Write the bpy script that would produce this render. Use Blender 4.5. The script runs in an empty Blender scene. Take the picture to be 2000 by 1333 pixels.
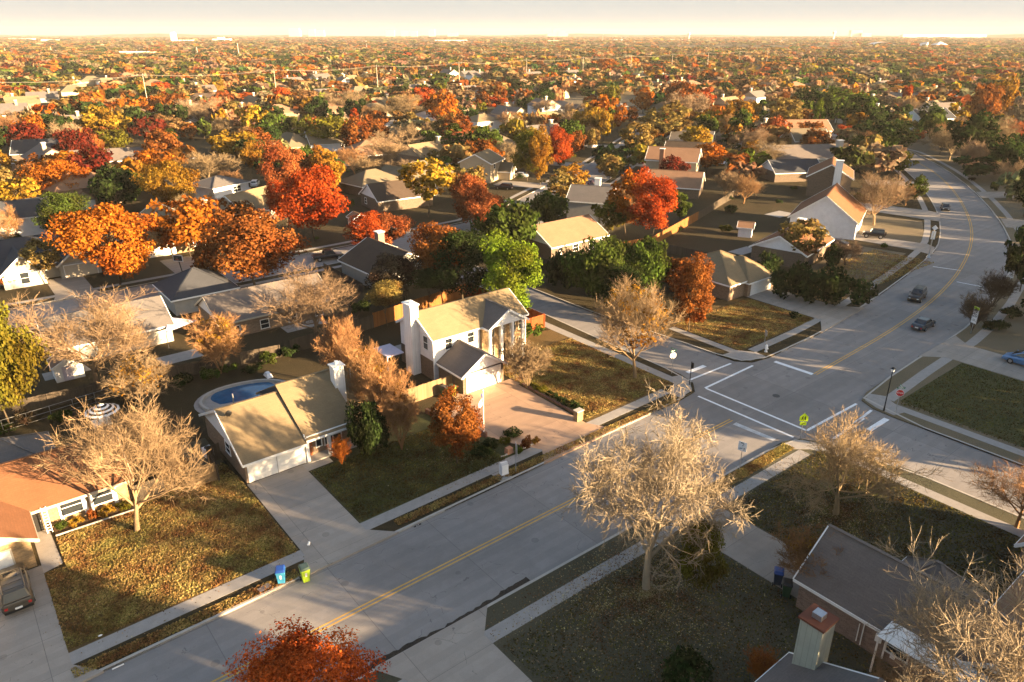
import bpy, math, random
import numpy as np
from mathutils import Vector, Matrix, Quaternion

R = math.radians
rng = random.Random(7)
col = bpy.context.scene.collection
scene = bpy.context.scene

# ------------------------------------------------------------------ camera
FPX, CX, CY, HC = 1426.0, 1000.0, 666.5, 38.0
PITCH = math.atan((CY - 64) / FPX)
AZ = R(51.3)
SUN_AZ, SUN_EL = R(-60), R(9.6)

def at(u, v, z=0.0):
    """ground (or height z) point seen at photo pixel u, v"""
    x = u - CX; y = CY - v
    fh = FPX * math.cos(PITCH) + y * math.sin(PITCH)
    up = -FPX * math.sin(PITCH) + y * math.cos(PITCH)
    t = (HC - z) / (-up)
    F = fh * t; S = x * t
    return (F * math.cos(AZ) + S * math.sin(AZ), F * math.sin(AZ) - S * math.cos(AZ))

def proj(X, Y, Z=0.0):
    F = X * math.cos(AZ) + Y * math.sin(AZ); S = X * math.sin(AZ) - Y * math.cos(AZ); U = Z - HC
    zc = F * math.cos(PITCH) - U * math.sin(PITCH); yc = F * math.sin(PITCH) + U * math.cos(PITCH)
    if zc < 1: return (-9999, -9999, zc)
    return (CX + FPX * S / zc, CY - FPX * yc / zc, zc)

def height_at(X, Y, vtop):
    lo, hi = 0.0, 60.0
    for _ in range(40):
        m = (lo + hi) / 2
        if proj(X, Y, m)[1] > vtop: lo = m
        else: hi = m
    return lo

cd = bpy.data.cameras.new("camera"); cam = bpy.data.objects.new("camera", cd); col.objects.link(cam)
cd.sensor_width = 36; cd.lens = FPX * 36 / 2000; cd.clip_end = 30000; cd.clip_start = 0.5
cam.location = (0, 0, HC)
fw = Vector((math.cos(AZ) * math.cos(PITCH), math.sin(AZ) * math.cos(PITCH), -math.sin(PITCH)))
cam.rotation_euler = fw.to_track_quat('-Z', 'Y').to_euler()
scene.camera = cam

# ------------------------------------------------------------------ materials
MATS = {}
class NT:
    def __init__(s, name):
        s.m = bpy.data.materials.new(name); s.m.use_nodes = True
        s.t = s.m.node_tree; s.n = s.t.nodes; s.n.clear()
        s.out = s.n.new('ShaderNodeOutputMaterial')
        s.co = s.n.new('ShaderNodeTexCoord')
    def new(s, t, **kw):
        n = s.n.new(t)
        for k, v in kw.items():
            if k.startswith('_'): setattr(n, k[1:], v)
            else: n.inputs[k].default_value = v
        return n
    def L(s, a, b): s.t.links.new(a, b)
    def noise(s, scale, detail=4, rough=.6, coord='Object', dist=0):
        n = s.new('ShaderNodeTexNoise', Scale=scale, Detail=detail, Roughness=rough, Distortion=dist)
        s.L(s.co.outputs[coord], n.inputs['Vector']); return n.outputs['Fac']
    def ramp(s, fac, stops):
        n = s.n.new('ShaderNodeValToRGB'); cr = n.color_ramp
        while len(cr.elements) < len(stops): cr.elements.new(.5)
        for e, (p, c) in zip(cr.elements, stops):
            e.position = p; e.color = (*c, 1) if len(c) == 3 else c
        s.L(fac, n.inputs['Fac']); return n.outputs['Color']
    def mix(s, fac, a, b, mode='MIX'):
        n = s.n.new('ShaderNodeMix'); n.data_type = 'RGBA'; n.blend_type = mode
        if isinstance(fac, (int, float)): n.inputs[0].default_value = fac
        else: s.L(fac, n.inputs[0])
        for i, v in ((6, a), (7, b)):
            if isinstance(v, tuple): n.inputs[i].default_value = (*v, 1)
            else: s.L(v, n.inputs[i])
        return n.outputs[2]
    def math(s, op, a, b=0.0, c=None):
        n = s.n.new('ShaderNodeMath'); n.operation = op
        for i, v in enumerate((a, b, c)):
            if v is None: continue
            if isinstance(v, (int, float)): n.inputs[i].default_value = v
            else: s.L(v, n.inputs[i])
        return n.outputs[0]
    def bump(s, h, strength=.5, dist=.05):
        n = s.new('ShaderNodeBump', Strength=strength, Distance=dist); s.L(h, n.inputs['Height']); return n.outputs[0]
    def finish(s, colr, rough=.9, bump=None, metal=0, spec=.2):
        b = s.n.new('ShaderNodeBsdfPrincipled')
        if isinstance(colr, tuple): b.inputs['Base Color'].default_value = (*colr, 1)
        else: s.L(colr, b.inputs['Base Color'])
        b.inputs['Roughness'].default_value = rough; b.inputs['Metallic'].default_value = metal
        b.inputs['Specular IOR Level'].default_value = spec
        if bump is not None: s.L(bump, b.inputs['Normal'])
        s.L(b.outputs[0], s.out.inputs['Surface']); return s.m

def sc(c, k): return tuple(min(1, max(0, x * k)) for x in c)

def mottled(name, c, rough=.85, var=.18, scale=1.5, bump=0.0, metal=0, spec=.2, fine=18):
    if name in MATS: return MATS[name]
    t = NT(name)
    a = t.ramp(t.noise(scale, 5, .65), [(.3, sc(c, 1 - var)), (.7, sc(c, 1 + var))])
    f = t.noise(fine, 3, .7)
    cc = t.mix(.35, a, t.ramp(f, [(.3, sc(c, 1 - var * 1.6)), (.7, sc(c, 1 + var * 1.4))]))
    MATS[name] = t.finish(cc, rough, t.bump(f, bump, .03) if bump else None, metal, spec); return MATS[name]

def road_mat(name, c, joint, across=11.6, y0=0.0, dark=(.5, .5, .5)):
    t = NT(name)
    big = t.noise(.09, 5, .6, dist=.8)
    mid = t.noise(.7, 6, .7, dist=.5)
    fine = t.noise(14, 3, .8)
    a = t.ramp(big, [(.3, sc(c, .62)), (.5, c), (.7, sc(c, 1.22))])
    a = t.mix(.5, a, t.ramp(mid, [(.32, sc(c, .74)), (.7, sc(c, 1.16))]))
    a = t.mix(.22, a, t.ramp(fine, [(.3, sc(c, .7)), (.7, sc(c, 1.2))]))
    if joint:
        sx = t.n.new('ShaderNodeSeparateXYZ'); t.L(t.co.outputs['Object'], sx.inputs[0])
        jx = t.math('LESS_THAN', t.math('PINGPONG', t.math('ADD', sx.outputs[0], 1.3), joint), .022)
        jy = t.math('LESS_THAN', t.math('PINGPONG', t.math('ADD', sx.outputs[1], y0), joint * .62), .018)
        j = t.math('MAXIMUM', jx, jy)
        a = t.mix(t.math('MULTIPLY', j, .5), a, sc(c, .25))
        wn = t.n.new('ShaderNodeTexWhiteNoise'); cb_ = t.n.new('ShaderNodeCombineXYZ')
        t.L(t.math('FLOOR', t.math('DIVIDE', t.math('ADD', sx.outputs[0], 1.3), joint * 2)), cb_.inputs[0]); t.L(t.math('FLOOR', t.math('DIVIDE', t.math('ADD', sx.outputs[1], y0), joint * 1.24)), cb_.inputs[1]); t.L(cb_.outputs[0], wn.inputs['Vector'])
        a = t.mix(1, a, t.ramp(wn.outputs['Value'], [(0, (.88, .88, .88)), (1, (1.07, 1.06, 1.05))]), 'MULTIPLY')
        # darker tyre lanes along the street and round oil spots
        ln = t.math('PINGPONG', t.math('ADD', sx.outputs[1], y0 + .6), 1.45)
        a = t.mix(t.math('MULTIPLY', t.math('LESS_THAN', t.math('ABSOLUTE', t.math('SUBTRACT', ln, .7)), .33), t.math('MULTIPLY', mid, .28)), a, sc(c, .55))
        ov = t.n.new('ShaderNodeTexVoronoi'); ov.inputs['Scale'].default_value = .35; t.L(t.co.outputs['Object'], ov.inputs['Vector'])
        a = t.mix(t.math('MULTIPLY', t.math('LESS_THAN', ov.outputs['Distance'], .11), .32), a, sc(c, .35))
        # hairline cracks filled with dirt
        v = t.n.new('ShaderNodeTexVoronoi'); v.feature = 'DISTANCE_TO_EDGE'; v.inputs['Scale'].default_value = .16
        vm = t.n.new('ShaderNodeVectorMath'); vm.operation = 'ADD'
        nz = t.new('ShaderNodeTexNoise', Scale=.8, Detail=4); t.L(t.co.outputs['Object'], nz.inputs['Vector'])
        vs = t.n.new('ShaderNodeVectorMath'); vs.operation = 'SCALE'; vs.inputs['Scale'].default_value = 1.6
        t.L(nz.outputs['Color'], vs.inputs[0]); t.L(t.co.outputs['Object'], vm.inputs[0]); t.L(vs.outputs[0], vm.inputs[1]); t.L(vm.outputs[0], v.inputs['Vector'])
        ck = t.math('MULTIPLY', t.math('LESS_THAN', v.outputs['Distance'], .003), t.math('GREATER_THAN', mid, .52))
        a = t.mix(t.math('MULTIPLY', ck, .6), a, sc(c, .35))
    MATS[name] = t.finish(a, .9, t.bump(fine, .25, .01), spec=.25); return MATS[name]

def lawn_mat(name, tan, green, gfrac=.5, dark=.55, bumpk=.9):
    t = NT(name)
    big = t.noise(.11, 5, .62, dist=.6)
    mid = t.noise(.9, 6, .72)
    fine = t.noise(7.5, 5, .8)
    tiny = t.noise(30, 2, .7)
    g = t.math('ADD', t.math('MULTIPLY', big, .75), t.math('MULTIPLY', mid, .25))
    a = t.ramp(g, [(max(.05, gfrac - .09), tan), (min(.95, gfrac + .09), green)])
    a = t.mix(.45, a, t.ramp(mid, [(.3, sc(tan, dark)), (.7, sc(tan, 1.25))]), 'MULTIPLY') if False else t.mix(.3, a, t.ramp(mid, [(.3, sc(green, .7)), (.72, sc(tan, 1.2))]))
    a = t.mix(.5, a, t.ramp(fine, [(.3, sc(green, .45)), (.52, sc(tan, .8)), (.75, sc(tan, 1.45))]))
    a = t.mix(.25, a, t.ramp(tiny, [(.3, sc(green, .5)), (.7, sc(tan, 1.5))]))
    h = t.math('ADD', t.math('MULTIPLY', fine, 1.0), t.math('MULTIPLY', tiny, .35))
    MATS[name] = t.finish(a, .95, t.bump(h, bumpk, .13), spec=.08); return MATS[name]

def shingle_mat(name, c):
    if name in MATS: return MATS[name]
    t = NT(name)
    b = t.new('ShaderNodeTexBrick', Scale=1.0, **{'Mortar Size': .012, 'Brick Width': .55, 'Row Height': .2, 'Bias': -.3})
    b.inputs['Color1'].default_value = (*sc(c, .86), 1); b.inputs['Color2'].default_value = (*sc(c, 1.14), 1); b.inputs['Mortar'].default_value = (*sc(c, .62), 1)
    t.L(t.co.outputs['UV'], b.inputs['Vector'])
    big = t.noise(.45, 5, .65); fine = t.noise(9, 3, .7)
    a = t.mix(.45, b.outputs['Color'], t.ramp(big, [(.3, sc(c, .75)), (.7, sc(c, 1.2))]))
    a = t.mix(.25, a, t.ramp(fine, [(.3, sc(c, .65)), (.7, sc(c, 1.35))]))
    MATS[name] = t.finish(a, .93, t.bump(b.outputs['Fac'], .3, .02), spec=.15); return MATS[name]

def brick_mat(name, c, mort=(.42, .38, .33)):
    if name in MATS: return MATS[name]
    t = NT(name)
    b = t.new('ShaderNodeTexBrick', Scale=1.0, **{'Mortar Size': .012, 'Brick Width': .3, 'Row Height': .1})
    b.inputs['Color1'].default_value = (*sc(c, .62), 1); b.inputs['Color2'].default_value = (*sc(c, 1.35), 1); b.inputs['Mortar'].default_value = (*mort, 1)
    t.L(t.co.outputs['UV'], b.inputs['Vector'])
    a = t.mix(.4, b.outputs['Color'], t.ramp(t.noise(5, 5, .8), [(.3, sc(c, .45)), (.5, c), (.72, sc(c, 1.6))]))
    MATS[name] = t.finish(a, .92, t.bump(b.outputs['Fac'], .3, .02)); return MATS[name]

def siding_mat(name, c, step=.2, vertical=False):
    if name in MATS: return MATS[name]
    t = NT(name)
    sx = t.n.new('ShaderNodeSeparateXYZ'); t.L(t.co.outputs['UV'], sx.inputs[0])
    fr = t.math('FRACT', t.math('DIVIDE', sx.outputs[0 if vertical else 1], step))
    ln = t.math('LESS_THAN', fr, .1)
    a = t.ramp(t.noise(1.1, 5, .6), [(.3, sc(c, .9)), (.7, sc(c, 1.06))])
    a = t.mix(t.math('MULTIPLY', ln, .45), a, sc(c, .55))
    MATS[name] = t.finish(a, .75, t.bump(fr, .35, .03), spec=.3); return MATS[name]

def wood_mat(name, c):
    if name in MATS: return MATS[name]
    t = NT(name)
    mp = t.n.new('ShaderNodeMapping'); mp.inputs['Scale'].default_value = (5, 5, .35); t.L(t.co.outputs['Object'], mp.inputs[0])
    n = t.new('ShaderNodeTexNoise', Scale=1.6, Detail=6, Roughness=.7); t.L(mp.outputs[0], n.inputs['Vector'])
    g = t.n.new('ShaderNodeNewGeometry')
    a = t.ramp(n.outputs['Fac'], [(.28, sc(c, .6)), (.72, sc(c, 1.25))])
    a = t.mix(.5, a, t.ramp(g.outputs['Random Per Island'], [(0, sc(c, .65)), (1, sc(c, 1.3))]))
    MATS[name] = t.finish(a, .88, t.bump(n.outputs['Fac'], .3, .02)); return MATS[name]

def leaf_mat(name, attr, var=.55, trans=.32, hue=True):
    """leaves: colour comes from the object's own colour (or the per-tree colour attribute)"""
    t = NT(name)
    if attr: c = t.new('ShaderNodeAttribute', _attribute_name='Col').outputs['Color']
    else: c = t.n.new('ShaderNodeObjectInfo').outputs['Color']
    g = t.n.new('ShaderNodeNewGeometry')
    k = t.ramp(g.outputs['Random Per Island'], [(0, (1 - var, 1 - var * .95, 1 - var)), (.5, (.95, 1, .95)), (1, (1.25, 1.3, 1.2))])
    cl = t.noise(.55, 3, .6)
    k2 = t.ramp(cl, [(.36, (.62, .46, .5)), (.64, (1.12, 1.28, 1.2))])
    cc = t.mix(1, t.mix(1, c, k, 'MULTIPLY'), k2, 'MULTIPLY')
    d = t.n.new('ShaderNodeBsdfDiffuse'); tr = t.n.new('ShaderNodeBsdfTranslucent'); ms = t.n.new('ShaderNodeMixShader')
    ms.inputs[0].default_value = trans
    t.L(cc, d.inputs[0]); t.L(cc, tr.inputs[0]); t.L(d.outputs[0], ms.inputs[1]); t.L(tr.outputs[0], ms.inputs[2]); t.L(ms.outputs[0], t.out.inputs[0])
    MATS[name] = t.m; return t.m

def bark_mat(name, objcol=False, c=(.2, .15, .1)):
    t = NT(name)
    f = t.noise(2.2, 5, .7)
    if objcol:
        oc = t.n.new('ShaderNodeObjectInfo').outputs['Color']
        a = t.mix(1, oc, t.ramp(f, [(.3, (.62, .6, .58)), (.7, (1.2, 1.2, 1.2))]), 'MULTIPLY')
    else: a = t.ramp(f, [(.3, sc(c, .6)), (.7, sc(c, 1.35))])
    MATS[name] = t.finish(a, .9, spec=.1); return t.m

def paint(name, c, rough=.35, metal=0.0, spec=.5, coat=0.0):
    if name in MATS: return MATS[name]
    t = NT(name); a = t.ramp(t.noise(3, 3, .6), [(.3, sc(c, .93)), (.7, sc(c, 1.07))])
    m = t.finish(a, rough, None, metal, spec)
    if coat:
        b = [n for n in t.n if n.type == 'BSDF_PRINCIPLED'][0]; b.inputs['Coat Weight'].default_value = coat * .3; b.inputs['Coat Roughness'].default_value = .08
    MATS[name] = m; return m

CONC = (.30, .275, .25)
road_mat('road_concrete', (.25, .232, .22), 4.6, y0=1.6)
road_mat('drive_concrete', (.33, .29, .25), 3.1, y0=.7)
road_mat('drive_pink', (.40, .265, .18), 3.4, y0=.4)
mottled('walk_concrete', (.30, .28, .26), var=.16, bump=.2)
mottled('kerb_concrete', (.40, .37, .33), var=.15, bump=.2)
mottled('white_marking', (.78, .79, .8), var=.16, scale=3)
mottled('worn_marking', (.46, .47, .48), var=.4, scale=2)
mottled('yellow_marking', (.62, .36, .075), var=.22, scale=2)
lawn_mat('lawn_general', (.075, .055, .032), (.028, .033, .014), .48)
lawn_mat('lawn_gold', (.17, .11, .05), (.07, .065, .02), .56, bumpk=1)
lawn_mat('lawn_green', (.115, .11, .052), (.05, .07, .024), .45)
lawn_mat('lawn_brown', (.12, .11, .075), (.055, .062, .036), .5)
lawn_mat('lawn_dry', (.2, .16, .11), (.11, .1, .055), .52, bumpk=.5)
lawn_mat('ground_far', (.06, .045, .028), (.025, .03, .014), .5)
leaf_mat('leaf', False); leaf_mat('leaf_far', True, var=.45)
leaf_mat('needle_twig', False, var=.4, trans=.15)
bark_mat('bark_dark', c=(.09, .068, .045)); bark_mat('bark_colour', True)
siding_mat('white_siding', (.74, .74, .75)); siding_mat('cream_siding', (.4, .33, .23)); siding_mat('grey_siding', (.36, .35, .32))
siding_mat('tan_siding', (.32, .26, .18)); siding_mat('green_siding', (.33, .34, .28), .35, True)
siding_mat('white_panel', (.76, .75, .73), .45, True)
brick_mat('tan_brick', (.22, .15, .10), (.25, .22, .18)); brick_mat('red_brick', (.16, .07, .045), (.2, .17, .14)); brick_mat('pink_brick', (.20, .135, .105), (.26, .23, .2)); brick_mat('brown_brick', (.12, .085, .06), (.18, .16, .13)); brick_mat('gold_brick', (.27, .18, .09), (.25, .2, .15))
paint('white_trim', (.78, .77, .74), .5); paint('garage_white', (.8, .78, .73), .5); paint('tan_trim', (.5, .43, .33), .6)
paint('dark_glass', (.02, .025, .03), .08, 0, .8); paint('dark_metal', (.03, .03, .03), .4, .6); paint('steel', (.45, .46, .48), .35, .8)
paint('black_rubber', (.02, .02, .02), .8, 0, .2); paint('rim_metal', (.5, .5, .5), .3, .9)
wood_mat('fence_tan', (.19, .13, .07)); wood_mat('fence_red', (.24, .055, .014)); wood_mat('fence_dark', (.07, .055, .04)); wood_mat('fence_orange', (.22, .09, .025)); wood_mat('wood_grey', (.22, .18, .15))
for n, c in dict(tan=(.34, .255, .15), orange=(.42, .19, .095), brown=(.16, .115, .085), slate=(.085, .09, .105), grey=(.22, .2, .19), greybrown=(.17, .145, .13), cream=(.36, .29, .19), salmon=(.4, .23, .14)).items():
    shingle_mat('roof_' + n, sc(c, dict(orange=.4, salmon=.62, greybrown=.85, tan=.62, grey=.62, slate=.6).get(n, .45)))

# ------------------------------------------------------------------ mesh helpers
class MB:
    def __init__(s): s.v = []; s.f = []
    def add(s, vs, fs):
        o = len(s.v); s.v += [tuple(p) for p in vs]; s.f += [tuple(i + o for i in f) for f in fs]; return s
    def box(s, x0, y0, z0, x1, y1, z1):
        return s.add([(x0, y0, z0), (x1, y0, z0), (x1, y1, z0), (x0, y1, z0), (x0, y0, z1), (x1, y0, z1), (x1, y1, z1), (x0, y1, z1)],
                     [(3, 2, 1, 0), (4, 5, 6, 7), (0, 1, 5, 4), (1, 2, 6, 5), (2, 3, 7, 6), (3, 0, 4, 7)])
    def frustum(s, cx, cy, z0, z1, w0, d0, w1, d1, ox=0, oy=0):
        return s.add([(cx - w0, cy - d0, z0), (cx + w0, cy - d0, z0), (cx + w0, cy + d0, z0), (cx - w0, cy + d0, z0),
                      (cx - w1 + ox, cy - d1 + oy, z1), (cx + w1 + ox, cy - d1 + oy, z1), (cx + w1 + ox, cy + d1 + oy, z1), (cx - w1 + ox, cy + d1 + oy, z1)],
                     [(3, 2, 1, 0), (4, 5, 6, 7), (0, 1, 5, 4), (1, 2, 6, 5), (2, 3, 7, 6), (3, 0, 4, 7)])
    def prism(s, pts, z0, z1):
        n = len(pts)
        a = sum(pts[i][0] * pts[(i + 1) % n][1] - pts[(i + 1) % n][0] * pts[i][1] for i in range(n))
        if a < 0: pts = pts[::-1]
        return s.add([(x, y, z0) for x, y in pts] + [(x, y, z1) for x, y in pts],
                     [tuple(range(n - 1, -1, -1)), tuple(range(n, 2 * n))] + [(i, (i + 1) % n, n + (i + 1) % n, n + i) for i in range(n)])
    def sheet(s, pts, z):
        n = len(pts)
        a = sum(pts[i][0] * pts[(i + 1) % n][1] - pts[(i + 1) % n][0] * pts[i][1] for i in range(n))
        if a < 0: pts = pts[::-1]
        return s.add([(x, y, z) for x, y in pts], [tuple(range(n))])
    def beam(s, p0, p1, w, h):
        p0 = Vector(p0); p1 = Vector(p1); d = (p1 - p0).normalized()
        sd = d.cross(Vector((0, 0, 1)))
        if sd.length < 1e-3: sd = Vector((1, 0, 0))
        sd.normalize(); up = sd.cross(d)
        vs = []
        for p in (p0, p1):
            for a, b in ((-1, -1), (1, -1), (1, 1), (-1, 1)): vs.append(p + sd * a * w / 2 + up * b * h / 2)
        return s.add(vs, [(0, 1, 2, 3), (7, 6, 5, 4), (0, 4, 5, 1), (1, 5, 6, 2), (2, 6, 7, 3), (3, 7, 4, 0)])
    def tube(s, pts, rs, n=6, cap=True):
        base = len(s.v); prev = None
        for i, p in enumerate(pts):
            p = Vector(p)
            d = (Vector(pts[min(i + 1, len(pts) - 1)]) - Vector(pts[max(i - 1, 0)])).normalized()
            a = d.orthogonal().normalized() if prev is None else (prev - d * prev.dot(d)).normalized()
            prev = a; b = d.cross(a)
            for k in range(n):
                t = 2 * math.pi * k / n; s.v.append(tuple(p + (a * math.cos(t) + b * math.sin(t)) * rs[i]))
        for i in range(len(pts) - 1):
            for k in range(n):
                q = base + i * n; s.f.append((q + k, q + (k + 1) % n, q + n + (k + 1) % n, q + n + k))
        if cap:
            s.f.append(tuple(base + k for k in range(n))[::-1]); s.f.append(tuple(base + (len(pts) - 1) * n + k for k in range(n)))
        return s
    def cyl(s, x, y, z0, z1, r, n=12, r1=None): return s.tube([(x, y, z0), (x, y, z1)], [r, r if r1 is None else r1], n)
    def ball(s, c, r, n=10, m=7, sq=(1, 1, 1)):
        vs = [(c[0], c[1], c[2] - r * sq[2])]
        for j in range(1, m):
            t = math.pi * j / m - math.pi / 2
            for k in range(n):
                a = 2 * math.pi * k / n; vs.append((c[0] + r * sq[0] * math.cos(t) * math.cos(a), c[1] + r * sq[1] * math.cos(t) * math.sin(a), c[2] + r * sq[2] * math.sin(t)))
        vs.append((c[0], c[1], c[2] + r * sq[2])); fs = []
        for k in range(n): fs.append((0, 1 + (k + 1) % n, 1 + k))
        for j in range(m - 2):
            for k in range(n):
                q = 1 + j * n; fs.append((q + k, q + (k + 1) % n, q + n + (k + 1) % n, q + n + k))
        q = 1 + (m - 2) * n
        for k in range(n): fs.append((q + k, q + (k + 1) % n, len(vs) - 1))
        return s.add(vs, fs)
    def mesh(s, name, mat, smooth=False, uv=True):
        me = bpy.data.meshes.new(name); me.from_pydata(s.v, [], s.f)
        if mat: me.materials.append(MATS[mat] if isinstance(mat, str) else mat)
        if uv and len(s.f) < 20000:
            ul = me.uv_layers.new(name='UVMap'); me.update()
            co = me.vertices
            for p in me.polygons:
                n = p.normal
                if abs(n.z) > .95: ax = Vector((1, 0, 0)); ay = Vector((0, 1, 0))
                else:
                    ax = Vector((-n.y, n.x, 0)).normalized(); ay = n.cross(ax)
                    if ay.z < 0: ay = -ay
                for li in p.loop_indices:
                    c = co[me.loops[li].vertex_index].co; ul.data[li].uv = (c.dot(ax), c.dot(ay))
        if smooth:
            me.polygons.foreach_set('use_smooth', [True] * len(me.polygons))
        me.update(); return me
    def build(s, name, mat, parent=None, smooth=False, uv=True, loc=None):
        o = bpy.data.objects.new(name, s.mesh(name, mat, smooth, uv)); col.objects.link(o)
        if parent is not None: o.parent = parent
        if loc: o.location = loc
        return o

def tag(o, label=None, cat=None, group=None, kind=None):
    if label: o['label'] = label
    if cat: o['category'] = cat
    if group: o['group'] = group
    if kind: o['kind'] = kind
    return o

def empty(name, x, y, z=0, rz=0, label=None, cat=None, group=None):
    o = bpy.data.objects.new(name, None); col.objects.link(o); o.location = (x, y, z); o.rotation_euler = (0, 0, rz); o.empty_display_size = .3
    return tag(o, label, cat, group)

def copy_thing(o, x, y, z=0, rz=0, label=None, group=None):
    c = o.copy(); col.objects.link(c); c.location = (x, y, z); c.rotation_euler = (0, 0, rz)
    if label: c['label'] = label
    if group: c['group'] = group
    for ch in o.children:
        d = ch.copy(); d.parent = c; col.objects.link(d)
        for g in ch.children:
            e = g.copy(); e.parent = d; col.objects.link(e)
    return c

def struct(mb, name, mat, **k): return tag(mb.build(name, mat, **k), kind='structure')

def text(name, body, size, parent, loc, rot, mat, ext=.004):
    cu = bpy.data.curves.new(name, 'FONT'); cu.body = body; cu.size = size; cu.align_x = 'CENTER'; cu.align_y = 'CENTER'; cu.extrude = ext
    cu.materials.append(MATS[mat]); o = bpy.data.objects.new(name, cu); col.objects.link(o); o.parent = parent; o.location = loc; o.rotation_euler = rot
    cu.resolution_u = 2; dg = bpy.context.evaluated_depsgraph_get(); me = bpy.data.meshes.new_from_object(o.evaluated_get(dg)); n = bpy.data.objects.new(name, me)
    bpy.data.objects.remove(o); n.name = name; col.objects.link(n); n.parent = parent; n.location = loc; n.rotation_euler = rot
    return n
LANDMARKS = []   # (u, v, phrase)
def landmark(x, y, z, phrase):
    q = proj(x, y, z); LANDMARKS.append((q[0], q[1], phrase))
EXPO = 3.0
HAZE = .00008
VEIL = (1.62, 1.75, 1.76)
SHADE = [(50.5, -6, 7, 10), (55, -7, 9, 13.5), (59, -6, 10, 15), (63, -6, 11, 15.5), (66, -8, 10, 15.5), (57, -16, 10, 16), (63, -18, 12, 16), (87, 3, 10, 11), (33, -4, 8.5, 17), (27, -2, 9, 16)]  # unseen trees added for their shadows: x, y, width, height
# ------------------------------------------------------------------ setting: ground, streets, kerbs
def resample(pts, n):
    d = [0]
    for a, b in zip(pts, pts[1:]): d.append(d[-1] + math.dist(a, b))
    out = []
    for k in range(n):
        t = d[-1] * k / (n - 1); i = 0
        while i < len(d) - 2 and d[i + 1] < t: i += 1
        f = (t - d[i]) / max(1e-9, d[i + 1] - d[i])
        out.append((pts[i][0] + (pts[i + 1][0] - pts[i][0]) * f, pts[i][1] + (pts[i + 1][1] - pts[i][1]) * f))
    return out
def smooth(pts, it=2):
    for _ in range(it):
        q = [pts[0]]
        for a, b in zip(pts, pts[1:]): q += [(a[0] * .75 + b[0] * .25, a[1] * .75 + b[1] * .25), (a[0] * .25 + b[0] * .75, a[1] * .25 + b[1] * .75)]
        pts = q + [pts[-1]]
    return pts
def offset(pts, d):
    out = []
    for i, p in enumerate(pts):
        a = pts[max(0, i - 1)]; b = pts[min(len(pts) - 1, i + 1)]
        dx, dy = b[0] - a[0], b[1] - a[1]; l = math.hypot(dx, dy) or 1
        out.append((p[0] - dy / l * d, p[1] + dx / l * d))
    return out
def ribbon(mb, a, b, z):
    n = len(a)
    mb.add([(x, y, z) for x, y in a] + [(x, y, z) for x, y in b], [(n + i, n + i + 1, i + 1, i) for i in range(n - 1)])
    return mb
def ribbon_box(mb, a, b, z0, z1):
    n = len(a)
    mb.add([(x, y, z1) for x, y in a] + [(x, y, z1) for x, y in b] + [(x, y, z0) for x, y in a] + [(x, y, z0) for x, y in b],
           [(n + i, n + i + 1, i + 1, i) for i in range(n - 1)] + [(2 * n + i, i, i + 1, 2 * n + i + 1) for i in range(n - 1)]
           + [(3 * n + i, 3 * n + i + 1, n + i + 1, n + i) for i in range(n - 1)] + [(0, n, 3 * n, 2 * n), (n - 1, 3 * n - 1, 4 * n - 1, 2 * n - 1)])
    return mb
def arc(cx, cy, r, a0, a1, n=7): return [(cx + r * math.cos(R(a0 + (a1 - a0) * i / (n - 1))), cy + r * math.sin(R(a0 + (a1 - a0) * i / (n - 1)))) for i in range(n)]

ZR = -.136
struct(MB().sheet([(-9000, -9000), (9000, -9000), (9000, 9000), (-9000, 9000)], -.16), 'ground', 'ground_far', uv=False)

# kerb lines, digitised on the ground plane
N1 = [(-160, 42.0), (-5, 43.9), (25, 44.5), (60.8, 45.2)]
NWarc = [(60.8, 45.2), (63.4, 45.5), (65.0, 47.0), (65.7, 49.5)]
W1 = [(65.7, 49.5), (65.9, 60), (66.4, 75), (66.6, 90), (66.6, 113.5)]
NEarc = [(74.0, 50.5), (74.2, 47.8), (75.6, 46.2), (78.5, 45.7)]
E1 = [(72.4, 113.5), (72.4, 90), (72.4, 70), (73.6, 57), (74.0, 50.5)]
N2 = smooth([(78.5, 45.7), (94, 46), (120, 49.6), (142, 53.3), (155, 57), (177, 66.6), (199, 78.7), (225, 95), (249, 112.5), (262, 126), (272, 148), (278, 185), (280, 420)], 1)
S1 = [(-160, 33.4), (20, 33.2), (61.2, 32.8)]
SWarc = [(61.2, 32.8), (63.2, 32.0), (64.3, 30.0), (64.9, 26.5), (66.0, 22.5)]
W2 = [(66.0, 22.5), (66.1, 15), (66.1, -70)]
SEarc = [(75.2, 28.2), (75.4, 30.6), (76.3, 32.4), (78.5, 33.0)]
E2 = [(75.2, -70), (75.2, 28.2)]
S2 = smooth([(78.5, 33.0), (92, 33.8), (108, 34.0), (130, 37.6), (154.6, 43.6), (182, 56), (209, 71), (235, 87.5), (258, 105), (273, 118), (285, 148), (291, 185), (293, 420)], 1)
BN = [(-160, 127), (25, 126.5), (62, 127), (90, 128.5), (105, 134.5), (124, 145), (150, 157.5), (186, 180), (212, 197), (262, 226), (278, 236)]
BS = [(-160, 117.5), (25, 117.8), (60, 118)]
BSarc = [(60, 118), (64.8, 117.3), (66.6, 113.5)]
BS2arc = [(72.4, 113.5), (74.4, 117.2), (79, 118.2)]
BS2 = [(79, 118.2), (98, 119), (112, 124), (130, 133), (155, 147), (190, 169), (215, 185.5), (262, 212), (279, 221)]

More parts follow.
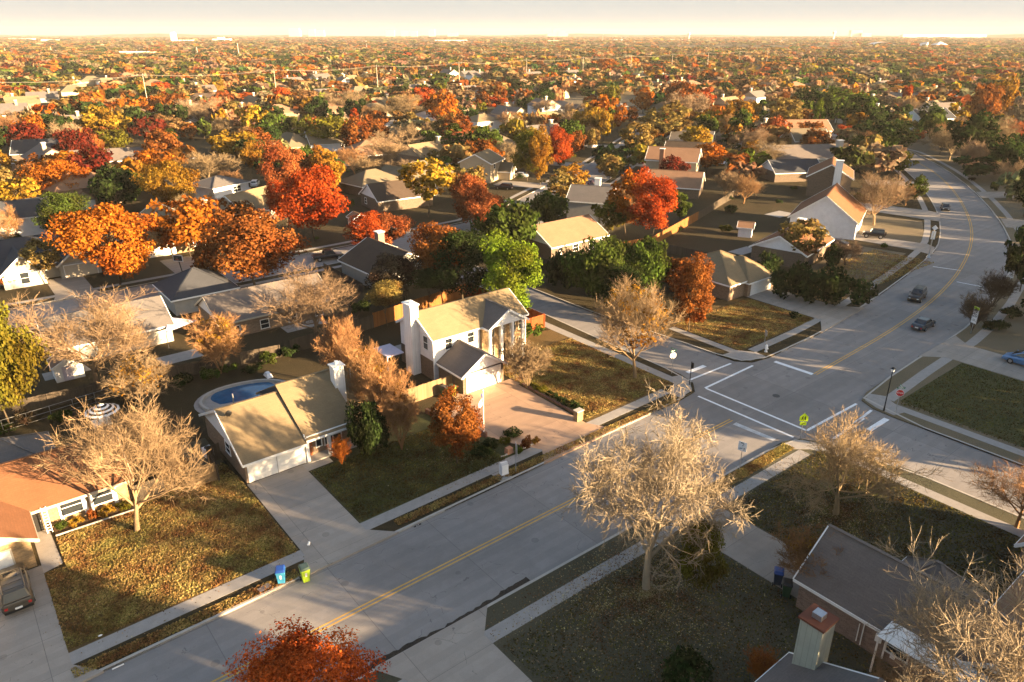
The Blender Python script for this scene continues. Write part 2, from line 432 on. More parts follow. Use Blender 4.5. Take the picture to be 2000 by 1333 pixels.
rd = MB()
a = resample(N1 + [(78.5, 45.7)] + N2, 90); b = resample(S1 + [(78.5, 33.0)] + S2, 90)
ribbon(rd, a, b, ZR); main_road = struct(rd, 'road', 'road_concrete', uv=False)
mb = MB().sheet(NWarc[::-1] + [(60.8, 39), (78.5, 39)] + NEarc[::-1] + [(74, 52), (65.7, 52)], ZR - .008)
mb.sheet(SWarc + [(75.2, 22.5), (75.2, 28.2)] + SEarc + [(78.5, 39), (61.2, 39)], ZR - .008)
ribbon(mb, resample(W1, 10), resample(E1[::-1], 10), ZR - .004)
ribbon(mb, [(66, 22.5), (66.1, -70)], [(75.2, 22.5), (75.2, -70)], ZR - .004)
struct(mb, 'side_street', 'road_concrete', uv=False)
mb = MB(); ribbon(mb, resample(BN, 40), resample(BS + [(79, 118.2)] + BS2, 40), ZR - .004)
mb.sheet(BSarc + BS2arc + [(79, 122), (60, 122)], ZR - .012)
struct(mb, 'back_street', 'road_concrete', uv=False)
mb = MB()
ribbon(mb, [(60, 284), (120, 292), (160, 302), (200, 330), (260, 380)], [(60, 272), (118, 278), (150, 262), (200, 300), (262, 360)], ZR)
ribbon(mb, [(46, 180), (60, 196), (64, 230), (66, 280)], [(58, 178), (74, 192), (76, 230), (78, 280)], ZR - .004)
ribbon(mb, [(278, 300), (330, 300), (420, 280)], [(278, 312), (330, 312), (424, 292)], ZR - .004)
struct(mb, 'far_street', 'road_concrete', uv=False)

def slab(pts, name, mat): return struct(MB().prism(pts, -.15, 0), name, mat, uv=False)
slab(N1 + NWarc[1:] + W1[1:] + BSarc[::-1][1:] + BS[::-1][1:], 'lawn', 'lawn_general')
slab(NEarc + N2[1:-2] + [(279, 221)] + BS2[::-1][1:] + BS2arc[::-1][1:] + E1[1:-1], 'lawn', 'lawn_general')
slab(BN + [(278, 300), (-160, 300)], 'lawn', 'lawn_general')
slab(S1 + SWarc[1:] + W2[1:] + [(-160, -70)], 'lawn', 'lawn_brown')
slab(SEarc + S2[1:] + [(420, 420), (420, -70), (75.2, -70)], 'lawn', 'lawn_dry')

kb = MB()
for line, d in ((N1 + NWarc[1:] + W1[1:] + BSarc[::-1][1:], .22), (BS[::-1], -.0), (NEarc + N2[1:], .22), (E1, .22), (BS2arc + BS2[1:], -.22), (BN, .22)):
    if d == 0: line, d = BS, -.22
    l = line; s = d
    # the kerb lies on the block side of each line
    ribbon_box(kb, resample(l, max(12, int(len(l) * 5))), resample(offset(l, s), max(12, int(len(l) * 5))), -.15, .022)
for line in (S1 + SWarc[1:] + W2[1:], E2 + SEarc[1:] + S2[1:]):
    ribbon_box(kb, resample(line, 80), resample(offset(line, -.22), 80), -.15, .022)
struct(kb, 'kerb', 'kerb_concrete', uv=False)

def walk(line, d0, d1, n=40, name='sidewalk', z=.012):
    mb = MB(); ribbon_box(mb, resample(offset(line, d0), n), resample(offset(line, d1), n), -.05, z)
    return struct(mb, name, 'walk_concrete', uv=False)
walk(N1, 1.75, 3.0); 
mb = MB()
mb.prism([(63.1, 48.3), (64.35, 48.3), (64.35, 75), (64.6, 113), (63.3, 113), (63.0, 75)], -.05, .013)
mb.prism([(75.8, 48.8), (77.0, 48.8), (77.2, 60), (76.0, 60)], -.05, .013)
mb.prism([(62.9, -60), (64.1, -60), (64.1, 28.5), (62.9, 30.6)], -.05, .013)
mb.prism([(77.0, -60), (78.2, -60), (78.2, 30.8), (77.0, 30.8)], -.05, .013)
struct(mb, 'sidewalk', 'walk_concrete', uv=False)
mb = MB()
mb.prism([(60.6, 47.0), (60.8, 45.45), (63.3, 45.8), (64.7, 47.2), (65.3, 49.3), (64.35, 49.6), (63.1, 49.6), (63.1, 48.3)], -.05, .017)
mb.prism([(74.3, 49.8), (74.4, 48.0), (75.7, 46.5), (78.3, 46.0), (78.5, 47.6), (77.0, 49.6)], -.05, .017)
mb.prism([(60.4, 31.6), (61.2, 32.5), (63.0, 31.8), (64.0, 30.0), (64.3, 28.0), (62.9, 28.5), (62.0, 30.3)], -.05, .017)
mb.prism([(75.5, 28.4), (75.7, 30.4), (76.5, 32.1), (78.4, 32.7), (79.2, 31.2), (78.2, 29.6), (77.0, 28.0)], -.05, .017)
struct(mb, 'kerb_ramp', 'walk_concrete', uv=False)
walk(N2[:-3], 1.9, 3.1, 80); walk(S1, -1.9, -3.1); walk(S2[:-3], -1.9, -3.1, 80)
walk(BN[:-1], 1.9, 3.0, 60); walk(BS, -1.8, -2.9); walk(BS2, -1.9, -3.0, 50)

def drive(pts, z=.028, mat='drive_concrete', name='driveway'):
    return struct(MB().prism(pts, -.14, z), name, mat, uv=False)
drive([(-7.6, 43.75), (1.4, 43.9), (-.1, 45.8), (-.1, 58.1), (-7.6, 58.1)])
drive([(-.1, 57.0), (1.25, 57.4), (1.1, 63.2), (-.1, 63.2)], .018, 'walk_concrete', 'garden_path')
drive([(15.2, 44.25), (23.6, 44.4), (21.6, 46.4), (21.6, 59.0), (16.3, 59.0), (16.3, 46.6)])
drive([(21.6, 57.6), (24.2, 57.7), (24.2, 58.9), (21.6, 59.0)], .018, 'walk_concrete', 'garden_path')
drive([(42.2, 61.3), (47.8, 61.3), (50.4, 61.3), (50.4, 59.8), (48.6, 59.5), (48.4, 47.9), (50.0, 45.0), (39.8, 44.75), (41.3, 46.8), (39.7, 49.6), (38.4, 52.7), (37.6, 57.0), (37.6, 60.6), (40.6, 62.8), (41.4, 62.8)], .03, 'drive_pink')
drive([(15.0, 33.25), (24.3, 33.15), (22.4, 31.0), (22.6, 10), (15.6, 10), (16.3, 31)])
drive([(41.0, 33.0), (48.6, 33.0), (47.2, 30.9), (47.2, 19.3), (42.3, 19.3), (42.3, 31)])
drive([(91.5, 46.0), (105.5, 47.2), (102.9, 50.2), (102.8, 61.3), (95.9, 61.3), (95.7, 48.6)])
drive([(141.5, 70.5), (146.0, 71.5), (149.8, 57.4), (148.5, 55.5), (142.6, 53.6), (143.5, 57)])
drive([(168.5, 83.5), (176.0, 85), (180, 70.5), (179, 67.5), (171, 64)])
drive([(200, 95), (206, 99), (214, 89), (209, 84.5)])
drive([(93.5, 33.9), (104.5, 33.95), (102.3, 31.5), (102.3, 8), (96.0, 8), (95.9, 31.5)])
drive([(176.5, 53.0), (184.5, 57.0), (192.0, 45.0), (186.0, 41.0)]); drive([(205, 68.5), (212, 72.5), (226, 62), (221, 56)])
for x in (32.5, 14.5, 73.5): drive([(x - 3.3, 126.8), (x + 3.3, 126.8), (x + 2.7, 129), (x + 2.7, 139), (x - 2.7, 139), (x - 2.7, 129)])
for x in (-4, 90.5): drive([(x - 3.3, 118.2), (x + 3.3, 118.2), (x + 2.7, 116), (x + 2.7, 109), (x - 2.7, 109), (x - 2.7, 116)])
for (x, y) in ((128, 146.5), (160, 163), (196, 185.5)):
    drive([(x - 1, y), (x + 5, y + 3.4), (x - 2, y + 15), (x - 8, y + 11.6)])
for (x, y) in ((140, 139), (172, 158), (205, 178)):
    drive([(x - 1, y), (x + 5, y + 3.4), (x + 12, y - 8), (x + 6, y - 11.6)])

# front lawns with their own tint
def lawn(pts, mat, z=.004): return struct(MB().sheet(pts, z), 'lawn', mat, uv=False)
lawn([(1.3, 46.95), (16.2, 47.2), (16.2, 60.8), (8.4, 61.2), (1.3, 61.2)], 'lawn_gold')
lawn([(-.1, 46.95), (1.3, 46.97), (1.3, 57), (-.1, 57)], 'lawn_gold', .005)
lawn([(21.7, 47.4), (39.5, 47.8), (39.0, 52.0), (37.6, 57), (37, 60), (31, 62), (27.6, 59), (24.2, 57.5), (21.7, 57.5)], 'lawn_green')
lawn([(48.7, 48.0), (63.0, 48.3), (63.0, 70), (58, 71), (55.5, 66), (50.5, 62), (50.5, 59.7), (48.7, 59.4)], 'lawn_gold')
lawn([(77.2, 49.0), (95.5, 49.3), (95.7, 60.5), (86, 66), (77.4, 60.2)], 'lawn_gold')
lawn([(103.1, 50.4), (140, 57), (138, 66), (104, 62)], 'lawn_dry'); lawn([(143, 72), (150.2, 58), (168, 66.5), (165, 80), (150, 85)], 'lawn_dry')
lawn([(78.5, 8), (95.7, 8), (95.7, 29.6), (79.4, 29.6)], 'lawn_green'); lawn([(102.6, 8), (150, 8), (150, 37.0), (128, 33.5), (102.6, 30.2)], 'lawn_dry')
lawn([(22.7, 8), (42.0, 8), (42.0, 29.6), (22.7, 29.9)], 'lawn_brown')

# paint on the road
def mark(polys, mat, z=ZR + .006, name='road_marking'):
    mb = MB()
    for p in polys: mb.sheet(p, z)
    return struct(mb, name, mat, uv=False)
def line_poly(a, b, w):
    d = Vector((b[0] - a[0], b[1] - a[1])); d.normalize(); n = (-d.y * w / 2, d.x * w / 2)
    return [(a[0] + n[0], a[1] + n[1]), (a[0] - n[0], a[1] - n[1]), (b[0] - n[0], b[1] - n[1]), (b[0] + n[0], b[1] + n[1])]
mb = MB()
C0 = [(-160, 37.9), (61.2, 38.9)]
C1 = resample(smooth([(78.6, 39.4), (107, 40.7), (136, 45.6), (169, 56.1), (206, 74.5), (232, 90.5), (250, 104.5), (266, 122), (279, 150), (284, 185), (286, 400)], 2), 90)
for c in (C0, C1):
    for s in (-.17, .17): ribbon(mb, offset(c, s + .06), offset(c, s - .06), ZR + .006)
struct(mb, 'centre_line', 'yellow_marking', uv=False)
mark([line_poly((65.2, 45.3), (65.4, 32.6), .3), line_poly((62.9, 44.6), (63.1, 32.7), .3),
      line_poly((65.2, 45.4), (74.9, 45.6), .3), line_poly((65.5, 47.9), (73.3, 47.7), .3),
      line_poly((65.4, 32.6), (75.2, 32.4), .3), line_poly((72.6, 30.2), (66.0, 30.0), .3), line_poly((70, 30.2), (75.0, 30.6), .3),
      line_poly((78.1, 44.6), (78.4, 39.6), .6), line_poly((66.9, 49.4), (70.2, 49.3), .6), line_poly((70.5, 28.6), (74.4, 28.6), .6),
      line_poly((135.7, 50.3), (137.1, 46.2), .25), line_poly((129.9, 44.0), (130.5, 39.0), .25)], 'white_marking')
mark([line_poly((60.8, 38.2), (61.1, 33.6), .6)], 'worn_marking')
mk = MB().cyl(69.9, 39.1, ZR, ZR + .01, .42, 18); struct(mk, 'manhole_cover', 'dark_metal')
# leaf-clogged gutter line along the south kerb
gt = MB(); gp = []
r_ = random.Random(3)
top_ = [(x, 33.32 + .04 + .5 * max(0, math.sin(x * .5) * .3 + .55 + r_.uniform(-.25, .25))) for x in [12 + i * .35 for i in range(48)]]
bot_ = [(x, 33.3) for x, _ in top_]
ribbon(gt, top_, bot_, ZR + .01); struct(gt, 'gutter_leaves', mottled('gutter', (.045, .035, .025), var=.6, scale=6, bump=.6), uv=False)
# ------------------------------------------------------------------ trees
def np_mesh(name, V, F, mat, colattr=None):
    """V (n,3) float, F (m,k) int"""
    V = np.asarray(V, np.float32); F = np.asarray(F, np.int32); me = bpy.data.meshes.new(name)
    me.vertices.add(len(V)); me.vertices.foreach_set('co', V.ravel())
    k = F.shape[1]; me.loops.add(F.size); me.loops.foreach_set('vertex_index', F.ravel())
    me.polygons.add(len(F)); me.polygons.foreach_set('loop_start', np.arange(0, F.size, k, dtype=np.int32))
    me.update(calc_edges=True)
    if colattr is not None:
        ca = me.color_attributes.new('Col', 'FLOAT_COLOR', 'POINT'); ca.data.foreach_set('color', np.asarray(colattr, np.float32).ravel())
    me.materials.append(MATS[mat]); return me

def leaf_quads(P, N, size, g, aspect=.62, rnd=.8):
    n = len(P)
    nn = N + g.normal(size=(n, 3)) * rnd; nn /= np.linalg.norm(nn, axis=1)[:, None] + 1e-9
    t = np.cross(nn, g.normal(size=(n, 3))); t /= np.linalg.norm(t, axis=1)[:, None] + 1e-9
    b = np.cross(nn, t)
    s = (size * g.uniform(.6, 1.35, n))[:, None]
    V = np.stack([P - t * s, P - b * s * aspect, P + t * s, P + b * s * aspect], 1).reshape(-1, 3)
    return V, np.arange(n * 4).reshape(n, 4)

def crown_points(g, shape, nclump, nleaf):
    """leaf positions in a crown of radius 1; z from 0 (bottom) to H (top). returns P, N, H"""
    H = dict(round=1.75, oval=2.3, spread=1.25, cone=2.6, vase=1.7, pine=2.5, shrub=1.3, column=3.4)[shape]
    k = g.normal(size=(5, 3)); ph = g.uniform(0, 6, 5)
    cs = []; rs = []
    i = 0
    while len(cs) < nclump:
        i += 1
        d = g.normal(size=3); d /= np.linalg.norm(d)
        lump = 1 + .13 * np.sin(3.2 * (k @ d) + ph).sum() / 1.6
        rr = (g.uniform(.3, 1) ** .45) * lump
        z = (d[2] * rr * .5 + .5)            # 0..1
        zz = min(1, max(0, z))
        if shape == 'cone' or shape == 'pine': w = (1 - zz) ** .75 * .95 + .12
        elif shape == 'vase': w = .45 + .6 * math.sin(min(1, zz * 1.15) * math.pi / 1.55)
        elif shape == 'column': w = .8
        else: w = 1
        rc = {'round': .27, 'oval': .25, 'spread': .27, 'cone': .2, 'vase': .2, 'pine': .25, 'shrub': .34, 'column': .35}[shape] * g.uniform(.6, 1.25)
        if shape in ('cone', 'pine'):
            ang = g.uniform(0, 6.283); rad = w * (g.uniform(.2, 1) ** .5) * .9; zz = g.uniform(0, 1) ** 1.1; w = (1 - zz) ** .7 * .95 + .1; rad = w * (g.uniform(.15, 1) ** .5) * .92
            c = np.array([math.cos(ang) * rad, math.sin(ang) * rad, zz * H * .94 + .03])
        else: c = np.array([d[0] * rr * w * .82, d[1] * rr * w * .82, rc * .7 + zz * (H - rc * 1.4)])
        cs.append(c); rs.append(rc)
    cs = np.array(cs); rs = np.array(rs)
    w = rs ** 2; idx = g.choice(nclump, nleaf, p=w / w.sum())
    d = g.normal(size=(nleaf, 3)); d /= np.linalg.norm(d, axis=1)[:, None]
    sq = np.array([1, 1, .72 if shape not in ('pine',) else .42])
    rad = rs[idx] * g.uniform(.55, 1.12, nleaf)
    P = cs[idx] + d * rad[:, None] * sq
    cen = np.array([0, 0, H * .42]); out = P - cen; out /= np.linalg.norm(out, axis=1)[:, None] + 1e-9
    return P, d * .6 + out * .6 + np.array([0, 0, .25]), H

def crown_mesh(seed, shape, nclump, nleaf, size, asp=.62):
    g = np.random.default_rng(seed); P, N, H = crown_points(g, shape, nclump, nleaf)
    V, F = leaf_quads(P, N, size, g, asp); me = np_mesh('crown', V, F, 'leaf')
    me['H'] = H; return me

def tubes_np(segs, nside=4):
    """segs: list of (p0, p1, r0, r1) -> open tubes"""
    n = len(segs); A = np.array([s[0] for s in segs]); B = np.array([s[1] for s in segs]); r0 = np.array([s[2] for s in segs]); r1 = np.array([s[3] for s in segs])
    d = B - A; d /= np.linalg.norm(d, axis=1)[:, None] + 1e-9
    ref = np.where(np.abs(d[:, 2:3]) > .9, np.array([[1., 0, 0]]), np.array([[0, 0, 1.]]))
    a = np.cross(d, ref); a /= np.linalg.norm(a, axis=1)[:, None] + 1e-9; b = np.cross(d, a)
    V = np.zeros((n, 2 * nside, 3)); F = []
    for k in range(nside):
        t = 2 * math.pi * k / nside; o = a * math.cos(t) + b * math.sin(t)
        V[:, k] = A + o * r0[:, None]; V[:, nside + k] = B + o * r1[:, None]
    base = (np.arange(n) * 2 * nside)[:, None]
    for k in range(nside):
        k2 = (k + 1) % nside; F.append(base + np.array([[k, k2, nside + k2, nside + k]]))
    return V.reshape(-1, 3), np.concatenate(F, 0)

def bare_tree(seed, levels, spread=1.0, droop=0.0, first=.28, wig=.22, rtrunk=.02, multi=1, twr=.0018, spray=3, sl=.055, tl=.42, ll=1.0, amin=28, amax=62):
    """unit tree (height about 1): returns trunk segments and twig segments"""
    r = random.Random(seed); big = []; twigs = []; sprays = []
    def rv(): return Vector((r.gauss(0, 1), r.gauss(0, 1), r.gauss(0, 1)))
    def grow(p, d, length, rad, lev):
        nseg = 5 if lev == 0 else (4 if lev < len(levels) else 3)
        pts = [p]; cur = p; dd = d.copy()
        trop = .10 if lev > 0 else .02
        for i in range(nseg):
            dd = dd + rv() * wig * (.35 if lev == 0 else 1) + Vector((0, 0, trop * spread_up[min(lev, 4)]))
            if lev >= 2: dd.z -= droop * (i + 1) / nseg
            dd.normalize(); nxt = cur + dd * length / nseg
            r0 = rad * (1 - .62 * i / nseg); r1 = rad * (1 - .62 * (i + 1) / nseg)
            (big if lev <= 1 else twigs).append((tuple(cur), tuple(nxt), max(twr, r0), max(twr * .75, r1)))
            if lev >= len(levels) - 1:
                for _ in range(spray if lev == len(levels) else spray // 2 + 1):
                    sd = (dd + rv() * .6 + Vector((0, 0, .25 - droop * 2))).normalized(); q0 = cur.lerp(nxt, r.random()); sprays.append((tuple(q0), tuple(q0 + sd * sl * r.uniform(.5, 1.2))))
            cur = nxt; pts.append(cur)
        if lev >= len(levels): return
        nch = levels[lev]
        for c in range(nch):
            f = (first if lev == 0 else .22) + (1 - (first if lev == 0 else .22)) * (c + r.random() * .8) / nch
            f = min(f, .999); k = int(f * nseg); q = pts[k].lerp(pts[k + 1], f * nseg - k)
            base = (pts[k + 1] - pts[k]).normalized()
            side = base.cross(rv()).normalized()
            if lev == 0: side = (Vector((math.cos(c * 2.4 + seed), math.sin(c * 2.4 + seed), 0)) + rv() * .12).normalized()
            ang = R(r.uniform(amin, amax) * spread) if lev == 0 else R(r.uniform(22, 58))
            nd = base * math.cos(ang) + side * math.sin(ang)
            nl = length * (r.uniform(.5, .8) if lev else r.uniform(.62, .95) * ll) * (1 - .35 * f * (lev > 0))
            grow(q, nd, nl, rad * (1 - .62 * f) * .62, lev + 1)
    spread_up = (0, .9, .9, .8, .7)
    for m in range(multi):
        d0 = Vector((0, 0, 1)) if multi == 1 else (Vector((0, 0, 1)) + Vector((math.cos(m * 6.28 / multi), math.sin(m * 6.28 / multi), 0)) * .38)
        grow(Vector((0, 0, 0)), d0.normalized(), tl if multi == 1 else .5, rtrunk / (1 if multi == 1 else 1.7), 0)
    zmax = max(s[1][2] for s in twigs); wid = sorted(math.hypot(s[1][0], s[1][1]) for s in twigs)[int(len(twigs) * .95)]
    return big, twigs, zmax, wid, sprays

def bare_meshes(seed, levels, **k):
    big, tw, zmax, wid, sp = bare_tree(seed, levels, **k); twr = k.get('twr', .0018)
    # normalise to height 1 and crown radius .5
    def nz(s, rk=1.0): return [((a[0] / wid * .5, a[1] / wid * .5, a[2] / zmax), (b[0] / wid * .5, b[1] / wid * .5, b[2] / zmax), r0, r1) for a, b, r0, r1 in s]
    V, F = tubes_np(nz(big), 6); tm = np_mesh('trunk', V, F, 'bark_colour')
    V, F = tubes_np(nz(tw), 3)
    A = np.array([q[0] for q in sp]); B = np.array([q[1] for q in sp]); S3 = np.array([.5 / wid, .5 / wid, 1 / zmax]); A = A * S3; B = B * S3
    g = np.random.default_rng(seed); n = np.cross(B - A, g.normal(size=A.shape)); n /= np.linalg.norm(n, axis=1)[:, None] + 1e-9
    V2 = np.stack([A - n * twr * .8, A + n * twr * .8, B + n * twr * .35, B - n * twr * .35], 1).reshape(-1, 3); F2 = np.arange(len(V2)).reshape(-1, 4) + len(V)
    cm = np_mesh('crown', np.concatenate([V, V2]), np.concatenate([F, F2]), 'bark_colour')
    return tm, cm

def trunk_mesh(seed, limbs=6, r=.035):
    """leafy tree skeleton: height 1 = crown centre, limbs reach radius ~.75"""
    rr = random.Random(seed); segs = []
    def br(p, d, l, rad, lev):
        cur = p
        for i in range(3):
            d = (d + Vector((rr.gauss(0, .14), rr.gauss(0, .14), .05))).normalized(); n = cur + d * l / 3
            segs.append((tuple(cur), tuple(n), rad * (1 - .25 * i), rad * (1 - .25 * (i + 1)))); cur = n
        if lev < 2:
            for c in range(limbs if lev == 0 else 3):
                a = rr.uniform(0, 6.28); t = R(rr.uniform(25, 55)); br(cur if c % 2 else p.lerp(cur, .8), Vector((math.cos(a) * math.sin(t), math.sin(a) * math.sin(t), math.cos(t))), l * rr.uniform(.6, 1), rad * .5, lev + 1)
    br(Vector((0, 0, -.03)), Vector((0, 0, 1)), .52, r, 0)
    V, F = tubes_np(segs, 6); return np_mesh('trunk', V, F, 'bark_dark')

CR = {}
for sh, n, nl, s in (('round', 70, 15000, .034), ('oval', 80, 14000, .036), ('spread', 70, 10000, .046), ('cone', 80, 9000, .046), ('pine', 55, 9000, .05)):
    CR[sh, 'hi'] = [crown_mesh(hash_ + len(sh), sh, n, nl, s) for hash_ in (11, 47)]
for sh, n, nl, s in (('round', 42, 2600, .078), ('oval', 46, 2800, .08), ('spread', 48, 3000, .078), ('vase', 46, 2000, .07), ('cone', 50, 2600, .075), ('pine', 42, 2600, .08), ('shrub', 20, 1500, .085), ('column', 22, 1500, .09)):
    CR[sh, 'mid'] = [crown_mesh(k + len(sh), sh, n, nl, s) for k in (5, 23, 71)]
for sh in ('round', 'oval', 'spread', 'vase', 'cone'):
    CR[sh, 'lo'] = [crown_mesh(k + len(sh), sh, 22, 520, .15) for k in (9, 33)]
CR['near', 'hi'] = [crown_mesh(52, 'round', 90, 34000, .021)]
TR = [trunk_mesh(k) for k in (1, 2, 3)]
BARE = {}
BARE['hero'] = [bare_meshes(23, (9, 8, 7, 4), spread=1.0, droop=.15, wig=.27, rtrunk=.026, twr=.0012, first=.45, spray=2, sl=.045, tl=.27, ll=1.75, amin=12, amax=66)]
BARE['big'] = [bare_meshes(s, (9, 8, 6, 4), spread=1.0, droop=.02, wig=.2, rtrunk=.024, twr=.0013, first=.5, spray=1, tl=.24, ll=1.9, amin=15, amax=72) for s in (4, 15)]
BARE['ash'] = [bare_meshes(s, (9, 8, 6, 4), spread=.8, droop=-.03, wig=.13, first=.5, rtrunk=.024, twr=.0013, spray=1, tl=.26, ll=1.9, amin=10, amax=70) for s in (8,)]
BARE['multi'] = [bare_meshes(s, (6, 5, 5, 3), spread=.6, droop=-.04, wig=.14, multi=5, rtrunk=.022, first=.3, twr=.0026, sl=.07, spray=1) for s in (6, 16)]
BARE['mid'] = [bare_meshes(s, (8, 7, 5, 2), spread=.95, droop=.0, wig=.2, rtrunk=.026, twr=.0028, first=.4, sl=.07, spray=2, tl=.26, ll=1.8, amin=15, amax=70) for s in (31, 32, 33)]

COLS = dict(O=(.36, .11, .015), R=(.36, .06, .014), K=(.22, .072, .02), S=(.30, .088, .032), Y=(.33, .20, .026), G=(.27, .135, .02), L=(.135, .125, .018), D=(.032, .05, .016), E=(.062, .088, .018),
            P=(.12, .17, .016), T=(.24, .17, .10), B=(.28, .155, .07), N=(.08, .058, .04), V=(.22, .15, .05), W=(.29, .232, .16), M=(.13, .022, .014))
CNAME = dict(O='orange', R='red orange', K='rust brown', S='salmon red', Y='yellow', G='golden', L='olive green', D='dark green', E='green', P='bright green', T='pale bare', B='brown bare', N='dark bare', V='yellowish', W='whitish bare', M='crimson')
GROUP = dict(O='orange autumn trees', R='red autumn trees', K='rust brown trees', S='salmon red trees', Y='yellow autumn trees', G='golden autumn trees', L='olive green trees', D='dark evergreen trees', E='green trees', P='bright green pines', T='bare pale trees', B='bare brown trees', N='bare dark trees', V='yellowish trees', W='bare whitish trees', M='crimson trees')
TREES = []     # records for labels and keep-out
def jit(c, r, k=.15):
    q = 1 + r.uniform(-k, k); return tuple(max(0, x * q * (1 + r.uniform(-.035, .035))) for x in c)

def plant(x, y, w, h, kind, c, label=None, lod='mid', cb=None, name=None, z=0.0, fuzz=None, seed=None, cat=None):
    """one tree: root Empty with trunk and crown children. w crown width, h height (m)"""
    r = random.Random(seed if seed is not None else int(abs(x * 71 + y * 37)) + 5)
    bare = kind in BARE
    nm = name or ('bare_tree' if bare else ('pine_tree' if kind == 'pine' else ('shrub' if kind in ('shrub', 'column') else 'tree')))
    o = empty(nm, x, y, z, r.uniform(0, 6.28))
    c4 = (*jit(COLS[c] if isinstance(c, str) else c, r), 1)
    if bare:
        tm, cm = r.choice(BARE[kind]); k = max(w, h)
        for me, n in ((tm, 'trunk'), (cm, 'crown')):
            q = bpy.data.objects.new(n, me); col.objects.link(q); q.parent = o; q.scale = (w, w, h); q.color = c4
        if fuzz:
            sh = crown_cache(fuzz[0], 'fuzz', fuzz[2] if len(fuzz) > 2 else 900)
            q = bpy.data.objects.new('leaves', sh); col.objects.link(q); q.parent = o
            q.scale = (w / 2 * .92, w / 2 * .92, h * .72 / sh['H']); q.location = (0, 0, h * .26); q.color = (*COLS[fuzz[1]], 1)
    else:
        me = r.choice(CR.get((kind, lod)) or CR[kind, 'mid'])
        if cb is None: cb = dict(round=.12, oval=.1, spread=.22, cone=.08, vase=.25, near=.2, pine=.12, shrub=.0, column=.04)[kind]
        q = bpy.data.objects.new('crown', me); col.objects.link(q); q.parent = o
        q.scale = (w / 2, w / 2, h * (1 - cb) / me['H']); q.location = (0, 0, h * cb); q.color = c4
        if kind != 'shrub':
            t = bpy.data.objects.new('trunk', r.choice(TR)); col.objects.link(t); t.parent = o
            zc = h * (cb + (1 - cb) * .55); t.scale = (w * .42, w * .42, zc * 1.0)
            if kind in ('cone', 'pine'): t.scale = (w * .3, w * .3, h * .75)
    tag(o, label, cat or ('shrub' if nm == 'shrub' else ('bare tree' if bare else 'tree')), None if nm == 'shrub' else (GROUP[c] if isinstance(c, str) else None))
    q = proj(x, y, h * .6); TREES.append(dict(o=o, x=x, y=y, r=w / 2, h=h, c=c, kind=kind, label=label, uv=(q[0], q[1]), hand=label is not None)); return o
FC = {}
def crown_cache(shape, k, n):
    if (shape, n) not in FC: FC[shape, n] = crown_mesh(99 + n, shape, 50, n, .045, .5)
    return FC[shape, n]

def ptree(u, vb, vt, wpx, kind, c, label=None, **kw):
    """tree given by its foot (u, vb), top row vt and crown width in photo pixels, placed on the ground"""
    x, y = at(u, vb); zc = proj(x, y, 3)[2]
    h = height_at(x, y, vt); w = wpx * zc / FPX * (1 if kind in BARE or kind == 'shrub' else .98)
    d = math.hypot(x, y)
    lod = kw.pop('lod', 'hi' if d < 110 else ('mid' if d < 330 else 'lo'))
    return plant(x, y, w, h, kind, c, label, lod=lod, **kw)

# --- the trees one can tell apart, front to back
ptree(1262, 1150, 790, 335, 'hero', 'W', 'big whitish bare tree with drooping gnarled branches on the front corner lawn', seed=3)
ptree(1632, 1005, 812, 250, 'big', 'T', 'wide bare tree on the leaf-covered corner lawn beside the side street', seed=8)
ptree(1985, 1030, 880, 190, 'big', 'B', 'bare brownish tree beside the lower side street sidewalk at the picture edge', seed=2)
plant(39.2, 7.0, 12.5, 12.6, 'big', 'W', 'large pale bare tree rising in front of the brick house with metal patio roof', seed=5)
plant(37.6, 10.8, 4.6, 4.0, 'ash', 'T', 'small bare tree below the white metal patio roof', seed=7)
ptree(1570, 1150, 1037, 118, 'multi', 'B', 'bushy bare tree with orange twigs at the corner of the brick house', seed=4, fuzz=('vase', 'G', 500))
ptree(1482, 1338, 1268, 58, 'multi', 'O', 'little orange bush on the dark lawn by the green chimney', seed=4, fuzz=('vase', 'S', 900), name='bush', cat='bush')
plant(10.0, 30.8, 7.8, 7.3, 'near', 'O', 'bright red tree top in front of the main road', lod='hi', seed=9)
TREES[-1]['o'].children[0].color = (.58, .11, .022, 1)
ptree(268, 1036, 797, 262, 'ash', 'T', 'bare tree in front of the orange-roofed brick house', seed=6)
ptree(192, 760, 552, 262, 'big', 'T', 'very wide bare tree spreading over the back yards by the green tree', seed=12)
ptree(285, 800, 703, 122, 'multi', 'T', 'low orange-tan bush-like tree beside the striped parasol', fuzz=('round', 'G', 1200), seed=3)
ptree(432, 730, 608, 100, 'multi', 'B', 'vase-shaped orange twiggy tree behind the swimming pool', fuzz=('vase', 'G', 1200), seed=6)
ptree(618, 668, 512, 195, 'big', 'T', 'bare spreading tree behind the pool house with the tan roof', seed=15)
ptree(22, 835, 556, 165, 'round', 'L', 'sunlit olive green tree at the left picture edge', lod='hi', seed=11, cb=.1)
ptree(8, 800, 680, 90, 'round', 'V', 'small yellow-green tree below the sunlit olive green tree', lod='hi', seed=12, cb=.05)
ptree(668, 908, 852, 40, 'multi', 'O', 'tiny orange ornamental tree by the front porch', fuzz=('vase', 'O', 900), name='ornamental_tree')
ptree(893, 905, 755, 112, 'oval', 'K', 'rust red tree beside the flagpole', seed=3, lod='hi', cb=.1)
for (u, vb, vt, w, n) in ((667, 755, 612, 75, 'farthest'), (700, 790, 650, 78, 'second farthest'), (728, 825, 668, 80, 'middle one'), (757, 862, 700, 84, 'second nearest'), (785, 880, 742, 70, 'nearest')):
    ptree(u, vb, vt, w, 'multi', 'B', 'orange-tan twiggy tree, %s of the row between the two houses' % n, fuzz=('column', 'G' if vb > 800 else 'B', 1000))
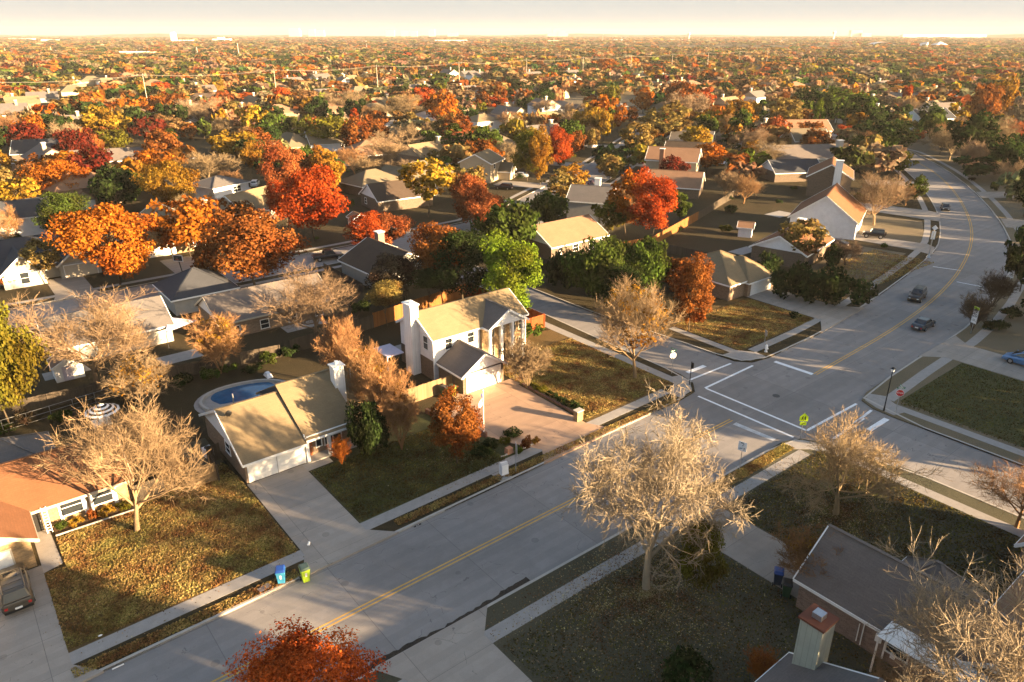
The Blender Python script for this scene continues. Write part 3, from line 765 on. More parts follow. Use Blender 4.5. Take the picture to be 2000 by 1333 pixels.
ptree(722, 890, 780, 85, 'spread', 'D', 'dark evergreen shrub tree at the corner of the tan-roofed house', lod='hi', cb=.02)
ptree(1240, 738, 542, 165, 'ash', 'T', 'lit tan tree on the corner lawn of the white house', fuzz=('vase', 'G', 900), seed=21)
ptree(1030, 758, 660, 92, 'multi', 'T', 'small multi-stemmed tree in front of the white columns', fuzz=('vase', 'T', 700))
ptree(1345, 645, 490, 95, 'oval', 'K', 'rust brown leafy tree beside the hipped brick house', lod='hi', seed=5, cb=.05)
ptree(1000, 632, 442, 135, 'oval', 'P', 'bright green pine behind the white two-storey house', lod='hi', seed=2, name='pine_tree')
ptree(905, 600, 440, 165, 'round', 'D', 'dark evergreen with many stems behind the orange fence', lod='hi', seed=7, cb=.22)
ptree(862, 590, 425, 130, 'round', 'K', 'dark rust tree with orange top behind the orange fence', lod='hi', seed=5, cb=.3)
ptree(838, 605, 520, 80, 'round', 'D', 'small dark tree against the orange fence', seed=6, cb=.45)
ptree(757, 638, 545, 86, 'round', 'V', 'small yellowish tree with forked trunk at the end of the orange fence', lod='hi', seed=8, cb=.45)
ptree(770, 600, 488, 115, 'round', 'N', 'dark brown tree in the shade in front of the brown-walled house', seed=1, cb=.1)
ptree(1165, 590, 462, 130, 'spread', 'E', 'broad green tree behind the dark corner fence', lod='hi', cb=.1, seed=3)
ptree(1252, 575, 464, 112, 'spread', 'E', 'green tree between the salmon-roofed house and the hipped brick house', lod='hi', cb=.1, seed=9)
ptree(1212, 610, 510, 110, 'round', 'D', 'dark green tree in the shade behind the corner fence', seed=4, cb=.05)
ptree(1098, 560, 480, 70, 'shrub', 'D', 'dark bush by the gable end of the salmon-roofed house', name='bush', cat='bush')
ptree(1270, 478, 322, 105, 'oval', 'R', 'brilliant red-orange tree in the back yard by the wooden fence', lod='hi', seed=2, cb=.15)
ptree(1222, 460, 330, 90, 'oval', 'O', 'orange tree just left of the brilliant red-orange one', seed=9)
ptree(1190, 462, 385, 80, 'round', 'L', 'olive tree beside the grey two-storey gable', seed=4)
ptree(1325, 436, 368, 48, 'oval', 'E', 'small dark green tree beside the brilliant red-orange tree')
ptree(1560, 515, 420, 118, 'vase', 'V', 'golden tan tree in front of the low house with blue-white gable', lod='hi', fuzz=None, seed=3, cb=.08)
for i, (u, vb, vt, w, c) in enumerate(((1492, 555, 492, 62, 'D'), (1540, 580, 510, 85, 'D'), (1600, 592, 515, 90, 'D'), (1655, 600, 528, 80, 'D'))):
    ptree(u, vb, vt, w, 'shrub', c, ('leftmost', 'second', 'third', 'rightmost')[i] + ' dark evergreen bush of the hedge row by the brick garage', name='bush', cat='bush')
ptree(1620, 522, 478, 42, 'shrub', 'D', 'dark rounded bush by the low porch corner', name='bush', cat='bush')
ptree(1650, 518, 468, 70, 'mid', 'N', 'small dark bare tree on the lawn by the black off-road car')
ptree(1706, 440, 334, 112, 'ash', 'T', 'bare tan tree on the lawn before the curving road', fuzz=('vase', 'T', 600))
ptree(1785, 398, 342, 42, 'round', 'E', 'small round green tree by the inside of the road bend')
ptree(1768, 402, 360, 45, 'mid', 'B', 'small brown tree beside the round green one at the bend')
ptree(1898, 645, 570, 58, 'multi', 'N', 'small tree with sunlit tan top behind the school speed sign', fuzz=('vase', 'T', 500))
ptree(1938, 600, 527, 62, 'multi', 'N', 'small dark bare tree beside the white speed sign')
for (u, vb, vt, w, l) in ((1948, 645, 622, 36, 'dark clipped bush beside the right driveway, rear of two'), (1928, 645, 628, 24, 'dark clipped bush beside the right driveway, front of two'), (1975, 622, 600, 40, 'dark clipped bush further up the right driveway'), (1940, 375, 352, 14, 'small round bush on the dry lawn right of the bend'), (1985, 385, 345, 34, 'big dark bush at the right edge above the bend')):
    ptree(u, vb, vt, w, 'shrub', 'D', l, name='bush', cat='bush', cb=0)
ptree(1992, 570, 395, 95, 'oval', 'D', 'dark evergreen tree at the right edge by the curving road', seed=2, cb=.05)
ptree(2020, 640, 420, 110, 'oval', 'D', 'dark evergreen tree mostly outside the right edge', seed=3, cb=.05)
ptree(1888, 324, 215, 90, 'round', 'D', 'large dark evergreen right of the road top', seed=4, cb=.12)
ptree(1835, 301, 258, 48, 'vase', 'T', 'small light tan tree at the top of the curving road')
ptree(1790, 278, 250, 32, 'round', 'S', 'small salmon tree left of the road top')
ptree(1716, 318, 260, 60, 'spread', 'E', 'small bright green tree left of the upper road', seed=2)
ptree(1745, 305, 232, 85, 'round', 'D', 'dark green tree behind the small bright green one', seed=2)
ptree(1700, 292, 228, 75, 'round', 'D', 'dark green tree left of the upper road, behind the brown roofs', seed=3)
ptree(1580, 318, 280, 62, 'mid', 'T', 'bare tree in front of the long brown roof')
ptree(1412, 392, 330, 62, 'mid', 'T', 'bare tangled tree beside the garden shed fence'); ptree(1452, 398, 338, 60, 'mid', 'B', 'brown bare tree behind the garden shed'); ptree(1475, 385, 350, 40, 'mid', 'T', 'small bare tree left of the garden shed')
ptree(1472, 305, 245, 78, 'mid', 'T', 'round bare tree behind the cream gable house')
ptree(1362, 1150, 1010, 105, 'round', 'L', 'yellow-green leafy small tree tucked under the big whitish bare tree', lod='hi', cb=.1, seed=4)
ptree(1345, 1345, 1290, 110, 'shrub', 'D', 'dark low bush on the shaded front lawn at the bottom edge', name='bush', cat='bush', cb=0)
ptree(1998, 425, 300, 62, 'oval', 'D', 'dark evergreen tree at the right edge over the dry lawns of the bend', seed=6, cb=.05)
ptree(1955, 348, 262, 80, 'round', 'D', 'dark evergreen tree between the bend and the white-trimmed house', seed=9, cb=.05)
# mid left
L_ = [
 (235, 556, 383, 185, 'round', 'O', 'large orange tree beside the tan gable-roofed house', 'hi'), (500, 562, 402, 195, 'round', 'K', 'big dark rust tree with orange top by the pale court street', 'hi'),
 (410, 560, 470, 60, 'round', 'K', 'small rust tree left of the big dark rust tree', 'mid'),
 (97, 556, 460, 90, 'vase', 'V', 'golden tan tree before the slate-roofed house', 'mid'), (8, 562, 525, 62, 'round', 'K', 'small rust bush tree at the left edge', 'mid'),
 (132, 470, 368, 104, 'round', 'E', 'bright green tree left of the large orange tree', 'hi'), (52, 430, 342, 104, 'vase', 'Y', 'yellow tan tree at the far left', 'mid'), (18, 480, 398, 62, 'mid', 'B', 'brown bare tree at the left edge below the yellow tan one', 'mid'),
 (128, 402, 303, 118, 'round', 'O', 'orange tree behind the yellow tan one', 'hi'), (240, 418, 320, 92, 'round', 'D', 'dark evergreen between two orange trees', 'mid'), (345, 420, 303, 112, 'round', 'G', 'golden orange tree behind the tan gable-roofed house', 'hi'),
 (410, 372, 294, 125, 'mid', 'T', 'wide bare tree beside the cream two-storey house', 'mid'), (458, 382, 330, 64, 'mid', 'B', 'small bare tree by the white parked cars', 'mid'),
 (558, 400, 262, 92, 'oval', 'S', 'tall salmon orange tree in the middle of the left half', 'hi'), (615, 470, 312, 152, 'round', 'R', 'largest red tree of the left half', 'hi'), (560, 440, 345, 90, 'round', 'R', 'red tree in front of the tall salmon orange tree', 'hi'),
 (645, 385, 278, 72, 'oval', 'G', 'golden brown tree right of the tall salmon orange tree', 'mid'),
 (722, 492, 407, 95, 'round', 'R', 'red tree in front of the brown-walled house', 'hi'), (762, 490, 412, 90, 'round', 'S', 'salmon tree right beside the red one', 'hi'),
 (716, 352, 302, 62, 'mid', 'T', 'bare tree behind the cream hipped roof', 'mid'), (836, 424, 304, 142, 'vase', 'Y', 'large yellow tree on the round lawn', 'hi'), (780, 350, 308, 52, 'mid', 'T', 'bare tree left of the large yellow tree', 'mid'),
 (920, 445, 330, 85, 'round', 'S', 'salmon tree right of the large yellow tree', 'hi'), (955, 455, 370, 100, 'round', 'S', 'salmon pink tree leaning over the pale street', 'hi'),
 (1030, 354, 243, 72, 'oval', 'L', 'lime green tree beside the beige two-storey house', 'hi'), (1055, 362, 243, 56, 'oval', 'G', 'golden tree between the lime green and the red one', 'hi'), (1092, 332, 243, 60, 'oval', 'R', 'bright red tree by the pale street', 'hi'),
 (1098, 412, 328, 92, 'vase', 'V', 'yellowish tree beside the pale street', 'mid'), (1242, 322, 232, 90, 'vase', 'V', 'yellowish tree at the top of the pale street', 'mid'), (1300, 290, 196, 115, 'vase', 'V', 'large yellowish tree behind the dark-roofed house', 'mid'),
 (1035, 440, 405, 45, 'multi', 'S', 'small pinkish tree by the salmon-roofed house', 'mid'),
 (1150, 270, 208, 70, 'round', 'Y', 'yellow tree left of the small orange tree', 'mid'), (1180, 275, 212, 40, 'round', 'Y', 'smaller yellow tree beside the small orange tree', 'mid'), (1208, 258, 200, 36, 'oval', 'O', 'small orange tree in the middle distance', 'mid'), (1155, 290, 250, 38, 'round', 'V', 'small yellow-green tree by the silver van', 'mid'),
 (1330, 228, 155, 75, 'round', 'K', 'broad dark rust tree in the middle distance', 'mid'), (1375, 222, 165, 42, 'oval', 'R', 'narrow red tree in the middle distance', 'mid'), (1345, 240, 175, 100, 'mid', 'T', 'wide bare tree below the dark rust tree', 'mid'),
 (1440, 262, 185, 70, 'round', 'G', 'golden orange tree behind the bare round tree', 'mid'), (1445, 282, 212, 55, 'round', 'E', 'green tree in front of the golden orange tree', 'mid'), (1512, 285, 225, 60, 'round', 'S', 'bright salmon tree beside the tan multi-gabled roofs', 'mid'), (1530, 262, 185, 92, 'vase', 'V', 'pale yellowish tree left of the green grove', 'mid'),
 (1594, 258, 190, 32, 'cone', 'P', 'small bright green cone-shaped tree before the grove', 'mid'), (1580, 232, 168, 82, 'round', 'D', 'dark tree at the left of the green grove', 'mid'), (1632, 245, 168, 92, 'round', 'E', 'green tree in the middle of the grove', 'mid'), (1675, 258, 180, 80, 'round', 'E', 'green tree at the right of the grove', 'mid'), (1645, 275, 240, 32, 'round', 'R', 'small vivid red tree below the grove', 'mid'),
 (1705, 268, 205, 50, 'round', 'D', 'dark tree behind the right end of the grove', 'mid'), (1815, 258, 200, 55, 'round', 'D', 'dark tree beside the blue-white house', 'mid'), (1768, 240, 186, 55, 'mid', 'T', 'bare tan tree left of the blue-white house', 'mid'), (1765, 222, 160, 24, 'oval', 'R', 'narrow red tree behind the bare tan one', 'mid'), (1912, 250, 150, 68, 'round', 'K', 'rust brown tree right of the blue-white house', 'mid'), (1950, 230, 148, 55, 'round', 'G', 'golden tree near the right edge', 'mid'),
 (1962, 300, 232, 70, 'mid', 'S', 'reddish twiggy tree near the right edge', 'mid'), (1985, 270, 175, 62, 'vase', 'W', 'pale tall tree at the right edge', 'mid'), (1940, 325, 265, 80, 'mid', 'B', 'brown bare tree on the lawn right of the bend', 'mid'), (2000, 330, 270, 55, 'round', 'D', 'dark green tree at the right edge above the bend', 'mid'),
 (68, 296, 224, 70, 'round', 'O', 'round orange tree behind the red hipped roof', 'mid'), (118, 290, 228, 80, 'round', 'D', 'dark green tree right of the round orange tree', 'mid'), (200, 275, 204, 86, 'round', 'Y', 'bright yellow tree in the upper left', 'mid'), (235, 265, 215, 50, 'round', 'Y', 'smaller bright yellow tree in the upper left', 'mid'), (225, 300, 246, 72, 'round', 'L', 'olive tree below the bright yellow trees', 'mid'),
 (330, 272, 222, 88, 'vase', 'B', 'brown tree in the upper left', 'mid'), (305, 232, 181, 55, 'round', 'O', 'orange tree in the upper left above the brown one', 'mid'), (390, 250, 190, 108, 'mid', 'T', 'wide bare tree in the upper left', 'mid'), (472, 250, 215, 45, 'round', 'O', 'orange tree right of the wide bare one', 'mid'), (336, 296, 250, 50, 'pine', 'E', 'small dark pine in the upper left', 'mid'), (460, 320, 248, 92, 'round', 'Y', 'yellow tree beside the dark gold one', 'mid'), (492, 338, 272, 50, 'round', 'G', 'dark gold tree left of the tall salmon tree', 'mid'),
 (528, 302, 235, 55, 'round', 'D', 'dark evergreen behind the tall salmon tree', 'mid'), (632, 292, 217, 94, 'round', 'L', 'big round olive tree', 'mid'), (696, 272, 211, 34, 'cone', 'R', 'narrow red tree right of the big round olive tree', 'mid'), (735, 222, 196, 18, 'round', 'R', 'tiny red tree by the court street', 'mid'), (672, 232, 170, 80, 'mid', 'T', 'bare tree above the big round olive tree', 'mid'), (600, 225, 170, 80, 'vase', 'B', 'brown tree left of the bare one', 'mid'), (555, 215, 168, 38, 'round', 'R', 'dark red tree beside the brown one', 'mid'),
 (795, 232, 183, 70, 'mid', 'T', 'bare tree left of the large orange tree in the upper middle', 'mid'), (862, 252, 175, 72, 'round', 'O', 'large orange tree in the upper middle', 'mid'), (828, 215, 164, 54, 'round', 'R', 'red tree behind the large orange one', 'mid'), (868, 285, 218, 60, 'vase', 'V', 'pale yellow tree below the large orange one', 'mid'), (800, 295, 238, 60, 'mid', 'T', 'bare tree below the court street', 'mid'), (888, 312, 240, 60, 'pine', 'E', 'dark green pine below the pale yellow tree', 'mid'), (915, 298, 252, 45, 'mid', 'S', 'pinkish bare tree beside the dark green pine', 'mid'),
 (975, 215, 158, 38, 'oval', 'K', 'dark rust tree in the upper middle', 'mid'), (945, 215, 175, 40, 'round', 'K', 'small rust tree left of the dark rust one', 'mid'), (1020, 190, 152, 50, 'round', 'D', 'dark green tree right of the dark rust one', 'mid'), (1060, 215, 172, 50, 'round', 'D', 'dark tree behind the grey hipped roofs', 'mid'), (1185, 145, 112, 45, 'round', 'O', 'orange tree far back in the middle', 'mid'), (1255, 222, 170, 50, 'round', 'O', 'orange tree left of the broad dark rust tree', 'mid'), (1190, 225, 165, 45, 'round', 'L', 'dark olive tree in the middle distance', 'mid')]
for (u, vb, vt, w, k, c, l, lod) in L_: ptree(u, vb, vt, w, k, c, l, lod=lod)
for t in TREES:
    q = proj(t['x'], t['y'], t['h'] * .6); t['uv'] = (q[0], q[1]); t['hand'] = True
# ------------------------------------------------------------------ houses
KEEP = []   # (x, y, r) keep-out discs for scattered trees
class House:
    def __init__(s, name, x, y, rz, label, cat='house', group=None, absolute=True, phrase=None, r=None):
        s.o = empty(name, x, y, 0, R(rz), label, cat, group); s.x, s.y = x, y; s.ox, s.oy = (x, y) if absolute else (0, 0)
        s.wall = {}; s.roofs = []; s.trim = MB(); s.gables = []; s.rf = None; s.rz = R(rz)
        if r: KEEP.append((x, y, r))
        if phrase: landmark(x, y, 4, phrase)
    def p(s, x, y): return (x - s.ox, y - s.oy)
    def wing(s, x0, x1, y0, y1, h, rise, axis='x', hip=False, wall='tan_brick', gable='white_siding', roof='roof_tan', ov=.45, z0=-.2, trim=True, gh=0, ends=(True, True), inset=0):
        (x0, y0), (x1, y1) = s.p(x0, y0), s.p(x1, y1)
        w = s.wall.setdefault(wall, MB()); w.add([(x0, y0, z0), (x1, y0, z0), (x1, y1, z0), (x0, y1, z0), (x0, y0, h), (x1, y0, h), (x1, y1, h), (x0, y1, h)], [(0, 1, 5, 4), (1, 2, 6, 5), (2, 3, 7, 6), (3, 0, 4, 7)])
        L, W = (x1 - x0, y1 - y0) if axis == 'x' else (y1 - y0, x1 - x0)
        # work in (l, w) coordinates, ridge along l
        def T(l, w_, z): return (x0 + l, y0 + w_, z) if axis == 'x' else (x1 - w_, y0 + l, z)
        half = W / 2; sl = rise / half; e = h - ov * sl; th = .17
        rb = MB()
        if hip:
            hl = min(half, L / 2 - .01)
            top = [T(-ov, -ov, e), T(L + ov, -ov, e), T(L + ov, W + ov, e), T(-ov, W + ov, e), T(hl, half, h + rise), T(L - hl, half, h + rise)]
            bot = [(a, b, c - th) for a, b, c in top[:4]]
            rb.add(top + bot, [(0, 1, 5, 4), (2, 3, 4, 5), (1, 2, 5), (3, 0, 4), (6, 7, 1, 0), (7, 8, 2, 1), (8, 9, 3, 2), (9, 6, 0, 3), (9, 8, 7, 6)])
            if trim:
                c = bot
                for i in range(4): s.trim.beam(Vector(c[i]) + Vector((0, 0, .06)), Vector(c[(i + 1) % 4]) + Vector((0, 0, .06)), .1, .22)
            # ridge caps
            for a, b in ((0, 4), (3, 4), (1, 5), (2, 5), (4, 5)):
                if math.dist(top[a], top[b]) > .3: rb.beam(Vector(top[a]) + Vector((0, 0, .02)), Vector(top[b]) + Vector((0, 0, .02)), .28, .05)
        else:
            oe0 = .35 if ends[0] else 0; oe1 = .35 if ends[1] else 0
            top = [T(-oe0, -ov, e), T(L + oe1, -ov, e), T(L + oe1, half, h + rise), T(-oe0, half, h + rise), T(L + oe1, W + ov, e), T(-oe0, W + ov, e)]
            bot = [(a, b, c - th) for a, b, c in top]
            rb.add(top + bot, [(0, 1, 2, 3), (3, 2, 4, 5), (9, 8, 7, 6), (11, 10, 8, 9), (6, 7, 1, 0), (10, 11, 5, 4), (7, 8, 2, 1), (8, 10, 4, 2), (9, 6, 0, 3), (11, 9, 3, 5)])
            rb.beam(Vector(top[3]) + Vector((0, 0, .02)), Vector(top[2]) + Vector((0, 0, .02)), .3, .05)
            q = .02 if gable != wall else .01
            zb = h - gh
            for l, sg, on in ((0, -1, ends[0]), (L, 1, ends[1])):
                if on is None: continue
                d = sg * q
                pts = [T(l + d, 0, zb), T(l + d, W, zb), T(l + d, W, h), T(l + d, half, h + rise - th * .9), T(l + d, 0, h)]
                if not gh: pts = [T(l + d, 0, h - .03), T(l + d, W, h - .03), T(l + d, half, h + rise - th * .9)]
                n = len(pts); f = tuple(range(n)); 
                if sg < 0: f = f[::-1]
                if axis == 'y': pass
                s.gables.append((MB().add(pts, [f]), gable))
            if trim:
                for i, j in ((0, 1), (5, 4)): s.trim.beam(Vector(bot[i]) + Vector((0, 0, .04)), Vector(bot[j]) + Vector((0, 0, .04)), .12, .22)
                for i, j, on in ((0, 3, ends[0]), (5, 3, ends[0]), (1, 2, ends[1]), (4, 2, ends[1])):
                    if on: s.trim.beam(Vector(bot[i]) + Vector((0, 0, .06)), Vector(bot[j]) + Vector((0, 0, .06)), .09, .26)
        s.roofs.append((rb, roof)); return s
    def chimney(s, x0, x1, y0, y1, z0, z1, mat='tan_brick', cap='white_trim', hood=False):
        (x0, y0), (x1, y1) = s.p(x0, y0), s.p(x1, y1)
        c = MB().box(x0, y0, z0, x1, y1, z1).build('chimney', mat, s.o)
        k = MB().box(x0 - .12, y0 - .12, z1, x1 + .12, y1 + .12, z1 + .14)
        if hood: k.cyl((x0 + x1) / 2, (y0 + y1) / 2, z1 + .14, z1 + .5, .2, 8)
        k.build('cap', cap, c); return c
    def window(s, x, y, nx, ny, z, w, h, frame='white_trim', split=True, name='window'):
        x, y = s.p(x, y); tx, ty = -ny, nx
        fr = MB(); pn = MB()
        def b(m, a0, a1, z0, z1, d0, d1):
            pts = [(x + tx * a + nx * d, y + ty * a + ny * d) for a, d in ((a0, d0), (a1, d0), (a1, d1), (a0, d1))]; m.prism(pts, z0, z1)
        b(fr, -w / 2 - .09, w / 2 + .09, z + h, z + h + .1, .012, .07); b(fr, -w / 2 - .12, w / 2 + .12, z - .1, z, .012, .1)
        b(fr, -w / 2 - .09, -w / 2, z, z + h, .012, .07); b(fr, w / 2, w / 2 + .09, z, z + h, .012, .07)
        if split:
            b(fr, -w / 2, w / 2, z + h * .5 - .03, z + h * .5 + .03, .012, .06)
            if w > 1.5: b(fr, -.04, .04, z, z + h * .5 - .03, .012, .06); b(fr, -.04, .04, z + h * .5 + .03, z + h, .012, .06)
        b(pn, -w / 2, w / 2, z, z + h, .01, .035)
        f = fr.build(name, frame, s.o, uv=False); pn.build('pane', 'dark_glass', f, uv=False); return f
    def garage(s, x, y, nx, ny, w, h=2.15, mat='garage_white'):
        x, y = s.p(x, y); tx, ty = -ny, nx; m = MB()
        for k in range(4):
            z0 = .02 + h / 4 * k; pts = [(x + tx * a + nx * d, y + ty * a + ny * d) for a, d in ((-w / 2, .015), (w / 2, .015), (w / 2, .06), (-w / 2, .06))]
            m.prism(pts, z0, z0 + h / 4 - .025)
        pts = [(x + tx * a + nx * d, y + ty * a + ny * d) for a, d in ((-w / 2, .01), (w / 2, .01), (w / 2, .04), (-w / 2, .04))]; m.prism(pts, .0, h + .01)
        g = m.build('garage_door', mat, s.o, uv=False)
        for a0, a1, z0, z1 in ((-w / 2 - .12, -w / 2, 0, h + .14), (w / 2, w / 2 + .12, 0, h + .14), (-w / 2, w / 2, h + .01, h + .14)):
            s.trim.prism([(x + tx * a + nx * d, y + ty * a + ny * d) for a, d in ((a0, .012), (a1, .012), (a1, .08), (a0, .08))], z0, z1)
        return g
    def door(s, x, y, nx, ny, mat, w=.95, h=2.1):
        x, y = s.p(x, y); tx, ty = -ny, nx
        d = MB().prism([(x + tx * a + nx * q, y + ty * a + ny * q) for a, q in ((-w / 2, .012), (w / 2, .012), (w / 2, .06), (-w / 2, .06))], .05, h).build('door', mat, s.o, uv=False)
        MB().ball((x + tx * w * .4 + nx * .09, y + ty * w * .4 + ny * .09, 1.0), .05, 6, 4).build('handle', 'steel', d, uv=False); return d
    def part(s, mb, name, mat): 
        mb.v = [(a - s.ox, b - s.oy, c) for a, b, c in mb.v]
        return mb.build(name, mat, s.o)
    def done(s, trim='white_trim'):
        for m, b in s.wall.items(): b.build('wall', m, s.o)
        for b, m in s.gables: b.build('gable', m, s.o)
        for b, m in s.roofs: b.build('roof', m, s.o)
        if s.trim.f: s.trim.build('trim', trim, s.o, uv=False)
        return s.o

paint('dark_red_paint', (.22, .03, .02), .5); paint('brown_door', (.32, .10, .03), .5); paint('rust_metal', (.13, .035, .014), .8); paint('lilac_shade', (.5, .46, .56), .7)
# H1: orange-roofed brick house at the left edge
H = House('brick_house', 1, 63, 0, 'orange-roofed tan brick house with a bare tree and flower bed in front', phrase='orange-roofed brick house', r=9)
H.wing(-12, 7.6, 63.0, 70.6, 2.75, 2.3, 'x', wall='gold_brick', gable='gold_brick', roof='roof_orange', ov=.6)
H.wing(-8.2, -.35, 58.3, 66.0, 2.75, 2.1, 'y', wall='gold_brick', gable='cream_siding', roof='roof_orange', ov=.55, ends=(True, False))
H.wing(-12, 3.0, 69.6, 76.0, 2.6, 2.0, 'x', hip=True, wall='gold_brick', roof='roof_grey', ov=.5)
H.garage(-4.2, 58.3, 0, -1, 5.0); H.chimney(6.3, 7.5, 64.2, 65.4, 2.2, 7.2, 'tan_brick', 'kerb_concrete')
H.window(3.1, 63.0, 0, -1, .75, 1.5, 1.35); H.window(5.4, 63.0, 0, -1, .75, 1.5, 1.35); H.door(.35, 63.0, 0, -1, 'dark_metal')
H.part(MB().prism([(2.1, 62.93), (2.35, 62.93), (2.35, 62.99), (2.1, 62.99)], .3, 2.6).prism([(3.9, 62.93), (4.2, 62.93), (4.2, 62.99), (3.9, 62.99)], .3, 2.6).prism([(4.4, 62.93), (4.6, 62.93), (4.6, 62.99), (4.4, 62.99)], .3, 2.6).prism([(6.2, 62.93), (6.5, 62.93), (6.5, 62.99), (6.2, 62.99)], .3, 2.6), 'window_surround', 'white_trim')
tr = MB()
for xx in (.95, 1.3): tr.box(xx - .03, 62.3, 0, xx + .03, 62.36, 2.5)
for k in range(9): tr.box(.98, 62.31, .2 + k * .27, 1.27, 62.35, .25 + k * .27)
H.part(tr, 'porch_trellis', 'white_trim'); H.done('tan_trim')
struct(MB().prism([(1.4, 61.5), (7.4, 61.3), (7.6, 62.9), (1.4, 62.9)], -.02, .02), 'flower_bed', mottled('mulch', (.09, .055, .03), var=.5, scale=5, bump=.5), uv=False)
struct(MB().beam((1.4, 61.45, .06), (7.5, 61.25, .06), .12, .16), 'bed_edging', 'kerb_concrete', uv=False)

# H2: long tan-roofed house with two garage doors
H = House('ranch_house', 23, 64, 0, 'single-storey house with wide tan roof, dark valley strip and two white garage doors', phrase='wide tan-roofed house', r=11)
H.wing(16.4, 22.2, 59.2, 70.2, 2.65, 2.75, 'x', wall='tan_brick', gable='white_siding', roof='roof_tan', ov=.6, ends=(True, False), gh=.25)
H.wing(22.2, 27.7, 60.0, 70.2, 3.25, 2.7, 'x', wall='tan_brick', gable='roof_slate', roof='roof_tan', ov=1.3, ends=(False, False))  # slate gable ends: the shade of the roof step is put into the colour
H.part(MB().box(22.1, 58.9, 2.9, 22.19, 59.1, 3.1), 'gutter_end', 'white_trim')
for vx, vy in ((18.5, 66.8), (24.5, 63.0), (30.2, 65.0)): H.part(MB().cyl(vx, vy, 4.3, 5.5 if vy > 64 else 4.9, .07, 8), 'vent_pipe', 'steel')
H.part(MB().tube([(17.0, 63.5, 4.9), (17.0, 63.4, 5.3)], [.03, .03], 6).ball((16.9, 63.3, 5.35), .32, 10, 5, (1, .25, 1)), 'satellite_dish', 'dark_metal')
H.wing(27.7, 32.2, 62.6, 70.2, 2.75, 2.6, 'x', wall='tan_brick', gable='white_siding', roof='roof_tan', ov=.5, ends=(False, True))
H.garage(17.95, 59.2, 0, -1, 2.5); H.garage(20.75, 59.2, 0, -1, 2.5)
H.chimney(27.5, 28.6, 62.9, 63.9, 2.6, 7.0, 'white_panel', 'white_trim', True)
H.door(22.75, 60.0, 0, -1, 'brown_door'); H.window(25.4, 60.0, 0, -1, .7, 1.7, 1.6); H.window(23.9, 60, 0, -1, .8, .5, 1.5, split=False)
ps = MB()
for xx in (22.35, 24.6, 27.45): ps.box(xx - .16, 58.95, 0, xx + .16, 59.27, 2.72)
ps.box(22.35, 58.98, 2.6, 27.6, 59.22, 2.78); H.part(ps, 'porch_post', 'white_trim')
H.part(MB().prism([(22.2, 58.75), (27.7, 58.75), (27.7, 60), (22.2, 60)], -.02, .09), 'porch_floor', 'kerb_concrete')
H.window(16.4, 63.5, -1, 0, 1.2, 1.2, 1.1); H.done()
struct(MB().prism([(13.2, 63.2), (16, 63.2), (16, 70), (13.2, 70)], -.03, .01), 'side_yard', 'lawn_brown', uv=False)

# H3: white two-storey house with chimney, portico and garage
H = House('two_storey_house', 48, 69, 0, 'white two-storey house with tall white chimney, columned portico and white garage', phrase='white two-storey house with columns', r=9)
H.wing(41.5, 55.2, 66.4, 73.8, 5.55, 2.1, 'x', wall='white_siding', gable='white_siding', roof='roof_tan', ov=.4)
H.wing(42.1, 47.9, 61.4, 66.4, 2.55, 1.85, 'y', wall='brown_brick', gable='white_siding', roof='roof_greybrown', ov=.35, ends=(True, None))
H.wing(48.6, 54.2, 65.0, 70.1, 5.5, 1.75, 'y', wall='white_siding', gable='white_siding', roof='roof_greybrown', ov=.3, z0=5.3, ends=(True, None))
H.garage(45.0, 61.4, 0, -1, 4.7, 2.2)
H.part(MB().box(40.4, 69.3, -.1, 41.48, 71.0, 8.75), 'chimney', 'white_panel')
H.part(MB().box(40.3, 69.2, 8.75, 41.6, 71.1, 8.9).cyl(40.95, 70.1, 8.9, 9.2, .25, 8), 'chimney_cap', 'white_trim')
H.part(MB().box(41.44, 66.38, -.1, 41.49, 69.28, 2.5).box(41.44, 71.02, -.1, 41.49, 73.8, 2.5), 'brick_base', 'brown_brick')
H.part(MB().box(48.2, 66.34, -.05, 55.15, 66.39, 5.45), 'front_brick', 'gold_brick')
for xx in (48.85, 50.6, 52.3, 53.95): H.part(MB().box(xx - .16, 65.05, 0, xx + .16, 65.37, 5.35), 'column', 'white_trim')
H.part(MB().prism([(48.4, 64.9), (54.4, 64.9), (54.4, 66.35), (48.4, 66.35)], -.02, .12), 'porch_floor', 'red_brick')
for xx in (43.6, 46.8): H.window(xx, 66.4, 0, -1, 3.6, .9, 1.5)
for xx in (49.8, 51.5, 53.2, 54.6): H.window(xx, 66.34, 0, -1, 3.5, .8, 1.5, frame='tan_trim')
for xx in (49.8, 53.2, 54.6): H.window(xx, 66.34, 0, -1, .7, .8, 1.6, frame='tan_trim')
H.door(51.5, 66.34, 0, -1, 'dark_metal', 1.0, 2.2); H.window(41.5, 68.0, -1, 0, 3.6, .9, 1.6)
H.part(MB().box(38.0, 71.2, 2.3, 40.3, 74.6, 2.42), 'patio_roof', 'lilac_shade'); H.part(MB().box(38.05, 71.3, 0, 38.15, 71.4, 2.3).box(38.05, 74.4, 0, 38.15, 74.5, 2.3), 'patio_post', 'white_trim')
H.part(MB().beam((55.28, 66.3, 0), (55.28, 66.3, 5.2), .1, .1).beam((41.42, 66.3, 0), (41.42, 66.3, 5.2), .1, .1), 'downpipe', 'white_trim')
H.done()

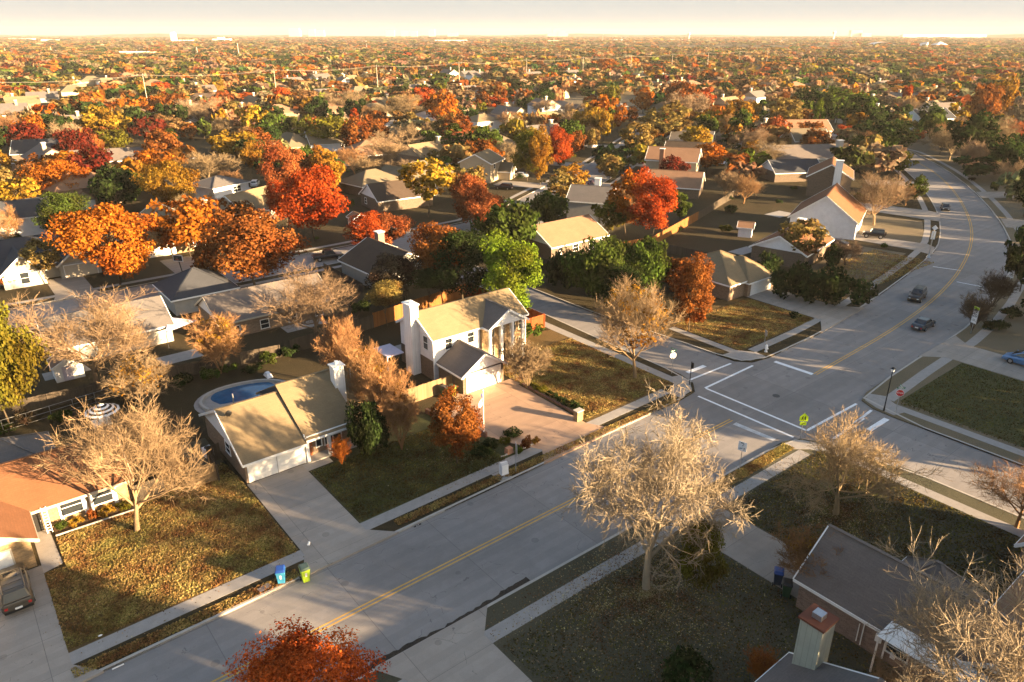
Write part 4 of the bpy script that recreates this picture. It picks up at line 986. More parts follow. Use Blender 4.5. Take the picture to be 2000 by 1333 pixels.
# H5: brick house bottom right
H = House('brick_house', 46, 10, 0, 'pinkish brick house with grey-brown roof and white metal patio cover, lower right', phrase='pinkish brick house', r=11)
H.wing(41.5, 48.5, 7.0, 19.2, 2.75, 2.5, 'y', wall='pink_brick', gable='pink_brick', roof='roof_greybrown', ov=.35)
H.wing(45.2, 49.6, 10.5, 15.3, 2.75, 2.2, 'y', hip=True, wall='pink_brick', roof='roof_greybrown', ov=.35)
H.wing(42.2, 56.0, 1.5, 9.2, 2.75, 2.6, 'x', wall='pink_brick', gable='white_siding', roof='roof_salmon', ov=.45)
H.wing(58.0, 65, 5.6, 10.8, 2.75, 2.4, 'x', wall='pink_brick', gable='white_siding', roof='roof_salmon', ov=.4)
H.window(41.5, 12.2, -1, 0, 1.0, 1.3, 1.0); H.part(MB().box(41.38, 12.9, .2, 41.46, 13.0, 2.3).box(41.32, 13.2, 1.3, 41.46, 13.6, 1.9).box(41.38, 14.4, .2, 41.46, 14.46, 2.0).box(41.34, 12.2, .7, 41.46, 12.5, 1.1).box(41.4, 14.7, .3, 41.46, 14.75, 1.8), 'meter_pipes', 'white_trim')
pc = MB()
for k in range(14): pc.box(39.9, 3.0 + k * .72, 2.98, 42.9, 3.69 + k * .72, 3.03)
H.part(pc, 'patio_cover', 'white_trim'); H.part(MB().box(42.9, 3.0, 2.95, 43.0, 13.1, 3.12), 'red_edge', 'dark_red_paint')
H.part(MB().box(39.95, 3.1, 0, 40.05, 3.2, 2.95).box(39.95, 8, 0, 40.05, 8.1, 2.95).box(39.95, 12.9, 0, 40.05, 13.0, 2.95), 'patio_post', 'white_trim')
H.done()
# H6: bottom house with green chimney
H = House('grey_roof_house', 27, 11, 0, 'house at the bottom edge with grey roof and green-sided chimney', r=9)
H.wing(18, 34.6, 5.6, 15.6, 2.6, 2.2, 'x', wall='pink_brick', gable='green_siding', roof='roof_grey', ov=.4)
H.chimney(34.0, 35.5, 13.9, 15.3, 0, 6.3, 'green_siding', 'rust_metal')
H.part(MB().box(34.45, 14.3, 6.44, 35.05, 14.9, 6.8), 'flue_cap', 'steel'); H.done()
# off the right edge of the corner lawn, only its gable corner is in view
H = House('blue_gable_house', 72, 4, 0, 'house corner with a pale blue-white gable at the right edge', r=0)
H.wing(60.3, 68, -12, 5.5, 2.75, 2.7, 'y', wall='pink_brick', gable='white_siding', roof='roof_grey', ov=.4); H.done()

# ---- houses of the blocks behind
def simple(label, x, y, rz, L, W, h, rise, typ='gable', wall='tan_brick', gable='white_siding', roof='roof_tan', name='house', cross=None, garage=None, chim=None, wins=(), ov=.45, phrase=None, trim='white_trim', gh=0, extra=None):
    H = House(name, x, y, rz, label, absolute=False, phrase=phrase, r=max(L, W) / 2 + 1)
    H.wing(-L / 2, L / 2, -W / 2, W / 2, h, rise, 'x', hip=(typ == 'hip'), wall=wall, gable=gable, roof=roof, ov=ov, gh=gh)
    if cross:
        for (x0, x1, y0, y1, r2, hp) in cross: H.wing(x0, x1, y0, y1, min(h, 2.7) - .07, r2, 'y', hip=hp, wall=wall, gable=gable, roof=roof, ov=ov - .05)
    if garage: H.garage(*garage)
    if chim: H.chimney(*chim)
    for w in wins: H.window(*w)
    if extra: extra(H)
    H.done(trim); return H
def S_wins(L, W, h, n=3, z=.9, side=-1): return [(-L / 2 + L * (i + .5) / n, side * W / 2, 0, side, z, 1.1, 1.2) for i in range(n)]

simple('house with salmon-lit gable roof and white west gable behind the side street', 92.0, 100.0, 0, 14, 10.4, 2.8, 2.7, roof='roof_salmon', wall='brown_brick', wins=[(-5, -5.2, 0, -1, .9, .7, 1.2), (-1, -5.2, 0, -1, .9, 1.3, 1.2), (3, -5.2, 0, -1, .5, 1.0, 1.6), (5.4, -5.2, 0, -1, .9, .7, 1.2)], phrase='salmon-roofed house')
simple('hipped tan-roofed brick house with white garage door beside the hedge row', 97.5, 68.0, 0, 11, 12.5, 2.8, 2.9, 'hip', roof='roof_tan', wall='tan_brick', cross=[(-1.6, 5.4, -6.9, 1, 2.4, True)], garage=(1.9, -6.9, 0, -1, 5.2), phrase='hipped brick house')
H = simple('big white house with orange roof and dark roof slope beside the curving road', 146, 76.5, 22, 15, 12.5, 3.6, 4.6, wall='white_siding', gable='white_siding', roof='roof_orange', phrase='big white orange-roofed house', gh=.3)
simple('low house with orange roof, red chimney and blue-white west end', 121.5, 69.5, 12, 14, 9.5, 2.8, 2.5, wall='brown_brick', roof='roof_orange', chim=(1.5, 2.6, -1.0, .2, 3, 6.6, 'red_brick'), phrase='low orange-roofed house')
simple('tall dark brown house with white chimney by the road bend', 181, 96, 28, 13, 10, 5.2, 3.0, wall='brown_brick', gable='brown_brick', roof='roof_orange', chim=(-7.6, -6.2, -2.5, -.8, 0, 9.2, 'white_panel'), phrase='tall dark brown house')
simple('long brown-roofed house behind the bare round tree', 216, 124, -30, 26, 11, 2.9, 3.2, wall='grey_siding', gable='grey_siding', roof='roof_greybrown', chim=(9, 10.6, -3, -1.6, 3, 7.4, 'grey_siding'), phrase='long brown-roofed house')
simple('slate-roofed house beside the tall dark brown house', 191, 113, -30, 14, 9, 2.8, 2.6, wall='brown_brick', roof='roof_slate')
simple('tan house with several steep gables near the red-leaved tree', 236, 136, -34, 12, 11, 5.2, 3.2, wall='tan_siding', gable='cream_siding', roof='roof_cream', cross=[(-6, 0, -9, 0, 2.8, False)], phrase='tan multi-gabled house')
simple('tan-roofed house just behind the tan multi-gabled one', 262, 152, -34, 16, 11, 5, 3.2, wall='tan_siding', gable='cream_siding', roof='roof_salmon')
simple('cream two-storey gable house with brick chimney by the pale street', 169, 137, 122, 14, 10.5, 5.2, 2.8, wall='cream_siding', gable='cream_siding', roof='roof_salmon', chim=(2, 3.2, 5.4, 6.5, 0, 8.2, 'red_brick'), wins=[(-7, 0, -1, 0, 3.4, 1.4, 1.5)], phrase='cream two-storey house')
simple('cream gable house with tan roof below the two-storey one', 149.5, 120, 122, 13, 11, 2.9, 2.9, wall='brown_brick', gable='cream_siding', roof='roof_salmon', phrase='cream gable house')
simple('dark-roofed cream gable house in the row by the pale street', 192, 150, 122, 14, 12, 3.2, 3.0, wall='cream_siding', gable='cream_siding', roof='roof_brown', phrase='dark-roofed cream gable house')
simple('dark-roofed house at the far end of the row by the pale street', 214, 166, 122, 14, 12, 3.4, 3.2, wall='cream_siding', gable='white_siding', roof='roof_grey')
simple('grey two-storey gable house with white chimney by the pale street', 112.5, 112.5, 122, 9, 8.5, 5.2, 2.4, wall='grey_siding', gable='grey_siding', roof='roof_grey', chim=(-1, .2, -3.4, -2.4, 5, 8.6, 'white_panel'), phrase='grey two-storey gable house')
simple('beige two-storey house beside the lime green tree', 123, 167, 32, 10, 9, 5.4, 2.2, wall='cream_siding', gable='cream_siding', roof='roof_tan', wins=[(-2, -4.5, 0, -1, 3.5, 1.1, 1.2)], phrase='beige two-storey house', cross=[(1, 5, -8, 0, 1.9, False)])
simple('tan gable-roofed house with small front gables by the basketball hoop', 34.5, 148.5, 90, 13, 13, 3.2, 4.4, wall='gold_brick', gable='cream_siding', roof='roof_tan', chim=(-2.4, -1.0, -7.2, -6.0, 0, 8.2, 'tan_brick'), cross=None, garage=(-6.5, 3.3, -1, 0, 4.6), wins=[(-6.5, -3.4, -1, 0, .9, 2.0, 1.6)], phrase='tan gable-roofed house')
simple('slate-roofed house with grey double garage in the shade', 13, 146, 0, 15, 12, 2.9, 3.2, wall='grey_siding', gable='cream_siding', roof='roof_slate', cross=[(-7, -1, -9, 0, 2.6, False), (1.2, 7.2, -8, 0, 2.4, False)], garage=(4.2, -8.0, 0, -1, 4.8, 2.1, 'tan_trim'), wins=[(-4, -9, 0, -1, .6, 1.2, 1.8)], phrase='slate-roofed house')
simple('white-walled house with dark roof behind the green tree', 13, 176, 0, 12, 9, 4.6, 2.5, wall='white_siding', gable='white_siding', roof='roof_slate', wins=[(-1, -4.5, 0, -1, 3, 1.2, 1.1)])
simple('cream two-storey house beside the white parked cars', 55, 181, 20, 10, 9, 5.0, 1.6, 'hip', wall='white_siding', roof='roof_grey', wins=[(1.5, -4.5, 0, -1, 3.1, 2.2, 1.2)], phrase='cream two-storey house by the cars')
simple('tan-roofed house with small dormer between two orange trees', 56, 163, 25, 14, 9, 2.9, 3.0, wall='grey_siding', gable='cream_siding', roof='roof_tan', cross=[(-1, 4, -6, 0, 2, False)], phrase='dormered tan-roofed house')
simple('red-roofed hipped house at the left edge', 14, 272, 10, 16, 12, 3, 3.4, 'hip', wall='tan_brick', roof='roof_orange', cross=[(1, 7, -8, 0, 2.6, True)], phrase='red hipped-roof house')
simple('dark-roofed house with a white gable edge in the upper left', 33, 284, -20, 16, 11, 3, 3.4, wall='brown_brick', roof='roof_slate')
simple('low reddish brown roof at the far left', 4, 232, 8, 17, 11, 3, 3, wall='brown_brick', gable='brown_brick', roof='roof_orange')
simple('long brownish roof above the dark evergreen', 46, 252, -15, 22, 10, 3, 2.8, wall='tan_brick', roof='roof_greybrown', phrase='long brownish roof')
simple('cream hipped roof over dark walls', 91, 172, 8, 13, 10, 2.8, 2.6, 'hip', wall='brown_brick', roof='roof_cream', phrase='cream hipped roof')
simple('dark-roofed house with white west gable beside the yellow tree', 87, 152.5, -5, 14, 10, 2.9, 2.9, wall='brown_brick', roof='roof_brown', wins=[(-7, 2, -1, 0, .9, 1, 1.3)], phrase='white-gabled dark house')
simple('brown hipped-roof house by the court street', 116, 215, -12, 20, 14, 3, 3.6, 'hip', wall='brown_brick', roof='roof_salmon', phrase='brown hipped-roof house')
simple('white metal-roofed annex left of the brown hipped roof', 101, 215, -12, 9, 8, 2.6, .5, 'hip', wall='white_siding', roof='roof_cream')
simple('tan-roofed house behind the brown hipped roof', 115, 246, -12, 16, 12, 3, 3.6, wall='white_siding', roof='roof_cream')
simple('dark-roofed house with grey gable wall in the shade of the fence trees', 57.5, 105, 92, 12, 11, 2.9, 2.7, wall='grey_siding', gable='grey_siding', roof='roof_brown', wins=[(-6, -.5, -1, 0, .9, .5, 1.2)], chim=(4, 5.2, -2, -.8, 3, 6.6, 'pink_brick'), phrase='dark-roofed house with grey gable wall')
simple('house with brownish roof and dark windows behind the pool yard', 34, 99, 0, 16, 9, 2.7, 2.4, wall='tan_brick', roof='roof_greybrown', wins=S_wins(16, 9, 2.7, 4, .4), phrase='house behind the pool yard', trim='tan_trim')
simple('slate hipped-roof house behind the very wide bare tree', 28.5, 112.5, 0, 9, 9, 2.8, 2.6, 'hip', wall='grey_siding', roof='roof_slate', phrase='slate hipped-roof house')
simple('grey-walled house under the very wide bare tree', 14, 103, 0, 14, 9, 2.7, 2.4, wall='grey_siding', gable='grey_siding', roof='roof_grey')
simple('white hipped two-storey house among the upper trees', 184, 250, 5, 13, 11, 5.2, 2.2, 'hip', wall='white_siding', roof='roof_tan', wins=[(1, -5.5, 0, -1, 3.2, 1.2, 1.2)], phrase='white hipped two-storey house')
simple('grey hipped house, left of two side by side in the upper middle', 262, 288, 0, 16, 13, 3, 3.2, 'hip', wall='grey_siding', roof='roof_grey', cross=[(2, 7, -9, 0, 2, False)], phrase='pair of grey hipped houses')
simple('grey hipped house, right of two side by side in the upper middle', 288, 280, 0, 17, 13, 3, 3.2, 'hip', wall='grey_siding', roof='roof_grey', cross=[(-6, -1, -9, 0, 2, False)])
simple('blue-white multi-gabled house right of the green grove', 340, 142, -20, 18, 13, 5, 3.5, wall='white_siding', gable='white_siding', roof='roof_slate', cross=[(-8, -2, -11, 0, 2.8, False)], chim=(-1, .3, -7, -5.8, 0, 9, 'white_panel'), phrase='blue-white multi-gabled house')
simple('pale house at the right of the blue-white one', 372, 150, -20, 15, 11, 5, 3.5, wall='white_siding', roof='roof_greybrown')
simple('house with white window trim at the right edge above the bend', 262, 74, 60, 14, 10, 5, 3, wall='white_siding', roof='roof_brown', wins=[(0, 5, 0, 1, 3, 2, 1.6), (4, 5, 0, 1, .8, 2, 1.6)], phrase='white-trimmed house at the right edge')
simple('brown-roofed house behind the hedge of the right lawn', 300, 92, 60, 16, 11, 3, 3, wall='tan_brick', roof='roof_brown')
# unseen neighbours south of the road, whose roofs shade it
for i, (x, y, L, W) in enumerate(()): pass
# ------------------------------------------------------------------ vehicles
def vehicle(name, x, y, rz, label, color, kind='sedan', cat='car', rack=False, moving=False, z=ZR + .006):
    o = empty(name, x, y, z, R(rz), label, cat, 'cars and vans in the neighbourhood')
    key = 'paint_' + ''.join('%02d' % int(c * 99) for c in color); paint(key, color, .3, .25, .5, 1.0)
    paint('lamp_white', (.85, .85, .8), .2); paint('lamp_red', (.4, .02, .02), .25); paint('plate_white', (.7, .7, .68), .5)
    P = dict(
        # stations (x, z_bottom, z_belt, half width) ; greenhouse (x0 rear base, x1 rear top, x2 front top, x3 front base, roof z)
        sedan=dict(L=4.7, W=.9, st=[(-2.35, .38, .72, .72), (-2.2, .25, .98, .84), (-1.4, .2, 1.02, .9), (.9, .2, .95, .9), (1.9, .22, .82, .86), (2.3, .28, .68, .72)], gh=(-1.75, -.95, .35, 1.15, 1.43), wr=.32, wx=1.4),
        suv=dict(L=4.7, W=.93, st=[(-2.35, .45, .95, .8), (-2.3, .3, 1.12, .88), (-1.4, .28, 1.14, .93), (.9, .28, 1.08, .93), (1.95, .3, 1.0, .9), (2.32, .38, .8, .78)], gh=(-2.28, -2.0, .3, 1.05, 1.72), wr=.37, wx=1.42),
        bigsuv=dict(L=5.2, W=1.0, st=[(-2.6, .45, .95, .88), (-2.55, .32, 1.16, .96), (-1.6, .3, 1.2, 1.0), (1.0, .3, 1.14, 1.0), (2.2, .32, 1.08, .97), (2.6, .42, .82, .86)], gh=(-2.52, -2.25, .45, 1.15, 1.88), wr=.4, wx=1.55),
        van=dict(L=5.0, W=.98, st=[(-2.5, .38, .9, .86), (-2.45, .26, 1.12, .94), (-1.5, .24, 1.14, .98), (1.0, .24, 1.05, .98), (2.0, .26, .9, .94), (2.5, .34, .7, .8)], gh=(-2.42, -2.15, .55, 1.75, 1.72), wr=.35, wx=1.5),
        jeep=dict(L=4.2, W=.9, st=[(-2.0, .5, 1.1, .8), (-1.95, .45, 1.15, .82), (-1.2, .45, 1.15, .84), (.6, .45, 1.12, .84), (1.7, .5, 1.08, .72), (2.0, .5, .95, .7)], gh=(-1.92, -1.8, .35, .7, 1.82), wr=.42, wx=1.3),
        pickup=dict(L=5.6, W=1.0, st=[(-2.8, .5, 1.05, .92), (-2.75, .45, 1.1, .96), (-1.4, .42, 1.1, 1.0), (1.0, .42, 1.12, 1.0), (2.3, .44, 1.06, .96), (2.8, .5, .85, .85)], gh=(-.95, -.7, .75, 1.45, 1.85), wr=.42, wx=1.75))[kind]
    st = P['st']; m = MB(); n = 8
    prof = lambda zb, zt, hw: [(-hw * .92, zb), (-hw, zb + (zt - zb) * .35), (-hw * .99, zb + (zt - zb) * .75), (-hw * .88, zt), (hw * .88, zt), (hw * .99, zb + (zt - zb) * .75), (hw, zb + (zt - zb) * .35), (hw * .92, zb)]
    for (sx, zb, zt, hw) in st: m.v += [(sx, a, b) for a, b in prof(zb, zt, hw)]
    for i in range(len(st) - 1):
        for k in range(n): m.f.append((i * n + k, (i + 1) * n + k, (i + 1) * n + (k + 1) % n, i * n + (k + 1) % n))
    m.f.append(tuple(range(n))); m.f.append(tuple((len(st) - 1) * n + k for k in range(n))[::-1])
    body = m.build('body', key, o, smooth=False, uv=False)
    bv = body.modifiers.new('bevel', 'BEVEL'); bv.width = .05; bv.segments = 2; bv.limit_method = 'ANGLE'; bv.angle_limit = R(25)
    x0, x1, x2, x3, zr = P['gh']; zb = st[2][2] - .03; hw = st[2][3] * .87; ht = hw * .8
    cab = MB().add([(x0, -hw, zb), (x3, -hw, zb - .04), (x3, hw, zb - .04), (x0, hw, zb), (x1, -ht, zr), (x2, -ht, zr), (x2, ht, zr), (x1, ht, zr)],
                   [(3, 2, 1, 0), (4, 5, 6, 7), (0, 1, 5, 4), (1, 2, 6, 5), (2, 3, 7, 6), (3, 0, 4, 7)])
    c = cab.build('cabin', key, o, uv=False); bv = c.modifiers.new('bevel', 'BEVEL'); bv.width = .07; bv.segments = 2
    def lerp(a, b, t): return tuple(a[i] + (b[i] - a[i]) * t for i in range(3))
    def glass(nm, q, mu, mv, push):
        a, b, cc, d = q; pts = []
        for (u, v) in ((mu, mv), (1 - mu, mv), (1 - mu, 1 - mv), (mu, 1 - mv)):
            pts.append(Vector(lerp(lerp(a, b, u), lerp(d, cc, u), v)))
        nn = (pts[1] - pts[0]).cross(pts[3] - pts[0]).normalized(); pts2 = [p + nn * push for p in pts]; pts1 = [p - nn * .02 for p in pts]
        MB().add(pts1 + pts2, [(4, 5, 6, 7), (0, 1, 5, 4), (1, 2, 6, 5), (2, 3, 7, 6), (3, 0, 4, 7)]).build(nm, 'dark_glass', o, uv=False)
    v = cab.v
    glass('windscreen', (v[1], v[2], v[6], v[5]), .06, .1, .016); glass('rear_window', (v[3], v[0], v[4], v[7]), .08, .14, .016)
    glass('side_window', (v[0], v[1], v[5], v[4]), .07, .14, .016); glass('side_window', (v[2], v[3], v[7], v[6]), .07, .14, .016)
    wr = P['wr']
    for sx in (-P['wx'], P['wx']):
        for sy in (-1, 1):
            hwf = P['W']; w_ = MB().tube([(sx, sy * (hwf - .2), wr), (sx, sy * (hwf + .015), wr)], [wr, wr], 14).build('wheel', 'black_rubber', o, uv=False)
            MB().tube([(sx, sy * (hwf + .005), wr), (sx, sy * (hwf + .03), wr)], [wr * .6, wr * .55], 10).build('rim', 'rim_metal', w_, uv=False)
    f = st[-1]; b = st[0]
    for sy in (-1, 1):
        MB().box(f[0] - .12, sy * f[3] * .72 - .14, f[2] - .16, f[0] + .02, sy * f[3] * .72 + .14, f[2] - .02).build('headlight', 'lamp_white', o, uv=False)
        MB().box(b[0] - .03, sy * b[3] * .82 - .1, b[2] - .2, b[0] + .06, sy * b[3] * .82 + .1, b[2] - .02).build('tail_light', 'lamp_red', o, uv=False)
        MB().box(x3 - .35, sy * (hw + .14) - .09, zb + .02, x3 - .2, sy * (hw + .14) + .09, zb + .16).build('mirror', key, o, uv=False)
    MB().box(b[0] - .05, -.22, b[1] + .15, b[0] + .02, .22, b[1] + .28).build('number_plate', 'plate_white', o, uv=False)
    for q_ in ((b[0] - .06, -b[3], b[1] - .02, b[0] + .1, b[3], b[1] + .13), (f[0] - .1, -f[3], f[1] - .02, f[0] + .05, f[3], f[1] + .12)): MB().box(*q_).build('bumper', 'dark_metal' if kind in ('jeep', 'bigsuv') else key, o, uv=False)
    if rack:
        rk = MB()
        for sy in (-1, 1): rk.beam((x1 + .1, sy * ht * .9, zr + .07), (x2 - .1, sy * ht * .9, zr + .07), .05, .05)
        for k in range(4): rk.beam((x1 + .3 + k * (x2 - x1 - .6) / 3, -ht * .9, zr + .07), (x1 + .3 + k * (x2 - x1 - .6) / 3, ht * .9, zr + .07), .04, .04)
        rk.build('roof_rack', 'dark_metal', o, uv=False)
        MB().box(x2 - 1.0, -.42, zr + .002, x2 - .25, .42, zr + .014).build('sunroof', 'dark_glass', o, uv=False)
    if kind == 'jeep': MB().tube([(-2.05, 0, .95), (-2.25, 0, .95)], [.38, .38], 14).build('spare_wheel', 'black_rubber', o, uv=False)
    if kind == 'pickup': MB().box(-2.65, -.82, 1.06, -1.05, .82, 1.125).build('load_bed', 'dark_metal', o, uv=False)
    landmark(x, y, 1, label) if False else None
    KEEP.append((x, y, 3)); return o
vehicle('parked_suv', -2.05, 55.6, 90, 'champagne coloured sport utility vehicle with roof rack parked before the left garage', (.07, .06, .045), 'bigsuv', rack=True, z=.035)
vehicle('moving_suv', 115.9, 44.2, 191, 'black sport utility vehicle with lit headlights driving towards the crossing', (.015, .012, .012), 'suv', rack=True)
vehicle('moving_sedan', 104.5, 38.2, 2, 'dark blue-grey saloon car driving away on the main road', (.018, .03, .045), 'sedan')
vehicle('moving_sedan', 184.8, 68.8, 206, 'black car coming round the bend of the main road', (.012, .014, .02), 'sedan')
vehicle('parked_jeep', 146.3, 66.5, 118, 'black boxy off-road car parked on the driveway of the big white house', (.012, .012, .012), 'jeep', z=.035)
vehicle('parked_minivan', 101.0, 24.3, 90, 'metallic blue minivan cut by the right picture edge', (.09, .2, .38), 'van', z=.035)
vehicle('parked_pickup', 54.2, 121.2, -12, 'black pickup truck on the pale court street', (.015, .013, .012), 'pickup', 'pickup truck')
vehicle('parked_sedan', 141.0, 142.6, 30, 'dark purple car parked on the pale street', (.06, .03, .06), 'sedan')
vehicle('parked_sedan', 69.6, 197.5, 60, 'white car behind the cream two-storey house, rear one', (.75, .75, .75), 'suv')
vehicle('parked_sedan', 64.5, 190.5, 60, 'white car behind the cream two-storey house, front one', (.7, .7, .7), 'sedan')
vehicle('parked_sedan', 163.5, 293, -10, 'silver car on the far court street', (.5, .5, .5), 'sedan'); vehicle('parked_sedan', 146, 258.5, -20, 'dark car in front of the brown hipped roof', (.03, .03, .035), 'suv')
vehicle('parked_van', 190.5, 191.5, 20, 'silver van at the far end of the pale street', (.55, .55, .53), 'van'); vehicle('parked_sedan', 133.5, 163.0, 120, 'white car under the bright red tree by the pale street', (.75, .75, .72), 'sedan')
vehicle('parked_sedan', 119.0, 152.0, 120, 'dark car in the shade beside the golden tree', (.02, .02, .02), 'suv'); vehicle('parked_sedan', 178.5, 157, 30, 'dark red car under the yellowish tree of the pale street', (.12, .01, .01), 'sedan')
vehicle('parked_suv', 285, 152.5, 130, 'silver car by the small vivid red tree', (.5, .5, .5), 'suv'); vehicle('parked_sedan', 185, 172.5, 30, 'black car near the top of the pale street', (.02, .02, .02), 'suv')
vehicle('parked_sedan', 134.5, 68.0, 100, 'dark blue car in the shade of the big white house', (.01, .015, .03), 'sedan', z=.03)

# ------------------------------------------------------------------ bins, signs, posts
def wheelie(x, y, rz, label, body, lid):
    o = empty('wheelie_bin', x, y, .0 if y > 45 else ZR, R(rz), label, 'bin')
    paint('bin' + label[:5], body, .45); paint('lid' + label[:5], lid, .4)
    b = MB().frustum(0, 0, .08, 1.22, .24, .27, .33, .38).box(-.36, -.42, 1.2, .36, .4, 1.26).build('tub', 'bin' + label[:5], o, uv=False)
    bv = b.modifiers.new('bevel', 'BEVEL'); bv.width = .03; bv.segments = 2
    l = MB().frustum(0, -.02, 1.27, 1.42, .37, .43, .28, .3).box(-.3, .36, 1.24, .3, .5, 1.31).build('lid', 'lid' + label[:5], o, uv=False)
    bv = l.modifiers.new('bevel', 'BEVEL'); bv.width = .04; bv.segments = 2
    for s in (-1, 1): 
        w_ = MB().tube([(s * .27, .3, .16), (s * .36, .3, .16)], [.16, .16], 14).build('wheel', 'black_rubber', o, uv=False); MB().tube([(s * .355, .3, .16), (s * .37, .3, .16)], [.08, .07], 8).build('hub', 'rim_metal', w_, uv=False)
    MB().tube([(0, -.345, .92), (0, -.375, .92)], [.09, .09], 10).box(-.07, -.372, .66, .07, -.31, .84).build('emblem', 'white_trim', o, uv=False)
    MB().tube([(-.3, .46, 1.3), (.3, .46, 1.3)], [.025, .025], 6).build('handle', 'lid' + label[:5], o, uv=False); return o
wheelie(13.7, 44.75, -25, 'blue wheeled bin beside the road', (.05, .30, .50), (.02, .08, .35))
wheelie(15.2, 43.85, -8, 'lime green wheeled bin with dark lid standing in the gutter', (.38, .55, .03), (.08, .12, .09))
wheelie(40.1, 62.3, 200, 'dark green wheeled bin beside the garage fence', (.02, .06, .03), (.02, .02, .02)); wheelie(40.9, 61.9, 190, 'yellowish green wheeled bin beside the garage fence', (.28, .38, .03), (.03, .08, .04))
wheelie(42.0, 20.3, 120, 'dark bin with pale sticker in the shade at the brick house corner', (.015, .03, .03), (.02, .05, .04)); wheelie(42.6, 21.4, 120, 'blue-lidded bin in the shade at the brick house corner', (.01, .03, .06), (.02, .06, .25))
wheelie(251, 116, 0, 'black wheeled bin at the top of the curving road, left of two', (.015, .015, .015), (.02, .02, .02)); wheelie(256, 113, 0, 'black wheeled bin at the top of the curving road, right of two', (.015, .015, .015), (.02, .02, .02))

paint('sign_white', (.82, .82, .82), .4); paint('sign_lime', (.65, .9, .02), .4); paint('sign_black', (.01, .01, .01), .6); paint('sign_red', (.5, .02, .02), .4); paint('sign_green', (.02, .15, .06), .5); paint('sign_back', (.33, .33, .32), .6)
def post_sign(name, x, y, rz, label, H, w, h, z0, face='sign_white', z=0):
    """the face of the sign looks along local -y"""
    o = empty(name, x, y, z, R(rz), label, 'sign')
    MB().cyl(0, .04, 0, H, .035, 8).build('post', 'steel', o, uv=False)
    MB().box(-w / 2, .0, z0, w / 2, .012, z0 + h).build('back', 'sign_back', o, uv=False)
    MB().box(-w / 2, -.012, z0, w / 2, -.001, z0 + h).build('panel', face, o, uv=False)
    return o
RX = (R(90), 0, 0)
def bars(o, name, quads, mat, d=-.016):
    m = MB()
    for q in quads: m.add([(a, d, b) for a, b in q] + [(a, d + .004, b) for a, b in q], [tuple(range(len(q))), tuple(range(len(q)))[::-1]][:1] + [tuple(range(len(q), 2 * len(q)))[::-1]])
    return m.build(name, mat, o, uv=False)
def frame(o, w, h, z0, mat='sign_black', i=.03, t=.02): bars(o, 'border', [[(-w / 2 + i, z0 + i), (w / 2 - i, z0 + i), (w / 2 - i, z0 + i + t), (-w / 2 + i, z0 + i + t)], [(-w / 2 + i, z0 + h - i - t), (w / 2 - i, z0 + h - i - t), (w / 2 - i, z0 + h - i), (-w / 2 + i, z0 + h - i)], [(-w / 2 + i, z0 + i), (-w / 2 + i + t, z0 + i), (-w / 2 + i + t, z0 + h - i), (-w / 2 + i, z0 + h - i)], [(w / 2 - i - t, z0 + i), (w / 2 - i, z0 + i), (w / 2 - i, z0 + h - i), (w / 2 - i - t, z0 + h - i)]], mat)
# lane-use sign: bent arrow above, arrows below
s = post_sign('lane_sign', 53.4, 32.4, -78, 'white square lane sign with a black bent arrow above two smaller arrows', 3.05, .8, .95, 2.1)
bars(s, 'arrow', [[(-.16, 2.92), (-.16, 2.98), (.14, 2.90), (.12, 2.83)], [(.12, 2.83), (.14, 2.90), (.02, 2.62), (-.04, 2.64)], [(-.2, 2.95), (-.07, 2.98), (-.12, 2.83)],
                  [(-.26, 2.28), (-.24, 2.35), (.02, 2.42), (.03, 2.36)], [(-.29, 2.33), (-.16, 2.38), (-.2, 2.24)], [(.16, 2.2), (.22, 2.2), (.22, 2.42), (.16, 2.42)], [(.12, 2.4), (.26, 2.4), (.19, 2.5)]], 'sign_black')
# school crossing
s = post_sign('school_sign', 63.2, 32.0, -45, 'lime yellow pentagon school crossing sign with arrow plate at the crosswalk', 3.0, .62, .36, 1.55, 'sign_lime')
MB().add([(-.42, -.012, 2.0), (.42, -.012, 2.0), (.42, -.012, 2.5), (0, -.012, 2.92), (-.42, -.012, 2.5)] + [(-.42, .0, 2.0), (.42, .0, 2.0), (.42, .0, 2.5), (0, .0, 2.92), (-.42, .0, 2.5)], [(0, 1, 2, 3, 4), (9, 8, 7, 6, 5), (0, 5, 6, 1), (1, 6, 7, 2), (2, 7, 8, 3), (3, 8, 9, 4), (4, 9, 5, 0)]).build('pentagon', 'sign_lime', s, uv=False)
for dx in (-.13, .12):
    bars(s, 'walker', [[(dx - .05, 2.28), (dx + .06, 2.28), (dx + .05, 2.5), (dx - .04, 2.5)], [(dx - .05, 2.28), (dx + .0, 2.28), (dx - .08, 2.08), (dx - .13, 2.08)], [(dx + .0, 2.28), (dx + .06, 2.28), (dx + .12, 2.08), (dx + .06, 2.08)], [(dx - .035, 2.52), (dx + .045, 2.52), (dx + .045, 2.6), (dx - .035, 2.6)], [(dx - .05, 2.46), (dx - .13, 2.36), (dx - .11, 2.33), (dx - .03, 2.42)]], 'sign_black', -.018)
bars(s, 'arrow', [[(.15, 1.83), (.17, 1.78), (-.06, 1.65), (-.09, 1.7)], [(-.16, 1.62), (-.02, 1.62), (-.1, 1.76)]], 'sign_black', -.018)
